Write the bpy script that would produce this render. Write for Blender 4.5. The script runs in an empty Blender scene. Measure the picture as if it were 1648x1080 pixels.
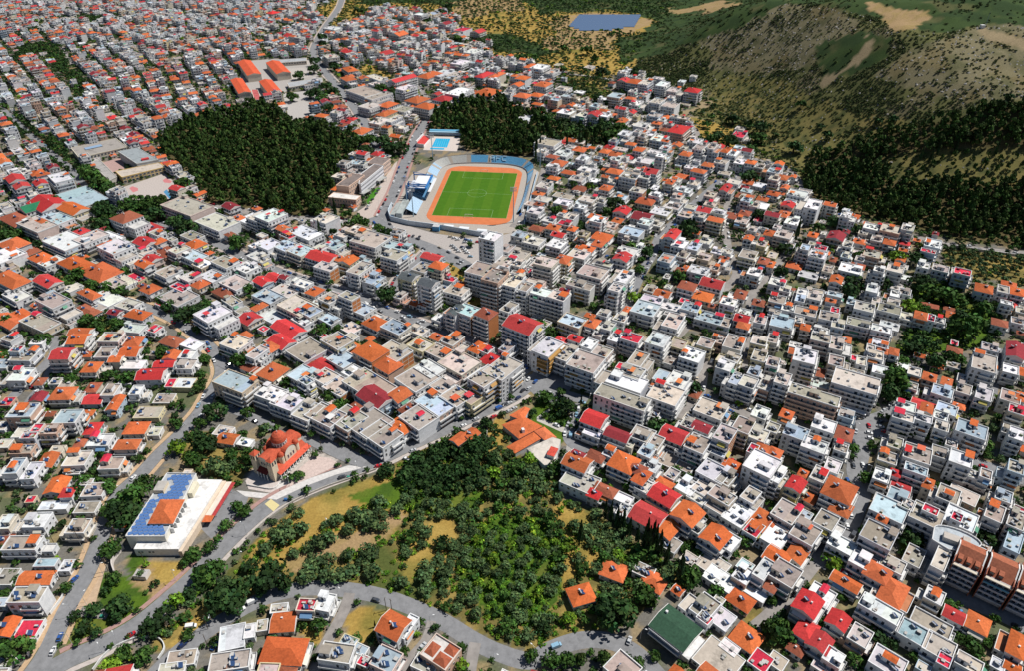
import bpy, math, random
import numpy as np
from mathutils import Vector
R = math.radians
S = bpy.context.scene
# ---------------------------------------------------------------- camera, sky, sun, exposure
F, TH, CH = 1150.0, R(35), 281.0
cam = bpy.data.cameras.new('camera')
cam.sensor_width = 36; cam.lens = F/1648*36; cam.clip_start = 1; cam.clip_end = 20000
camo = bpy.data.objects.new('camera', cam)
camo.location = (0, 0, CH); camo.rotation_euler = (R(90)-TH, 0, 0)
S.collection.objects.link(camo); S.camera = camo
SUN_AZ, SUN_EL = R(18), R(57)
w = bpy.data.worlds.new('World'); S.world = w; w.use_nodes = True
nt = w.node_tree; nt.nodes.clear()
sky = nt.nodes.new('ShaderNodeTexSky'); sky.sky_type = 'NISHITA'; sky.sun_disc = False
sky.sun_elevation = SUN_EL; sky.sun_rotation = R(90)-SUN_AZ; sky.dust_density = 0.4; sky.ozone_density = 3.0
bg = nt.nodes.new('ShaderNodeBackground'); bg.inputs[1].default_value = 0.055
wo = nt.nodes.new('ShaderNodeOutputWorld')
nt.links.new(sky.outputs[0], bg.inputs[0]); nt.links.new(bg.outputs[0], wo.inputs[0])
sl = bpy.data.lights.new('sun', 'SUN'); sl.energy = 5.0; sl.angle = R(0.5); sl.color = (1, 0.97, 0.92)
slo = bpy.data.objects.new('sun', sl); S.collection.objects.link(slo)
sv = Vector((math.cos(SUN_EL)*math.cos(SUN_AZ), math.cos(SUN_EL)*math.sin(SUN_AZ), math.sin(SUN_EL)))
slo.rotation_euler = sv.to_track_quat('Z', 'Y').to_euler(); slo.location = (0, 0, 500)
S.view_settings.view_transform = 'Standard'; S.view_settings.look = 'None'
S.view_settings.exposure = 0.0; S.view_settings.gamma = 1.0
S.cycles.max_bounces = 4; S.cycles.diffuse_bounces = 1; S.cycles.glossy_bounces = 2
S.cycles.transparent_max_bounces = 4; S.cycles.volume_bounces = 0
rnd = random.Random(7); npr = np.random.RandomState(7)

# ---------------------------------------------------------------- pixels (of the 1648 x 1080 photo) <-> world
cT, sT = math.cos(TH), math.sin(TH)
def rayd(px, py):
    u = (px-824)/F; v = (py-540)/F
    return (u, cT-v*sT, -sT-v*cT)
def G(px, py, z=0.0):
    d = rayd(px, py); t = (CH-z)/-d[2]
    return (d[0]*t, d[1]*t)
def PX(x, y, z=0.0):
    dz = z-CH; zc = y*cT-dz*sT; yc = y*sT+dz*cT
    zc = np.maximum(zc, 1.0) if isinstance(zc, np.ndarray) else max(zc, 1.0)
    return 824+F*x/zc, 540-F*yc/zc
def T(c, r, X, Y): return (412*c+X/4.0, 270*r+Y/4.0)

def vnoise(x, y, seed=0):
    xi = np.floor(x).astype(np.int64); yi = np.floor(y).astype(np.int64)
    fx = x-xi; fy = y-yi; fx = fx*fx*(3-2*fx); fy = fy*fy*(3-2*fy)
    def h(a, b):
        n = (a*374761393+b*668265263+seed*144665) & 0x7fffffff
        n = ((n ^ (n >> 13))*1274126177) & 0x7fffffff
        return ((n ^ (n >> 16)) & 0xffff)/65535.0
    return (h(xi, yi)*(1-fx)+h(xi+1, yi)*fx)*(1-fy)+(h(xi, yi+1)*(1-fx)+h(xi+1, yi+1)*fx)*fy
def fbm(x, y, s=0, o=4):
    t = 0; a = .5
    for i in range(o): t = t+a*vnoise(x*2**i, y*2**i, s+i*17); a *= .5
    return t
def inpoly(x, y, poly):
    r = np.zeros(np.shape(x), bool); n = len(poly)
    for i in range(n):
        x0, y0 = poly[i]; x1, y1 = poly[(i+1) % n]
        if y0 == y1: continue
        r ^= ((y0 > y) != (y1 > y)) & (x < (x1-x0)*(y-y0)/(y1-y0)+x0)
    return r
def polydist(x, y, pts):
    d = np.full(np.shape(x), 1e9)
    for (ax, ay), (bx, by) in zip(pts[:-1], pts[1:]):
        dx, dy = bx-ax, by-ay; t = np.clip(((x-ax)*dx+(y-ay)*dy)/(dx*dx+dy*dy), 0, 1)
        d = np.minimum(d, np.hypot(x-ax-t*dx, y-ay-t*dy))
    return d
# terrain height: flat town, hills rising to the upper right of a base line
BASEPX = [(1075, -60), (1050, 20), (1010, 75), (985, 105), (1010, 118), (1060, 135), (1125, 165), (1150, 200), (1205, 238),
          (1290, 290), (1330, 332), (1450, 365), (1540, 388), (1648, 405), (1900, 440)]
BASE = [(150.0, 4500.0)]+[G(*p) for p in BASEPX]
BASEW = BASE+[(6000.0, 500.0), (6000.0, 4500.0)]
BUMPS = [(350, 1010, 190, 48), (610, 900, 200, 56), (900, 700, 260, 58), (480, 760, 130, 12), (250, 1250, 160, 10), (1300, 1500, 500, 60)]
def hgt(x, y):
    x = np.asarray(x, float); y = np.asarray(y, float)
    ins = inpoly(x, y, BASEW)
    if not ins.any(): return np.zeros(x.shape)
    d = polydist(x, y, BASE)*ins
    s = np.clip(d/190.0, 0, 1); s = s*s*(3-2*s)
    h = 14+0*x
    for bx, by, sg, a in BUMPS: h = h+a*np.exp(-((x-bx)**2+(y-by)**2)/(2*sg*sg))
    h = h+(fbm(x/70+9, y/70+3, 5)-.5)*16+(fbm(x/18, y/18, 8, 2)-.4)*2.0
    return h*s
def hz(x, y): return float(hgt(np.array([x]), np.array([y]))[0])
def GT(px, py):
    d = rayd(px, py); t = 150.0; n = 0
    g = CH/-d[2] if d[2] < -1e-3 else 4000
    ts = np.arange(120, min(g, 5000)+6, 5.0)
    z = CH+ts*d[2]; hh = hgt(ts*d[0], ts*d[1])
    k = np.nonzero(z <= hh)[0]
    t = ts[k[0]] if len(k) else g
    if len(k) and k[0] > 0:
        a = k[0]-1; e0 = z[a]-hh[a]; e1 = hh[a+1]-z[a+1]; t = ts[a]+5*e0/max(1e-6, e0+e1)
    if not len(k): return (d[0]*g, d[1]*g, 0.0)
    return (d[0]*t, d[1]*t, max(0.0, CH+t*d[2]))

# ---------------------------------------------------------------- materials
M = {}
def mk(name, col=None, rough=.85, spec=.3, metal=0, var=.25, scale=.6, stain=0, bump=0, rnd_obj=0):
    m = bpy.data.materials.new(name); m.use_nodes = True; n = m.node_tree.nodes; l = m.node_tree.links
    b = n['Principled BSDF']; b.inputs['Roughness'].default_value = rough; b.inputs['Metallic'].default_value = metal
    b.inputs['Specular IOR Level'].default_value = spec
    if col is None:
        a = n.new('ShaderNodeAttribute'); a.attribute_name = 'Col'; src = a.outputs['Color']
    else:
        a = n.new('ShaderNodeRGB'); a.outputs[0].default_value = (*col, 1); src = a.outputs[0]
    if rnd_obj:
        oi = n.new('ShaderNodeObjectInfo'); hs = n.new('ShaderNodeHueSaturation')
        mr = n.new('ShaderNodeMapRange'); mr.inputs[3].default_value = 1-rnd_obj; mr.inputs[4].default_value = 1+rnd_obj
        l.new(oi.outputs['Random'], mr.inputs[0]); l.new(mr.outputs[0], hs.inputs['Value']); l.new(src, hs.inputs['Color']); src = hs.outputs[0]
    if var:
        g = n.new('ShaderNodeNewGeometry')
        no = n.new('ShaderNodeTexNoise'); no.inputs['Scale'].default_value = scale; no.inputs['Detail'].default_value = 4
        no.inputs['Roughness'].default_value = .65
        l.new(g.outputs['Position'], no.inputs['Vector'])
        mr = n.new('ShaderNodeMapRange'); mr.inputs[1].default_value = .3; mr.inputs[2].default_value = .7
        mr.inputs[3].default_value = 1-var; mr.inputs[4].default_value = 1+var*.5
        l.new(no.outputs['Fac'], mr.inputs[0])
        mx = n.new('ShaderNodeVectorMath'); mx.operation = 'SCALE'
        l.new(src, mx.inputs[0]); l.new(mr.outputs[0], mx.inputs['Scale']); src = mx.outputs[0]
        if stain:
            n2 = n.new('ShaderNodeTexNoise'); n2.inputs['Scale'].default_value = .16; n2.inputs['Detail'].default_value = 6
            n2.inputs['Roughness'].default_value = .7
            l.new(g.outputs['Position'], n2.inputs['Vector'])
            m2 = n.new('ShaderNodeMapRange'); m2.inputs[1].default_value = .52; m2.inputs[2].default_value = .66
            m2.inputs[3].default_value = 1; m2.inputs[4].default_value = 1-stain
            l.new(n2.outputs['Fac'], m2.inputs[0]); mx2 = n.new('ShaderNodeVectorMath'); mx2.operation = 'SCALE'
            l.new(src, mx2.inputs[0]); l.new(m2.outputs[0], mx2.inputs['Scale']); src = mx2.outputs[0]
        if bump:
            bp = n.new('ShaderNodeBump'); bp.inputs['Strength'].default_value = bump; bp.inputs['Distance'].default_value = .3
            l.new(no.outputs['Fac'], bp.inputs['Height']); l.new(bp.outputs[0], b.inputs['Normal'])
    l.new(src, b.inputs['Base Color']); M[name] = m; return m
mk('wall', None, .9, .2, var=.14, scale=.5, stain=.12)
mk('conc', None, .95, .15, var=.16, scale=.55, stain=.38)
mk('tile', None, .85, .2, var=.3, scale=1.1, stain=.22)
mk('paint', None, .6, .3, var=.1, scale=2)
mk('shutter', (.20, .19, .18), .6, .3, var=0)
mk('glass', (.035, .045, .06), .15, .5, var=0)
mk('solar', (.022, .055, .14), .35, .4, var=.25, scale=3)
mk('metal', (.62, .64, .66), .35, .5, metal=.3, var=.1)
mk('asphalt', (.235, .235, .24), .92, .2, var=.2, scale=.35, stain=.22)
mk('lane', (.29, .265, .245), .92, .2, var=.25, scale=.2, stain=.15)
mk('pave', None, .9, .2, var=.2, scale=.7)
mk('white', (.78, .78, .76), .6, .3, var=.08)
mk('bark', (.10, .075, .05), .95, .1, var=.2)
mk('leaf', None, .75, .15, var=0, rnd_obj=.28)
mk('leafs', None, .75, .15, var=0)
mk('water', (.03, .42, .66), .08, .5, var=.12, scale=.4)
mk('carpaint', None, .25, .5, var=0)
mk('rubber', (.02, .02, .02), .8, .2, var=0)
mk('turf', None, .9, .1, var=.12, scale=.25)
mk('clay', (.60, .185, .075), .95, .1, var=.14, scale=.15)
mk('screen', (.02, .02, .025), .4, .5, var=0)

# ---------------------------------------------------------------- mesh builder
class MB:
    def __init__(s): s.v = []; s.f = []; s.m = []; s.c = []
    def face(s, pts, m, c=(.5, .5, .5)):
        k = len(s.v); s.v.extend(pts); s.f.append(tuple(range(k, k+len(pts)))); s.m.append(m); s.c.append(c)
    def box(s, x0, y0, z0, x1, y1, z1, m, c=(.5, .5, .5), tm=None, tc=None, bottom=False):
        k = len(s.v)
        s.v.extend([(x0, y0, z0), (x1, y0, z0), (x1, y1, z0), (x0, y1, z0), (x0, y0, z1), (x1, y0, z1), (x1, y1, z1), (x0, y1, z1)])
        for q in ((0, 1, 5, 4), (1, 2, 6, 5), (2, 3, 7, 6), (3, 0, 4, 7)): s.f.append(tuple(k+i for i in q)); s.m.append(m); s.c.append(c)
        s.f.append((k+4, k+5, k+6, k+7)); s.m.append(tm or m); s.c.append(tc or c)
        if bottom: s.f.append((k+3, k+2, k+1, k)); s.m.append(m); s.c.append(c)
        return s
    def prism(s, poly, z0, z1, m, c=(.5, .5, .5), tm=None, tc=None):
        a = sum(p[0]*q[1]-q[0]*p[1] for p, q in zip(poly, poly[1:]+poly[:1]))
        if a < 0: poly = poly[::-1]
        n = len(poly)
        for i in range(n):
            p, q = poly[i], poly[(i+1) % n]; s.face([(p[0], p[1], z0), (q[0], q[1], z0), (q[0], q[1], z1), (p[0], p[1], z1)], m, c)
        s.face([(p[0], p[1], z1) for p in poly], tm or m, tc or c); return s
    def obox(s, cx, cy, z0, w, d, h, ang, m, c=(.5, .5, .5), tm=None, tc=None):
        ca, sa = math.cos(ang), math.sin(ang)
        pts = [(cx+ca*x-sa*y, cy+sa*x+ca*y) for x, y in ((-w/2, -d/2), (w/2, -d/2), (w/2, d/2), (-w/2, d/2))]
        return s.prism(pts, z0, z0+h, m, c, tm, tc)
    def tube(s, p, q, r0, r1, n, m, c=(.5, .5, .5), cap=True):
        p = Vector(p); q = Vector(q); d = (q-p).normalized(); a = d.orthogonal().normalized(); b = d.cross(a)
        P = [tuple(p+(a*math.cos(t)+b*math.sin(t))*r0) for t in [2*math.pi*i/n for i in range(n)]]
        Q = [tuple(q+(a*math.cos(t)+b*math.sin(t))*r1) for t in [2*math.pi*i/n for i in range(n)]]
        for i in range(n): s.face([P[i], P[(i+1) % n], Q[(i+1) % n], Q[i]], m, c)
        if cap: s.face(Q, m, c); s.face(P[::-1], m, c)
        return s
    def lathe(s, cx, cy, prof, n, m, c=(.5, .5, .5)):
        for (r0, z0), (r1, z1) in zip(prof[:-1], prof[1:]):
            for i in range(n):
                a, b = 2*math.pi*i/n, 2*math.pi*(i+1)/n
                if r1 < 1e-3: s.face([(cx+r0*math.cos(a), cy+r0*math.sin(a), z0), (cx+r0*math.cos(b), cy+r0*math.sin(b), z0), (cx, cy, z1)], m, c)
                else: s.face([(cx+r0*math.cos(a), cy+r0*math.sin(a), z0), (cx+r0*math.cos(b), cy+r0*math.sin(b), z0), (cx+r1*math.cos(b), cy+r1*math.sin(b), z1), (cx+r1*math.cos(a), cy+r1*math.sin(a), z1)], m, c)
        return s
    def add(s, o, x=0, y=0, z=0, ang=0):
        k = len(s.v); ca, sa = math.cos(ang), math.sin(ang)
        s.v.extend([(x+ca*p[0]-sa*p[1], y+sa*p[0]+ca*p[1], z+p[2]) for p in o.v])
        s.f.extend([tuple(i+k for i in f) for f in o.f]); s.m.extend(o.m); s.c.extend(o.c); return s
def npmesh(name, v, sizes, loops, mi, mats, col=None):
    me = bpy.data.meshes.new(name); me.vertices.add(len(v)); me.vertices.foreach_set('co', np.asarray(v, np.float32).ravel())
    sizes = np.asarray(sizes, np.int32); loops = np.asarray(loops, np.int32)
    me.loops.add(len(loops)); me.loops.foreach_set('vertex_index', loops)
    st = np.concatenate([[0], np.cumsum(sizes)[:-1]]).astype(np.int32)
    me.polygons.add(len(sizes)); me.polygons.foreach_set('loop_start', st)
    me.polygons.foreach_set('material_index', np.asarray(mi, np.int32))
    me.polygons.foreach_set('use_smooth', np.zeros(len(sizes), bool))
    for m in mats: me.materials.append(m)
    me.update(calc_edges=True)
    if col is not None:
        c = np.asarray(col, np.float32); c = np.concatenate([c, np.ones((len(c), 1), np.float32)], 1)
        at = me.color_attributes.new('Col', 'FLOAT_COLOR', 'CORNER'); at.data.foreach_set('color', np.repeat(c, sizes, 0).ravel())
    return me
def mesh(name, b):
    names = sorted(set(b.m)); ix = {k: i for i, k in enumerate(names)}
    return npmesh(name, b.v, [len(f) for f in b.f], [i for f in b.f for i in f], [ix[k] for k in b.m], [M[k] for k in names],
                  b.c if any(k in ('wall', 'conc', 'tile', 'paint', 'pave', 'carpaint', 'turf', 'leaf', 'leafs') for k in names) else None)
LK = S.collection.objects.link
def obj(name, b, parent=None, loc=None, rz=0, label=None):
    me = b if isinstance(b, bpy.types.Mesh) else mesh(name, b)
    o = bpy.data.objects.new(name, me); LK(o)
    if parent is not None: o.parent = parent
    if loc is not None: o.location = loc
    if rz: o.rotation_euler = (0, 0, rz)
    if label: o['label'] = label
    return o
def thing(name, label, cat, loc=(0, 0, 0), rz=0, group=None):
    o = bpy.data.objects.new(name, None); LK(o); o.location = loc; o.rotation_euler = (0, 0, rz); o.empty_display_size = 1
    o['label'] = label; o['category'] = cat
    if group: o['group'] = group
    return o
def struct(name, b, kind='structure', label=None):
    o = obj(name, b); o['kind'] = kind
    if label: o['label'] = label
    return o
# ---------------------------------------------------------------- land cover classes (colour of the ground itself)
# each: class, polygon in photo pixels
CLS = {'urban': (.165, .155, .135), 'dry': (.36, .235, .06), 'tan': (.36, .245, .125), 'lush': (.085, .15, .015), 'scrub': (.13, .13, .048),
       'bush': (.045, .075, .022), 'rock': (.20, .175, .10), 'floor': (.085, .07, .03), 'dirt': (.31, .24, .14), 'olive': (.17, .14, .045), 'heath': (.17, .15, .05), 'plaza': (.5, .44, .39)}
LAND = [
 ('scrub', [(1075, -300), (1050, 20), (1000, 75), (950, 105), (1000, 122), (1060, 140), (1125, 170), (1150, 200), (1205, 240), (1290, 287), (1330, 330), (1400, 352), (1520, 383), (1648, 400), (2600, 480), (2600, -300)]),
 ('dry', [(528, 25), (535, -300), (1080, -300), (1060, 60), (1000, 120), (935, 125), (880, 108), (850, 98), (800, 88), (775, 62), (745, 50), (735, 24), (690, 18), (640, 15), (590, 28), (560, 32), (545, 62)]),
 ('bush', [(560, -300), (545, 3), (700, 8), (800, 11), (850, 4), (870, 20), (940, 22), (1000, 20), (1060, 30), (1040, 45), (990, 68), (1010, 80), (1090, 75), (1180, 50), (1250, 12), (1330, 8), (1400, 28), (1530, 52), (1600, 40), (1648, 52), (2600, 100), (2600, -300)]),
 ('bush', [(748, 55), (790, 50), (840, 62), (885, 72), (865, 88), (830, 86), (800, 84), (775, 64)]),
 ('bush', [(830, 92), (870, 78), (915, 75), (900, 88), (850, 98)]), ('bush', [(980, 72), (1060, 55), (1120, 58), (1060, 95), (1000, 98)]),
 ('bush', [(704, 2), (742, 4), (740, 22), (712, 16)]),
 ('tan', [(740, -2), (830, -5), (838, 14), (790, 20), (750, 30)]),
 ('tan', [(1068, 8), (1108, 23), (1150, 18), (1192, 3), (1160, -2), (1110, 10)]),
 ('tan', [(1402, 4), (1422, 8), (1440, 14), (1486, 18), (1496, 30), (1484, 45), (1452, 46), (1430, 30)]),
 ('tan', [(884, 36), (905, 30), (960, 24), (1055, 28), (1052, 34), (1010, 52), (985, 68), (960, 84), (900, 78), (875, 70), (898, 56)]),
 ('heath', [(1125, 165), (1180, 120), (1260, 130), (1330, 160), (1420, 190), (1480, 200), (1400, 240), (1320, 270), (1280, 265), (1230, 240), (1160, 200)]),
 ('dry', [(1125, 188), (1160, 196), (1205, 232), (1215, 252), (1160, 240), (1128, 212)]), ('heath', [(1236, 222), (1300, 240), (1320, 255), (1290, 290), (1250, 258)]),
 ('rock', [(1120, 70), (1190, 40), (1250, 8), (1345, 12), (1400, 42), (1380, 80), (1300, 100), (1240, 118), (1150, 110)]),
 ('rock', [(1400, 120), (1470, 75), (1560, 52), (1605, 40), (1760, 60), (1760, 150), (1560, 165), (1450, 140)]),
 ('bush', [(1312, 75), (1355, 62), (1400, 50), (1440, 58), (1430, 90), (1370, 120), (1320, 118)]),
 ('dirt', [(1318, 130), (1350, 112), (1400, 72), (1405, 58), (1412, 66), (1404, 82), (1360, 116), (1322, 140)]),
 ('dirt', [(1582, 45), (1620, 55), (1680, 70), (1760, 84), (1760, 92), (1650, 80), (1600, 66)]),
 ('dirt', [(1095, 180), (1118, 178), (1138, 152), (1146, 160), (1122, 200), (1128, 214), (1106, 190)]),
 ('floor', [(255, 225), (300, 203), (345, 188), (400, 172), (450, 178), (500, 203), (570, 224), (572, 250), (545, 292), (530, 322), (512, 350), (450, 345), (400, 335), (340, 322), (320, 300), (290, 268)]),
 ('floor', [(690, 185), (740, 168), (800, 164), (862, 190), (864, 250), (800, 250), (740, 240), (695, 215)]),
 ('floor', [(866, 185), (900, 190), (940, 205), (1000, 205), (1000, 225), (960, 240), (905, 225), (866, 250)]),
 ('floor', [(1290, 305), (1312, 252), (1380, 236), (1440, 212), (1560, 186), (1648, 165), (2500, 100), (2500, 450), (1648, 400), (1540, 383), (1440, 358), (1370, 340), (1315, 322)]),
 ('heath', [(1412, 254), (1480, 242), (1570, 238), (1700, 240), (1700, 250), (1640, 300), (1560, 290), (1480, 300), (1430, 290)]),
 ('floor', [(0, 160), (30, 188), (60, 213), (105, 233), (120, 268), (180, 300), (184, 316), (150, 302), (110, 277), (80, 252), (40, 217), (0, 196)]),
 ('floor', [(20, 82), (60, 70), (100, 72), (104, 83), (60, 90), (24, 100)]), ('floor', [(94, 84), (112, 88), (124, 125), (140, 160), (128, 164), (104, 130)]), ('floor', [(50, 50), (76, 47), (80, 58), (58, 62)]), ('floor', [(120, 28), (150, 26), (158, 36), (128, 44)]),
 ('floor', [(196, 330), (225, 320), (262, 322), (268, 344), (240, 362), (200, 350), (180, 378), (150, 372), (148, 342), (165, 325)]),
 ('dry', [(548, 128), (575, 106), (600, 108), (625, 122), (610, 134), (560, 130)]), ('dry', [(620, 125), (640, 120), (636, 142), (622, 142)]),
 ('olive', [(910, 122), (950, 120), (992, 135), (985, 165), (940, 160), (915, 150)]),
 ('olive', [(1515, 400), (1560, 402), (1700, 425), (1700, 470), (1600, 452), (1530, 445)]),
 ('lush', [(1455, 466), (1500, 452), (1540, 470), (1565, 480), (1600, 500), (1600, 550), (1560, 565), (1450, 570), (1462, 520)]),
 ('floor', [(1425, 590), (1455, 590), (1462, 640), (1440, 662), (1424, 640)]),
 ('olive', [(90, 440), (130, 435), (205, 465), (208, 478), (150, 470), (95, 458)]), ('olive', [(250, 475), (300, 495), (335, 520), (320, 535), (270, 510)]),
 ('olive', [(115, 505), (180, 500), (200, 540), (140, 545)]), ('olive', [(0, 360), (30, 365), (45, 388), (0, 395)]),
 ('olive', [(530, 535), (600, 560), (640, 570), (610, 590), (560, 570)]), ('dry', [(745, 430), (775, 428), (790, 500), (760, 500), (715, 425), (700, 405), (712, 408)]),
 # the grove and its dry field
 ('olive', [(395, 885), (430, 852), (500, 802), (600, 768), (640, 745), (668, 702), (735, 700), (790, 722), (800, 690), (845, 735), (870, 752), (905, 772), (900, 800), (960, 825), (1000, 860), (1040, 885), (1085, 905), (1100, 940), (1060, 950), (1035, 985), (1000, 1010), (935, 1022), (860, 1052), (800, 1036), (730, 995), (650, 965), (560, 942), (480, 940), (430, 950), (380, 972), (340, 1000), (250, 1055), (240, 1030), (330, 960)]),
 ('dry', [(405, 880), (435, 852), (500, 805), (600, 770), (650, 780), (655, 830), (600, 860), (560, 900), (500, 900), (440, 910), (395, 905)]),
 ('tan', [(480, 890), (520, 860), (560, 862), (640, 820), (655, 835), (600, 885), (540, 905), (470, 925), (455, 905)]),
 ('dry', [(670, 850), (730, 830), (740, 880), (700, 930), (650, 940), (640, 900)]), ('dry', [(890, 800), (960, 830), (1000, 870), (980, 900), (930, 925), (905, 960), (890, 900)]),
 ('lush', [(560, 800), (640, 770), (700, 790), (780, 790), (770, 830), (690, 820), (600, 820)]),
 ('lush', [(735, 890), (800, 830), (870, 840), (910, 870), (900, 960), (860, 1010), (790, 990), (740, 950)]),
 ('dry', [(785, 690), (810, 662), (812, 680), (830, 700), (812, 715), (800, 730), (786, 712)]),
 ('dry', [(270, 1040), (320, 985), (345, 950), (350, 975), (365, 985), (330, 1010), (280, 1050)]),
 ('lush', [(105, 1035), (118, 1000), (155, 980), (165, 920), (205, 930), (250, 968), (215, 1005), (150, 1035), (118, 1045)]),
 ('tan', [(205, 905), (250, 905), (268, 945), (245, 968), (215, 940)]), ('lush', [(205, 895), (235, 895), (215, 930), (203, 922)]), ('dry', [(240, 905), (290, 905), (308, 922), (275, 945), (255, 940)]),
 ('dry', [(555, 990), (580, 975), (625, 985), (610, 1035), (560, 1040)]), ('dry', [(480, 1000), (530, 985), (520, 1030), (490, 1050)]),
 ('lush', [(860, 650), (905, 630), (922, 690), (900, 720), (862, 690), (850, 670)]), ('plaza', [(440, 772), (505, 725), (545, 740), (490, 785), (440, 800), (400, 770), (405, 755)]),
 ('olive', [(300, 700), (350, 690), (400, 715), (410, 740), (380, 790), (320, 765), (290, 740)]),
 ('olive', [(1180, 965), (1240, 985), (1285, 1000), (1270, 1050), (1215, 1040)]), ('lush', [(1330, 880), (1370, 890), (1380, 920), (1330, 910)]), ('lush', [(1440, 850), (1500, 845), (1510, 880), (1450, 890)]),
]
CN = list(CLS)
def classify(px, py, x, y):
    fr = np.clip((y-560)/300, 0, 1); qx = px+(fbm(x/9, y/9, 31, 3)-.45)*9+fr*(fbm(x/55, y/55, 41, 4)-.47)*70; qy = py+(fbm(x/9+40, y/9, 37, 3)-.45)*6+fr*(fbm(x/55+9, y/55, 43, 4)-.47)*22
    c = np.zeros(px.shape, np.int32)
    for n, pl in LAND:
        xs = [p[0] for p in pl]; ys = [p[1] for p in pl]
        mkk = (qx > min(xs)) & (qx < max(xs)) & (qy > min(ys)) & (qy < max(ys))
        if mkk.any():
            i = np.nonzero(mkk); c[i] = np.where(inpoly(qx[i], qy[i], pl), CN.index(n), c[i])
    return c
def axis(lo, hi, fine_lo, fine_hi, f, s, far):
    a = [fine_lo]
    while a[-1] < fine_hi: a.append(a[-1]+f)
    while a[-1] < hi: a.append(a[-1]+s)
    g = s
    while a[-1] < far: g *= 1.35; a.append(a[-1]+g)
    b = [fine_lo]
    while b[-1] > lo: b.append(b[-1]-s)
    g = s
    while b[-1] > -far: g *= 1.35; b.append(b[-1]-g)
    return np.array(b[:0:-1]+a)
gx = axis(-1250, 1150, -260, 300, 2.0, 4.5, 9000); gy = axis(90, 1720, 110, 470, 2.0, 4.5, 9000)
GX, GY = np.meshgrid(gx, gy); GZ = hgt(GX, GY)
ppx, ppy = PX(GX, GY, GZ)
front = GY > 60
ppx = np.where(front, ppx, 824+GX*2.5); ppy = np.where(front, ppy, 3000)
cc = classify(ppx, ppy, GX, GY)
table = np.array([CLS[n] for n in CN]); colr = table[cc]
# natural variation of cover inside each class
n1 = fbm(GX/6, GY/6, 3, 4)[..., None]; n2 = fbm(GX/26, GY/26, 13, 3)[..., None]; n3 = fbm(GX/13, GY/16, 23, 3)[..., None]
def blend(name, other, amt, noise, lo, hi):
    global colr
    k = (cc == CN.index(name))[..., None]; t = np.clip((noise-lo)/(hi-lo), 0, 1)*amt
    colr = np.where(k, colr*(1-t)+np.array(other)*t, colr)
blend('urban', (.10, .12, .045), .75, n2, .46, .55); blend('urban', (.34, .25, .13), .7, n1, .5, .6)
blend('dry', (.42, .29, .08), .7, n1, .42, .55); blend('dry', (.13, .14, .03), .6, n2, .5, .6)
blend('tan', (.30, .22, .08), .6, n1, .45, .55); blend('scrub', (.07, .08, .03), .6, n3, .43, .52); blend('scrub', (.20, .16, .10), .55, n2, .5, .6)
blend('bush', (.028, .052, .018), .8, n3, .40, .5); blend('bush', (.13, .12, .05), .6, n2, .54, .62); blend('rock', (.08, .085, .035), .7, n3, .46, .54); blend('rock', (.17, .135, .06), .7, n2, .42, .55)
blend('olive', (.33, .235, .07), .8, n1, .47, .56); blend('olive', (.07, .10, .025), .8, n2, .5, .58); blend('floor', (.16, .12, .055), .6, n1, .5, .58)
blend('heath', (.23, .18, .065), .8, n3, .5, .6); blend('heath', (.055, .07, .025), .8, n1, .48, .56); blend('lush', (.045, .09, .015), .7, n1, .42, .52); blend('lush', (.17, .17, .035), .5, n2, .5, .6)
ny, nx = GX.shape; idx = np.arange(nx*ny).reshape(ny, nx)
q = np.stack([idx[:-1, :-1], idx[:-1, 1:], idx[1:, 1:], idx[1:, :-1]], -1).reshape(-1, 4)
me = bpy.data.meshes.new('ground'); V = np.stack([GX, GY, GZ], -1).reshape(-1, 3).astype(np.float32)
me.vertices.add(len(V)); me.vertices.foreach_set('co', V.ravel()); me.loops.add(q.size); me.loops.foreach_set('vertex_index', q.ravel().astype(np.int32))
me.polygons.add(len(q)); me.polygons.foreach_set('loop_start', np.arange(0, q.size, 4, dtype=np.int32))
me.update(calc_edges=True)
at = me.color_attributes.new('Col', 'FLOAT_COLOR', 'POINT')
at.data.foreach_set('color', np.concatenate([colr.reshape(-1, 3), np.ones((nx*ny, 1))], 1).astype(np.float32).ravel())
me.polygons.foreach_set('use_smooth', np.ones(len(q), bool))
mk('soil', None, .95, .1, var=.3, scale=.8, bump=.25)
me.materials.append(M['soil']); go = bpy.data.objects.new('ground', me); LK(go); go['kind'] = 'structure'

# ---------------------------------------------------------------- occupancy of the ground, 1 m cells
OX, OY, OW, OH = -1300, 90, 2500, 1640
occ = np.zeros((OH, OW), np.uint8)   # 0 free, 1 road, 2 building, 3 not town, 4 paved place
cx_, cy_ = np.meshgrid(np.arange(OW)+OX+.5, np.arange(OH)+OY+.5)
czz = hgt(cx_, cy_); cpx, cpy = PX(cx_, cy_, czz)
ocls = classify(cpx, cpy, cx_, cy_); occ[ocls > 0] = 3
INFRAME = (cpx > -70) & (cpx < 1718) & (cpy > -45) & (cpy < 1150)
def rect_cells(x, y, w, d, a):
    r = math.hypot(w, d)/2+1; i0 = max(0, int(x-r-OX)); i1 = min(OW, int(x+r-OX)+1); j0 = max(0, int(y-r-OY)); j1 = min(OH, int(y+r-OY)+1)
    if i1 <= i0 or j1 <= j0: return None
    X = cx_[j0:j1, i0:i1]-x; Y = cy_[j0:j1, i0:i1]-y; ca, sa = math.cos(a), math.sin(a)
    k = (np.abs(ca*X+sa*Y) <= w/2) & (np.abs(-sa*X+ca*Y) <= d/2)
    return (slice(j0, j1), slice(i0, i1)), k
def mark(x, y, w, d, a, val=2):
    r = rect_cells(x, y, w, d, a)
    if r: v = occ[r[0]]; v[r[1]] = val
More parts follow.
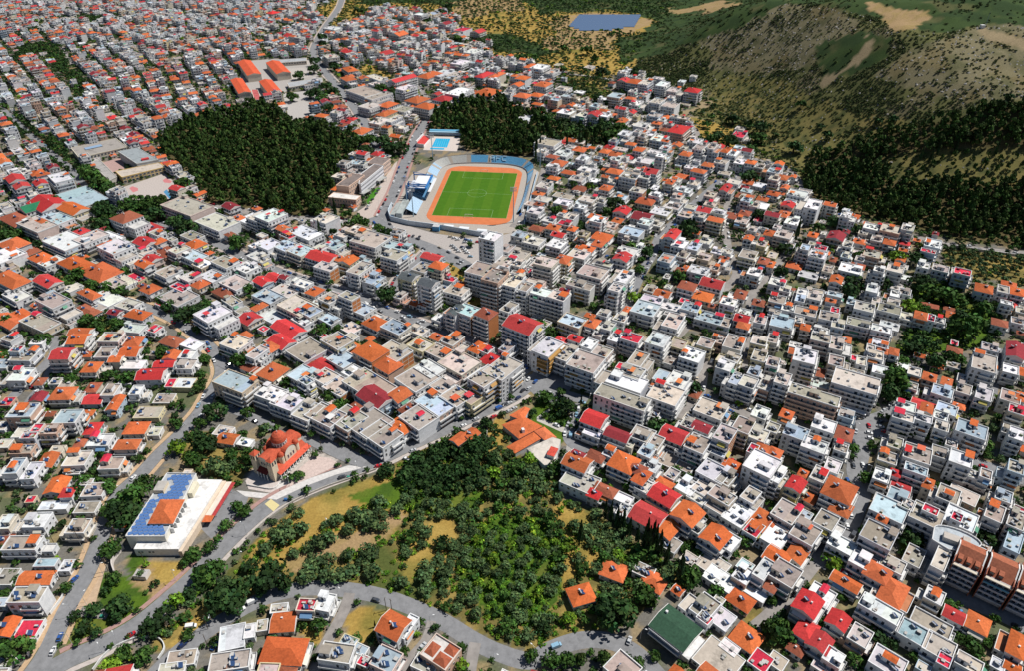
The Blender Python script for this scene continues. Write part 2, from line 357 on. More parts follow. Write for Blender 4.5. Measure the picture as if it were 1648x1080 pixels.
def used(x, y, w, d, a):
    r = rect_cells(x, y, w, d, a)
    if not r or not r[1].any(): return 1.0
    return float((occ[r[0]][r[1]] > 0).mean())
def markpoly(pts, val):
    xs = [p[0] for p in pts]; ys = [p[1] for p in pts]
    i0, i1, j0, j1 = max(0, int(min(xs)-OX)), min(OW, int(max(xs)-OX)+2), max(0, int(min(ys)-OY)), min(OH, int(max(ys)-OY)+2)
    k = inpoly(cx_[j0:j1, i0:i1], cy_[j0:j1, i0:i1], pts); occ[j0:j1, i0:i1][k] = val
# ---------------------------------------------------------------- roads
ROADS = [  # width, material, pavement colour (or None), points in photo pixels
 (9, 'asphalt', 'pink', [(60, 1090), (110, 1062), (160, 1040), (215, 1010), (268, 968), (325, 915), (385, 855), (437, 812), (490, 785), (545, 764), (600, 745), (660, 717), (720, 690), (780, 662), (828, 638), (858, 615), (872, 598)]),
 (8, 'asphalt', 'tan', [(40, 1100), (75, 1050), (107, 982), (140, 922), (160, 872), (174, 830), (192, 795), (225, 765), (252, 735), (288, 700), (320, 665), (338, 635), (352, 612), (356, 592), (345, 567), (320, 543), (290, 520), (262, 505), (222, 490), (190, 482)]),
 (8, 'asphalt', None, [(235, 1100), (290, 1048), (345, 1008), (400, 975), (450, 955), (500, 947), (560, 950), (620, 962), (680, 985), (720, 1005), (760, 1030), (800, 1050), (850, 1064), (885, 1047), (925, 1033), (962, 1030), (998, 1038), (1030, 1058), (1060, 1090)]),
 (5, 'lane', None, [(563, 955), (555, 980), (540, 1010), (520, 1045), (505, 1085)]),
 (4, 'lane', None, [(695, 1000), (685, 1030), (660, 1060), (640, 1085)]), (5, 'lane', None, [(765, 1035), (760, 1060), (755, 1090)]),
 (11, 'asphalt', 'pale', [(552, -10), (545, 12), (522, 45), (504, 82), (517, 108), (542, 137), (567, 168), (592, 205), (604, 228), (606, 245)]),
 (5, 'lane', None, [(606, 160), (640, 155), (655, 158), (690, 160)]), (6, 'lane', None, [(672, 135), (682, 150), (700, 172), (740, 160)]),
 (11, 'asphalt', 'pink', [(688, 190), (670, 220), (652, 262), (635, 308), (615, 347), (607, 372)]),
 (13, 'asphalt', None, [(604, 348), (622, 366), (645, 380), (670, 390), (700, 402), (745, 425), (765, 440)]),
 (9, 'asphalt', 'pale', [(690, 400), (684, 408), (662, 430), (645, 447), (628, 468), (607, 482)]),
 (9, 'asphalt', 'pale', [(312, 377), (362, 397), (412, 422), (462, 442), (512, 457), (587, 482), (625, 502), (687, 525), (750, 548), (810, 578), (852, 600)]),
 (8, 'asphalt', None, [(0, 172), (40, 208), (75, 240), (110, 268), (128, 290), (145, 308), (178, 328), (200, 348), (250, 358), (312, 377)]),
 (8, 'lane', None, [(330, 330), (412, 342), (470, 350), (520, 352), (600, 358)]),
 (8, 'asphalt', None, [(1160, 290), (1120, 325), (1090, 355), (1066, 372), (1049, 410), (1029, 445), (999, 512), (985, 535)]),
 (5, 'lane', None, [(1190, 280), (1169, 337), (1169, 382), (1179, 422), (1184, 445), (1149, 482), (1096, 535), (1075, 560)]),
 (5, 'lane', None, [(1280, 380), (1262, 412), (1236, 442), (1209, 477), (1209, 512), (1199, 545), (1195, 600)]),
 (6, 'lane', None, [(1168, 540), (1134, 590), (1124, 635), (1096, 675)]), (5, 'lane', None, [(1124, 638), (1170, 655), (1211, 672), (1240, 692)]),
 (26, 'asphalt', None, [(868, 600), (885, 622), (912, 634)]),
 (8, 'asphalt', None, [(905, 634), (945, 646)]), (6, 'asphalt', None, [(925, 650), (925, 672), (914, 700), (922, 716), (948, 728)]),
 (6, 'lane', None, [(965, 750), (985, 775), (1000, 790)]), (5, 'lane', None, [(1035, 755), (1070, 768), (1110, 778)]),
 (7, 'asphalt', None, [(855, 598), (848, 575), (860, 558), (880, 540)]),
 (10, 'asphalt', None, [(1346, 652), (1372, 668), (1388, 690), (1386, 720), (1378, 760), (1386, 790), (1377, 815), (1368, 838), (1356, 862), (1336, 872), (1311, 910)]),
 (6, 'lane', None, [(1311, 908), (1285, 940), (1250, 980), (1210, 1015)]),
 (9, 'asphalt', None, [(1386, 682), (1436, 664), (1444, 640)]), (10, 'asphalt', None, [(1386, 685), (1420, 700), (1461, 712), (1511, 732), (1586, 752), (1648, 772)]),
 (6, 'asphalt', None, [(1596, 640), (1598, 622), (1606, 590), (1612, 562)]),
 (8, 'asphalt', None, [(1470, 918), (1521, 950), (1575, 975), (1611, 990), (1660, 1015)]),
 (4, 'pale', None, [(906, 117), (950, 122), (994, 130)]),
 (6, 'lane', None, [(844, 172), (870, 160), (899, 155), (949, 167), (999, 180), (1064, 190), (1099, 195), (1117, 207), (1124, 222)]),
 (5, 'lane', None, [(1206, 252), (1236, 262), (1262, 270), (1282, 285), (1290, 310)]),
 (5, 'lane', None, [(1321, 337), (1351, 347), (1391, 357), (1440, 372), (1511, 390), (1560, 398), (1660, 408)]),
 (6, 'lane', None, [(62, 55), (66, 45), (78, 30)]), (5, 'lane', None, [(100, 75), (108, 90), (118, 105)]),
 (7, 'asphalt', None, [(0, 480), (30, 495), (60, 515), (90, 560), (60, 600), (20, 640)]), (6, 'asphalt', None, [(45, 650), (75, 610), (85, 585)]),
 (6, 'asphalt', None, [(360, 655), (400, 670), (440, 690)]), (9, 'asphalt', None, [(490, 700), (520, 716), (560, 735), (590, 745)]),
 (5, 'lane', None, [(825, 365), (850, 335), (868, 300), (876, 270)]),
 (5, 'lane', None, [(870, 380), (885, 350), (897, 335)]), (5, 'lane', None, [(905, 445), (930, 435), (955, 422), (975, 410)]),
 (6, 'asphalt', None, [(355, 585), (385, 600)]), (5, 'lane', None, [(128, 985), (175, 990)]),
]
def smooth(pts, n=6):
    P = [pts[0]]+list(pts)+[pts[-1]]; out = []
    for i in range(1, len(P)-2):
        a, b, c, d = [np.array(p) for p in P[i-1:i+3]]
        for k in range(n):
            t = k/n; out.append(tuple(.5*((2*b)+(c-a)*t+(2*a-5*b+4*c-d)*t*t+(3*b-3*c+d-a)*t**3)))
    out.append(tuple(P[-1])); return out
mk('pale', (.42, .38, .33), .9, .2, var=.2)
PAVE = {'pink': (.40, .245, .215), 'tan': (.52, .36, .22), 'pale': (.45, .38, .34)}
def ribbon(pl, off0, off1, z, z0=None):
    b = MB(); L = []
    for i, p in enumerate(pl):
        a = pl[max(0, i-1)]; c = pl[min(len(pl)-1, i+1)]; dx, dy = c[0]-a[0], c[1]-a[1]; l = math.hypot(dx, dy) or 1
        nx_, ny_ = -dy/l, dx/l; h = hz(p[0], p[1])
        L.append(((p[0]+nx_*off0, p[1]+ny_*off0, h), (p[0]+nx_*off1, p[1]+ny_*off1, h)))
    return L
road_lines = []
for i, (wd, mat, pv, pts) in enumerate(ROADS):
    wd += 1.5 if (mat == 'lane' and pts[0][1] < 700) else 0; pl = smooth([GT(*p)[:2] for p in pts]); road_lines.append((wd, mat, pv, pl))
    L = ribbon(pl, -wd/2, wd/2, 0); b = MB(); z = .02+.004*i
    for (a0, a1), (b0, b1) in zip(L[:-1], L[1:]):
        up = .35 if a0[2] > .3 else 0
        b.face([(a0[0], a0[1], a0[2]+z+up), (b0[0], b0[1], b0[2]+z+up), (b1[0], b1[1], b1[2]+z+up), (a1[0], a1[1], a1[2]+z+up)], mat)
    struct('road', b)
    for p, q in zip(pl[:-1], pl[1:]):
        l = math.hypot(q[0]-p[0], q[1]-p[1]); mark((p[0]+q[0])/2, (p[1]+q[1])/2, l+1, wd+.6, math.atan2(q[1]-p[1], q[0]-p[0]), 1)
def occat(x, y):
    i, j = int(x-OX), int(y-OY)
    return occ[j, i] if 0 <= i < OW and 0 <= j < OH else 3
for i, (wd, mat, pv, pl) in enumerate(road_lines):
    if not pv: continue
    for sgn in (-1, 1):
        pw = 2.6; L = ribbon(pl, sgn*(wd/2+.35), sgn*(wd/2+pw), 0); b = MB(); col = PAVE[pv] if (pv != 'pink' or sgn > 0 or i > 0) else (.5, .44, .4)
        mids = []
        for (a0, a1), (b0, b1) in zip(L[:-1], L[1:]):
            m = ((a0[0]+a1[0]+b0[0]+b1[0])/4, (a0[1]+a1[1]+b0[1]+b1[1])/4)
            if occat(*m) == 1 or occat(a1[0], a1[1]) == 1 or occat(b1[0], b1[1]) == 1: continue
            q4 = [(a0[0], a0[1]), (b0[0], b0[1]), (b1[0], b1[1]), (a1[0], a1[1])]
            b.prism(q4, 0, .14, 'pave', col); mids.append(q4)
        if b.f: struct('pavement', b)
        for q4 in mids: markpoly(q4, 1)
def patch(name, px, mat, z=.012, col=(.5, .5, .5), val=4, tile=None):
    pts = [(G(*p) if tile is None else G(*T(*tile, *p))) for p in px]; b = MB().prism(pts, -.2, z, mat, col); o = struct(name, b)
    if val: markpoly(pts, val)
    return o
patch('car_park', [(600, 350), (640, 358), (700, 375), (750, 382), (800, 380), (830, 372), (800, 420), (760, 435), (700, 400), (645, 378)], 'pave', .013, (.42, .38, .35))
patch('car_park', [(322, 800), (352, 780), (400, 800), (395, 815), (340, 868), (322, 850), (300, 885), (308, 850)], 'asphalt', .014)
patch('church_square', [(470, 765), (505, 735), (530, 738), (548, 748), (500, 770), (460, 786)], 'pave', .16, (.58, .46, .41))
patch('church_square', [(395, 775), (409, 757), (425, 762), (446, 770), (452, 776), (440, 795), (400, 788)], 'pave', .12, (.56, .49, .45))
patch('church_square', [(452, 776), (500, 770), (560, 750), (590, 752), (540, 765), (490, 784), (445, 805), (395, 800), (380, 790), (440, 796)], 'pave', .1, (.62, .59, .56))
patch('school_yard', [(184, 305), (265, 278), (295, 306), (270, 322), (262, 325), (215, 322)], 'pave', .015, (.48, .42, .38))
patch('school_yard', [(160, 262), (198, 252), (200, 275), (175, 285)], 'pave', .02, (.42, .28, .25))
patch('ball_court', [(263, 308), (268, 304), (281, 319), (274, 321)], 'paint', .03, (.08, .25, .42), 4)
patch('ball_court', [(208, 302), (213, 299), (222, 302), (222, 306), (214, 309)], 'paint', .03, (.55, .2, .2), 4)
patch('ball_court', [(262, 289), (267, 286), (277, 291), (274, 294), (264, 293)], 'paint', .03, (.55, .2, .2), 4)
patch('school_yard', [(392, 98), (440, 94), (500, 95), (516, 128), (450, 150), (378, 158)], 'pave', .012, (.40, .37, .34))
patch('school_yard', [(455, 150), (520, 142), (525, 165), (480, 195), (465, 190)], 'pave', .015, (.44, .41, .38))
patch('school_yard', [(455, 110), (490, 108), (500, 122), (470, 130)], 'pave', .015, (.46, .42, .38))
patch('forecourt', [(575, 340), (590, 330), (635, 262), (640, 258), (625, 310), (600, 350), (585, 352)], 'pave', .015, (.5, .42, .37))
patch('lawn', [(590, 322), (593, 331), (614, 300), (612, 298), (598, 308)], 'turf', .05, (.06, .20, .02))
patch('terrace_paving', [(60, 1045), (104, 955), (112, 960), (80, 1030)], 'pave', .02, (.52, .36, .22), 0)
patch('plot', [(118, 985), (163, 912), (172, 906), (150, 985), (125, 995)], 'pave', .02, (.50, .36, .24))
patch('path', [(864, 672), (885, 657), (888, 660), (870, 673), (912, 690), (908, 698), (864, 678)], 'pave', .03, (.48, .45, .40))
patch('yard_paving', [(905, 770), (912, 716), (930, 720), (930, 735), (915, 780)], 'pave', .02, (.36, .34, .31), 0)
patch('zebra_crossing', [(426, 812), (436, 804), (450, 814), (440, 824)], 'paint', .09, (.66, .56, .28), 1)

NOFILL = [[(985, 1000), (1000, 960), (1045, 935), (1115, 1000), (1105, 1078), (1035, 1062)], [(380, 965), (480, 935), (650, 960), (800, 1040), (860, 1055), (860, 1075), (790, 1055), (640, 975), (480, 955), (390, 985)], [(178, 832), (200, 880), (182, 930), (120, 1000), (100, 1055), (150, 1052), (260, 985), (335, 930), (425, 850), (400, 865), (300, 885), (215, 892)], [(150, 1085), (180, 1040), (260, 1025), (300, 1062), (285, 1085)],
          [(385, 800), (390, 770), (410, 750), (450, 700), (520, 720), (590, 748), (500, 790), (440, 812)], [(600, 350), (650, 362), (760, 385), (765, 440), (700, 405), (645, 385)], [(700, 212), (770, 212), (770, 252), (700, 264)], [(685, 222), (700, 240), (690, 265), (740, 250), (830, 246), (862, 250), (862, 262), (690, 268), (672, 262)], [(215, 765), (240, 730), (345, 600), (352, 585), (362, 600), (345, 650), (250, 750)],
          [(890, 770), (912, 720), (940, 725), (925, 790)], [(785, 660), (830, 645), (920, 640), (925, 700), (870, 750), (790, 730)], [(300, 690), (345, 655), (420, 690), (410, 750), (385, 790), (330, 770), (300, 745)]]
for pl in NOFILL: 
    k = inpoly(cx_, cy_, [G(*p) for p in pl]) & (occ == 0); occ[k] = 6
# ---------------------------------------------------------------- words for labels
REFS = [('domed church', -128, 280), ('solar-roofed hall', -170, 240), ('football pitch', -33, 640), ('swimming pool', -80, 775), ('green-roofed house', 70, 176),
        ('long orange-roofed school', 12, 300), ('house with three hips', -45, 182), ('brown-gabled flats', 215, 210), ('school yard', -350, 655), ('cream institute', -140, 645),
        ('white tower block', -17, 490), ('eight-storey grey flats', 5, 445), ('boulevard square', 30, 345), ('parked bus', 195, 318), ('solar farm', 171, 1392),
        ('orange-roofed academy', -330, 1010), ('red and green sheds', -340, 600), ('cypress row', 75, 235), ('wedge-shaped white flats', 245, 355), ('pink-roofed corner flats', 10, 395),
        ('forest edge road', 320, 560), ('hillside road bend', 260, 760), ('grove cottage', 32, 205), ('white-roofed warehouse', -118, 185)]
NUM = {0: 'low', 1: 'one-storey', 2: 'two-storey', 3: 'three-storey', 4: 'four-storey', 5: 'five-storey', 6: 'six-storey', 7: 'seven-storey', 8: 'eight-storey', 9: 'nine-storey'}
USEDL = {}
def where(x, y, k=0, st=5):
    d = sorted((math.hypot(x-a, (y-b)*.8), n, x-a, y-b) for n, a, b in REFS)[k]
    n, dx, dy = d[1:]; ax, ay = int(round(abs(dx)/st)*st), int(round(abs(dy)/st)*st); p = []
    if ax: p.append('%dm %s' % (ax, 'right' if dx > 0 else 'left'))
    if ay: p.append('%dm %s' % (ay, 'behind' if dy > 0 else 'in front'))
    if not p: return 'right beside the '+n
    return (', '.join(p)+' of the '+n).replace('behind of', 'behind')
def uniq(look, x, y, extra=()):
    for st in (5, 2, 1):
        for k in (0, 1, 2):
            for e in ('',)+tuple(extra):
                l = look+(' '+e if e else '')+', '+where(x, y, k, st)
                if l not in USEDL and len(l.split()) <= 16: USEDL[l] = 1; return l
    return l
# ---------------------------------------------------------------- orientation of the blocks
ORI = [(130, 590, 1), (90, 780, 4), (60, 680, 2), (110, 400, -32), (90, 490, -33), (30, 290, -48), (440, 400, -37), (580, 450, -28), (800, 480, -27), (820, 560, -35), (700, 660, -43),
       (480, 1060, -3), (400, 1030, 10), (1000, 660, -30), (1150, 680, -34), (1300, 580, -25), (1560, 930, -40), (1100, 1030, -45.5), (1300, 980, -42), (1160, 870, -43.5), (1030, 510, -29),
       (1450, 400, -32), (180, 240, -50), (100, 100, -52), (260, 60, -38), (600, 60, -33), (760, 90, -28), (560, 290, -23), (450, 120, -62), (370, 610, -28), (260, 620, 2), (200, 700, 2),
       (60, 900, 1), (250, 430, -35), (350, 520, -38), (500, 560, -40), (950, 330, -28), (1100, 380, -30), (1250, 300, -32), (1050, 150, -30), (1400, 700, -30), (1600, 700, -35), (1600, 560, -30), (610, 1000, -28), (950, 930, -25)]
ORIW = [(G(a, b), R(c)) for a, b, c in ORI]
def ori(x, y):
    sw = s = 0
    for (a, b), c in ORIW:
        k = 1/((x-a)**2+(y-b)**2+4)**2; sw += k; s += k*c
    return s/sw
def ori_near(x, y): return min(range(len(ORIW)), key=lambda i: (x-ORIW[i][0][0])**2+(y-ORIW[i][0][1])**2)
# ---------------------------------------------------------------- houses and blocks
ROOFC = {'W': (.78, .775, .77), 'c': (.60, .53, .46), 'C': (.42, .36, .305), 'B': (.44, .54, .61), 'O': (.62, .14, .038), 'o': (.64, .145, .038), 'R': (.60, .035, .035), 'q': (.58, .04, .04),
         'M': (.30, .035, .045), 'T': (.34, .10, .055), 'r': (.64, .035, .07), 'G': (.03, .22, .10), 'D': (.10, .11, .12), 'Y': (.5, .3, .1)}
ROOFN = {'W': 'white flat roof', 'c': 'pale concrete roof', 'C': 'grey concrete roof', 'B': 'blue-grey flat roof', 'O': 'orange hipped roof', 'o': 'orange gabled roof', 'R': 'red hipped roof',
         'q': 'red gabled roof', 'M': 'maroon gabled roof', 'T': 'brown tiled roof', 'r': 'flat red roof', 'G': 'green gabled roof', 'D': 'dark gabled roof'}
WALLS = [((.66, .58, .36), 'yellow'), ((.60, .40, .30), 'terracotta'), ((.48, .58, .66), 'pale blue'), ((.77, .775, .78), 'white'), ((.8, .8, .8), 'white'), ((.62, .62, .62), 'grey'), ((.70, .63, .52), 'cream'), ((.66, .54, .40), 'beige'), ((.55, .56, .60), 'bluish'), ((.66, .52, .46), 'pinkish'), ((.70, .69, .66), 'pale')]
OCHRE, BRICK = (.42, .22, .05), (.50, .19, .07)
FH = 3.05
def tiled(w, d, z, kind, col, b, ov=.45, vc=(.74, .70, .66), pitch=.36):
    x, y = w/2+ov, d/2+ov; sh = min(x, y); lng = x >= y
    if kind == 'shed':
        b.face([(-x, -y, z), (x, -y, z), (x, y, z+.5), (-x, y, z+.5)], 'tile', col); b.face([(-x, -y, z-.1), (-x, y, z-.1), (x, y, z-.1), (x, -y, z-.1)], 'tile', col)
        b.face([(-x, -y, z-.1), (x, -y, z-.1), (x, -y, z), (-x, -y, z)], 'tile', col); return z+.4
    rz_ = z+sh*pitch; t = .14
    b.face([(-x, -y, z-t), (-x, y, z-t), (x, y, z-t), (x, -y, z-t)], 'paint', vc)
    for p, q in (((-x, -y), (x, -y)), ((x, -y), (x, y)), ((x, y), (-x, y)), ((-x, y), (-x, -y))): b.face([(p[0], p[1], z-t), (q[0], q[1], z-t), (q[0], q[1], z), (p[0], p[1], z)], 'paint', vc)
    if kind == 'hip':
        e = x-sh*.95 if lng else y-sh*.95; e = max(e, .02)
        r0, r1 = ((-e, 0, rz_), (e, 0, rz_)) if lng else ((0, -e, rz_), (0, e, rz_))
        A, B_, C_, D_ = (-x, -y, z), (x, -y, z), (x, y, z), (-x, y, z)
        if lng: F_ = ([A, B_, r1, r0], [B_, C_, r1], [C_, D_, r0, r1], [D_, A, r0])
        else: F_ = ([A, B_, r0], [B_, C_, r1, r0], [C_, D_, r1], [D_, A, r0, r1])
        for k_, f_ in enumerate(F_): b.face(f_, 'tile', tuple(c*(.9+.07*((k_*37+int(w*10)) % 4)) for c in col))
    else:
        if lng: F_ = ([(-x, -y, z), (x, -y, z), (x, 0, rz_), (-x, 0, rz_)], [(x, y, z), (-x, y, z), (-x, 0, rz_), (x, 0, rz_)]); T_ = ([(x, -y, z), (x, y, z), (x, 0, rz_)], [(-x, y, z), (-x, -y, z), (-x, 0, rz_)])
        else: F_ = ([(x, -y, z), (x, y, z), (0, y, rz_), (0, -y, rz_)], [(-x, y, z), (-x, -y, z), (0, -y, rz_), (0, y, rz_)]); T_ = ([(-x, -y, z), (x, -y, z), (0, -y, rz_)], [(x, y, z), (-x, y, z), (0, y, rz_)])
        for f_ in F_: b.face(f_, 'tile', col)
        for f_ in T_: b.face(f_, 'wall', vc)
        for s in (-1, 1):   # pale verge along each gable
            if lng:
                for k in (-1, 1): b.face([(s*(x-.18), k*y, z+.05), (s*(x+.04), k*y, z+.05), (s*(x+.04), 0, rz_+.06), (s*(x-.18), 0, rz_+.06)][::(1 if s*k < 0 else -1)], 'paint', vc)
    return rz_
def solar_mb(r):
    p = MB(); q = .9
    p.face([(-1.25, -1.1, .3), (1.25, -1.1, .3), (1.25, .55, 1.25), (-1.25, .55, 1.25)], 'solar'); p.face([(-1.25, .55, 1.15), (1.25, .55, 1.15), (1.25, -1.1, .2), (-1.25, -1.1, .2)], 'metal')
    for x in (-1, 1): p.box(x-.04, .4, 0, x+.04, .48, 1.1, 'metal')
    return p
TANK = MB().tube((-.95, .72, 1.4), (.95, .72, 1.4), .3, .3, 8, 'metal')
PANEL = solar_mb(0)
def face_iter(w, d):
    return (('f', w, lambda u, o: (u, -d/2-o)), ('r', d, lambda u, o: (w/2+o, u)), ('b', w, lambda u, o: (u, d/2+o)), ('l', d, lambda u, o: (-w/2-o, u)))
def gen(B, detail):
    """parts of one building in its own frame: list of (name, MB, children)"""
    r = random.Random(B['seed']); wing = None
    if B['n'] >= 2 and B['w'] > 8.5 and 'n' not in B['fl'] and 'b' not in B['fl'] and r.random() < (.3 if B['w'] < 16 else .4):
        fr_ = r.uniform(.22, .38); sg = r.choice([-1, 1]); wing = (sg, B['w']*fr_); B = dict(B, w=B['w']*(1-fr_))
    w, d, n, rc = B['w'], B['d'], B['n'], B['rc']; fl = B['fl']; wc = B['wc']
    H = n*FH+(B['seed'] % 89)*.007; out = []; jit = r.uniform(.76, 1.1); gr = r.uniform(0, .14) if rc in 'OoRq' else 0; col = tuple(min(.85, (c*(1-gr)+.16*gr)*jit*r.uniform(.95, 1.05)) for c in ROOFC[rc])
    wb = MB(); flat = rc in 'WcCBrY'; W2, D2 = w/2, d/2; base = -.5 if B['z'] < 1 else -6
    brick = 'b' in fl; ochre = 'y' in fl; sidec = BRICK if brick else wc
    for (p, q, c) in (((-W2, -D2), (W2, -D2), wc), ((W2, -D2), (W2, D2), sidec), ((W2, D2), (-W2, D2), wc), ((-W2, D2), (-W2, -D2), wc)):
        wb.face([(p[0], p[1], base), (q[0], q[1], base), (q[0], q[1], H), (p[0], p[1], H)], 'wall', c)
    rb = MB(); setb = flat and n >= 4 and (w > 11 and d > 9) and r.random() < .45 and 'n' not in fl
    top = H
    if flat:
        pc = tuple(min(.8, x*1.05) for x in ((.72, .71, .69) if r.random() < .6 else wc)); ph = .75 if n > 1 else .3; t = .22
        if setb:
            sx, sy = 1.6, 1.6; H1 = H-FH
            rb.face([(-W2, -D2, H), (W2, -D2, H), (W2, D2, H), (-W2, D2, H)], 'conc', col)
        cuts = [-W2+t, W2-t]
        if w*d > 75 and r.random() < .6: cuts = [-W2+t, r.uniform(-.5, .5)*W2, W2-t]
        for ca_, cb_ in zip(cuts[:-1], cuts[1:]):
            k2 = r.uniform(.84, 1.12); c2 = tuple(min(.85, c*k2*r.uniform(.96, 1.04)) for c in col)
            rb.face([(ca_, -D2+t, H+.02), (cb_, -D2+t, H+.02), (cb_, D2-t, H+.02), (ca_, D2-t, H+.02)], 'conc' if rc != 'r' else 'tile', c2)
        o = .12
        for (x0, y0, x1, y1) in ((-W2-o, -D2-o, W2+o, -D2+t), (-W2-o, D2-t, W2+o, D2+o), (-W2-o, -D2+t, -W2+t, D2-t), (W2-t, -D2+t, W2+o, D2-t)):
            rb.box(x0, y0, H-.12, x1, y1, H+ph, 'wall', pc)
        if brick:
            for k in range(n): wb.box(W2, -D2, (k+1)*FH-.3, W2+.06, D2, (k+1)*FH, 'wall', (.66, .60, .52))
            for y in np.linspace(-D2, D2-.3, max(3, int(d/3.5))): wb.box(W2, y, 0, W2+.07, y+.3, H-.3, 'wall', (.66, .60, .52))
    else:
        kind = 'hip' if rc in 'ORT' else 'gable'
        if kind == 'gable' and w >= d and ('v' in fl or rc == 'M') and False: pass
        top = tiled(w, d, H, kind, col, rb, .5 if n < 4 else .3)
    out.append(('wall', wb, [])); out.append(('roof', rb, []))
    # balconies and openings
    wins = []; bcol = r.choice([(.74, .73, .71), wc, (.70, .69, .66), (.6, .6, .6)])
    full = 'N' in fl
    if full: bcol = OCHRE
    faces_b = ('f', 'r') if (n >= 3 or r.random() < .7) else ((r.choice('fr'),) if n == 2 else ())
    if brick: faces_b = ('f',)
    for key, L, P in face_iter(w, d):
        if not detail and key in 'bl': continue
        blind = (key in 'lb' and r.random() < .4) or (key == 'r' and brick) or (key == 'r' and n >= 3 and r.random() < .15)
        if blind: continue
        hasb = key in faces_b and L > 5 and n >= 2
        m0, m1 = (r.uniform(0, .5), r.uniform(0, .5)) if hasb else (0, 0)
        if hasb and r.random() < .25 and L > 9: m0 = L*.4
        dep = r.uniform(1.3, 1.9)
        for k in range(n):
            z = k*FH; bal = hasb and k >= 1
            if bal:
                bb = MB(); u0, u1 = -L/2+m0, L/2-m1
                def bx(ua, ub, oa, ob, z0, z1, m, c):
                    a_ = P(ua, oa); b_ = P(ub, ob); bb.box(min(a_[0], b_[0]), min(a_[1], b_[1]), z0, max(a_[0], b_[0]), max(a_[1], b_[1]), z1, m, c, bottom=True)
                bx(u0, u1, 0, dep, z-.16, z, 'wall', (.66, .65, .63)); bx(u0, u1, dep-.1, dep+.02, z, z+.95, 'wall', bcol)
                bx(u0, u0+.1, 0, dep-.1, z, z+.95, 'wall', bcol); bx(u1-.1, u1, 0, dep-.1, z, z+.95, 'wall', bcol)
                kids = []
                if r.random() < (.6 if ochre else .16):
                    ab = MB(); ac = OCHRE if ochre else r.choice([(.66, .62, .52), (.62, .20, .06), (.10, .28, .18), (.6, .58, .55), (.5, .42, .1), (.15, .28, .45)])
                    ua = u0+(0 if full else r.uniform(0, (u1-u0)*.5)); ub = u1 if full else min(u1, ua+r.uniform(3, 9 if ochre else 6)); h0, h1 = z+FH-.35, z+1.5
                    p0, p1, p2, p3 = P(ua, .05), P(ub, .05), P(ub, dep+.12), P(ua, dep+.12)
                    f4 = [(p0[0], p0[1], h0), (p1[0], p1[1], h0), (p2[0], p2[1], h1), (p3[0], p3[1], h1)]
                    ab.face(f4, 'paint', ac); kids.append(('awning', ab, []))
                out.append(('balcony', bb, kids))
            cnt = max(1, int(L/3.1))
            for i in range(cnt):
                if r.random() < .2: continue
                u = -L/2+(i+.5)*L/cnt+r.uniform(-.15, .15); door = bal or (k == 0 and r.random() < .35)
                wins.append((key, P, u, z+(.05 if door else .95), r.choice([1.2, 1.5, 1.9]) if door else r.choice([1.0, 1.3, 1.5]), 2.2 if door else 1.35, door))
    # roof furniture
    def put(name, mbs, x, y, z, a=0, kids=()):
        g = MB().add(mbs, x, y, z, a); out.append((name, g, [(kn, MB().add(km, x, y, z, a), []) for kn, km in kids]))
    if flat:
        if (n >= 2 and r.random() < .8 or 'p' in fl) and min(w, d) > 6.5:
            hb = MB(); hw, hd = r.uniform(2.6, min(6, w*.5)), r.uniform(2.8, min(5.5, d*.6)); hh = r.uniform(2.2, 2.8); hb.box(-hw/2, -hd/2, 0, hw/2, hd/2, hh, 'wall', wc, 'conc', col)
            if 'p' in fl or r.random() < .22:
                tcol = ROOFC[r.choice('OORr')]; hb2 = MB(); hb2.add(hb); tiled(hw, hd, hh+.02, 'shed' if r.random() < .5 else 'gable', tcol, hb2, .3); hb = hb2
            else: hb.box(-hw/2-.2, -hd/2-.2, hh, hw/2+.2, hd/2+.2, hh+.18, 'conc', tuple(c*.9 for c in col))
            hb.box(-.5, -hd/2-.03, 0, .5, -hd/2, 2.0, 'glass')
            put('stair_hut', hb, r.choice([-1, -.9, 0, .5, 1, 1])*max(0, W2-hw/2-.3), r.choice([-.3, .2, 1, 1])*max(0, D2-hd/2-.3), H)
        if r.random() < .25 and w*d > 110 and n >= 2:
            pg = MB(); pc3 = r.choice([(.7, .69, .66), (.62, .12, .05), (.5, .47, .42), (.65, .2, .06), (.6, .06, .07)]); px_, py_ = r.uniform(3, 5), r.uniform(3, 5)
            pg.box(-px_/2, -py_/2, 2.3, px_/2, py_/2, 2.4, 'paint', pc3, bottom=True)
            for sx in (-1, 1):
                for sy in (-1, 1): pg.box(sx*px_/2-.07, sy*py_/2-.07, 0, sx*px_/2+.07, sy*py_/2+.07, 2.3, 'metal')
            put('pergola', pg, r.uniform(-1, 1)*(W2-3), r.uniform(-1, 1)*(D2-3), H+.02)
        ns = (0 if n < 2 and r.random() < .5 else r.choice([0, 1, 1, 2, 3 if n > 3 else 1]))+(2 if 's' in fl else 0)
        for i in range(ns):
            put('solar_heater', PANEL, r.uniform(-1, 1)*max(.1, W2-1.8), r.uniform(-1, 1)*max(.1, D2-1.8), H+.02, R(112+r.uniform(-10, 14))-B['a'], (('tank', TANK),))
        for i in range(r.choice([1, 1, 2, 3, 4])+int(w*d > 160)*2):
            cb = MB(); s1, s2 = r.uniform(.4, .9), r.uniform(.4, .9); h1 = r.uniform(.5, 1.3); cb.box(-s1, -s2, 0, s1, s2, h1, 'wall', r.choice([(.7, .7, .68), (.4, .38, .35), (.5, .2, .1), (.3, .3, .32), (.1, .2, .35), (.12, .12, .12), (.2, .3, .12)]), 'conc', (.5, .48, .45))
            put('chimney' if s1 < .65 else 'water_tank', cb, r.uniform(-1, 1)*(W2-1.3), r.uniform(-1, 1)*(D2-1.3), H+.02)
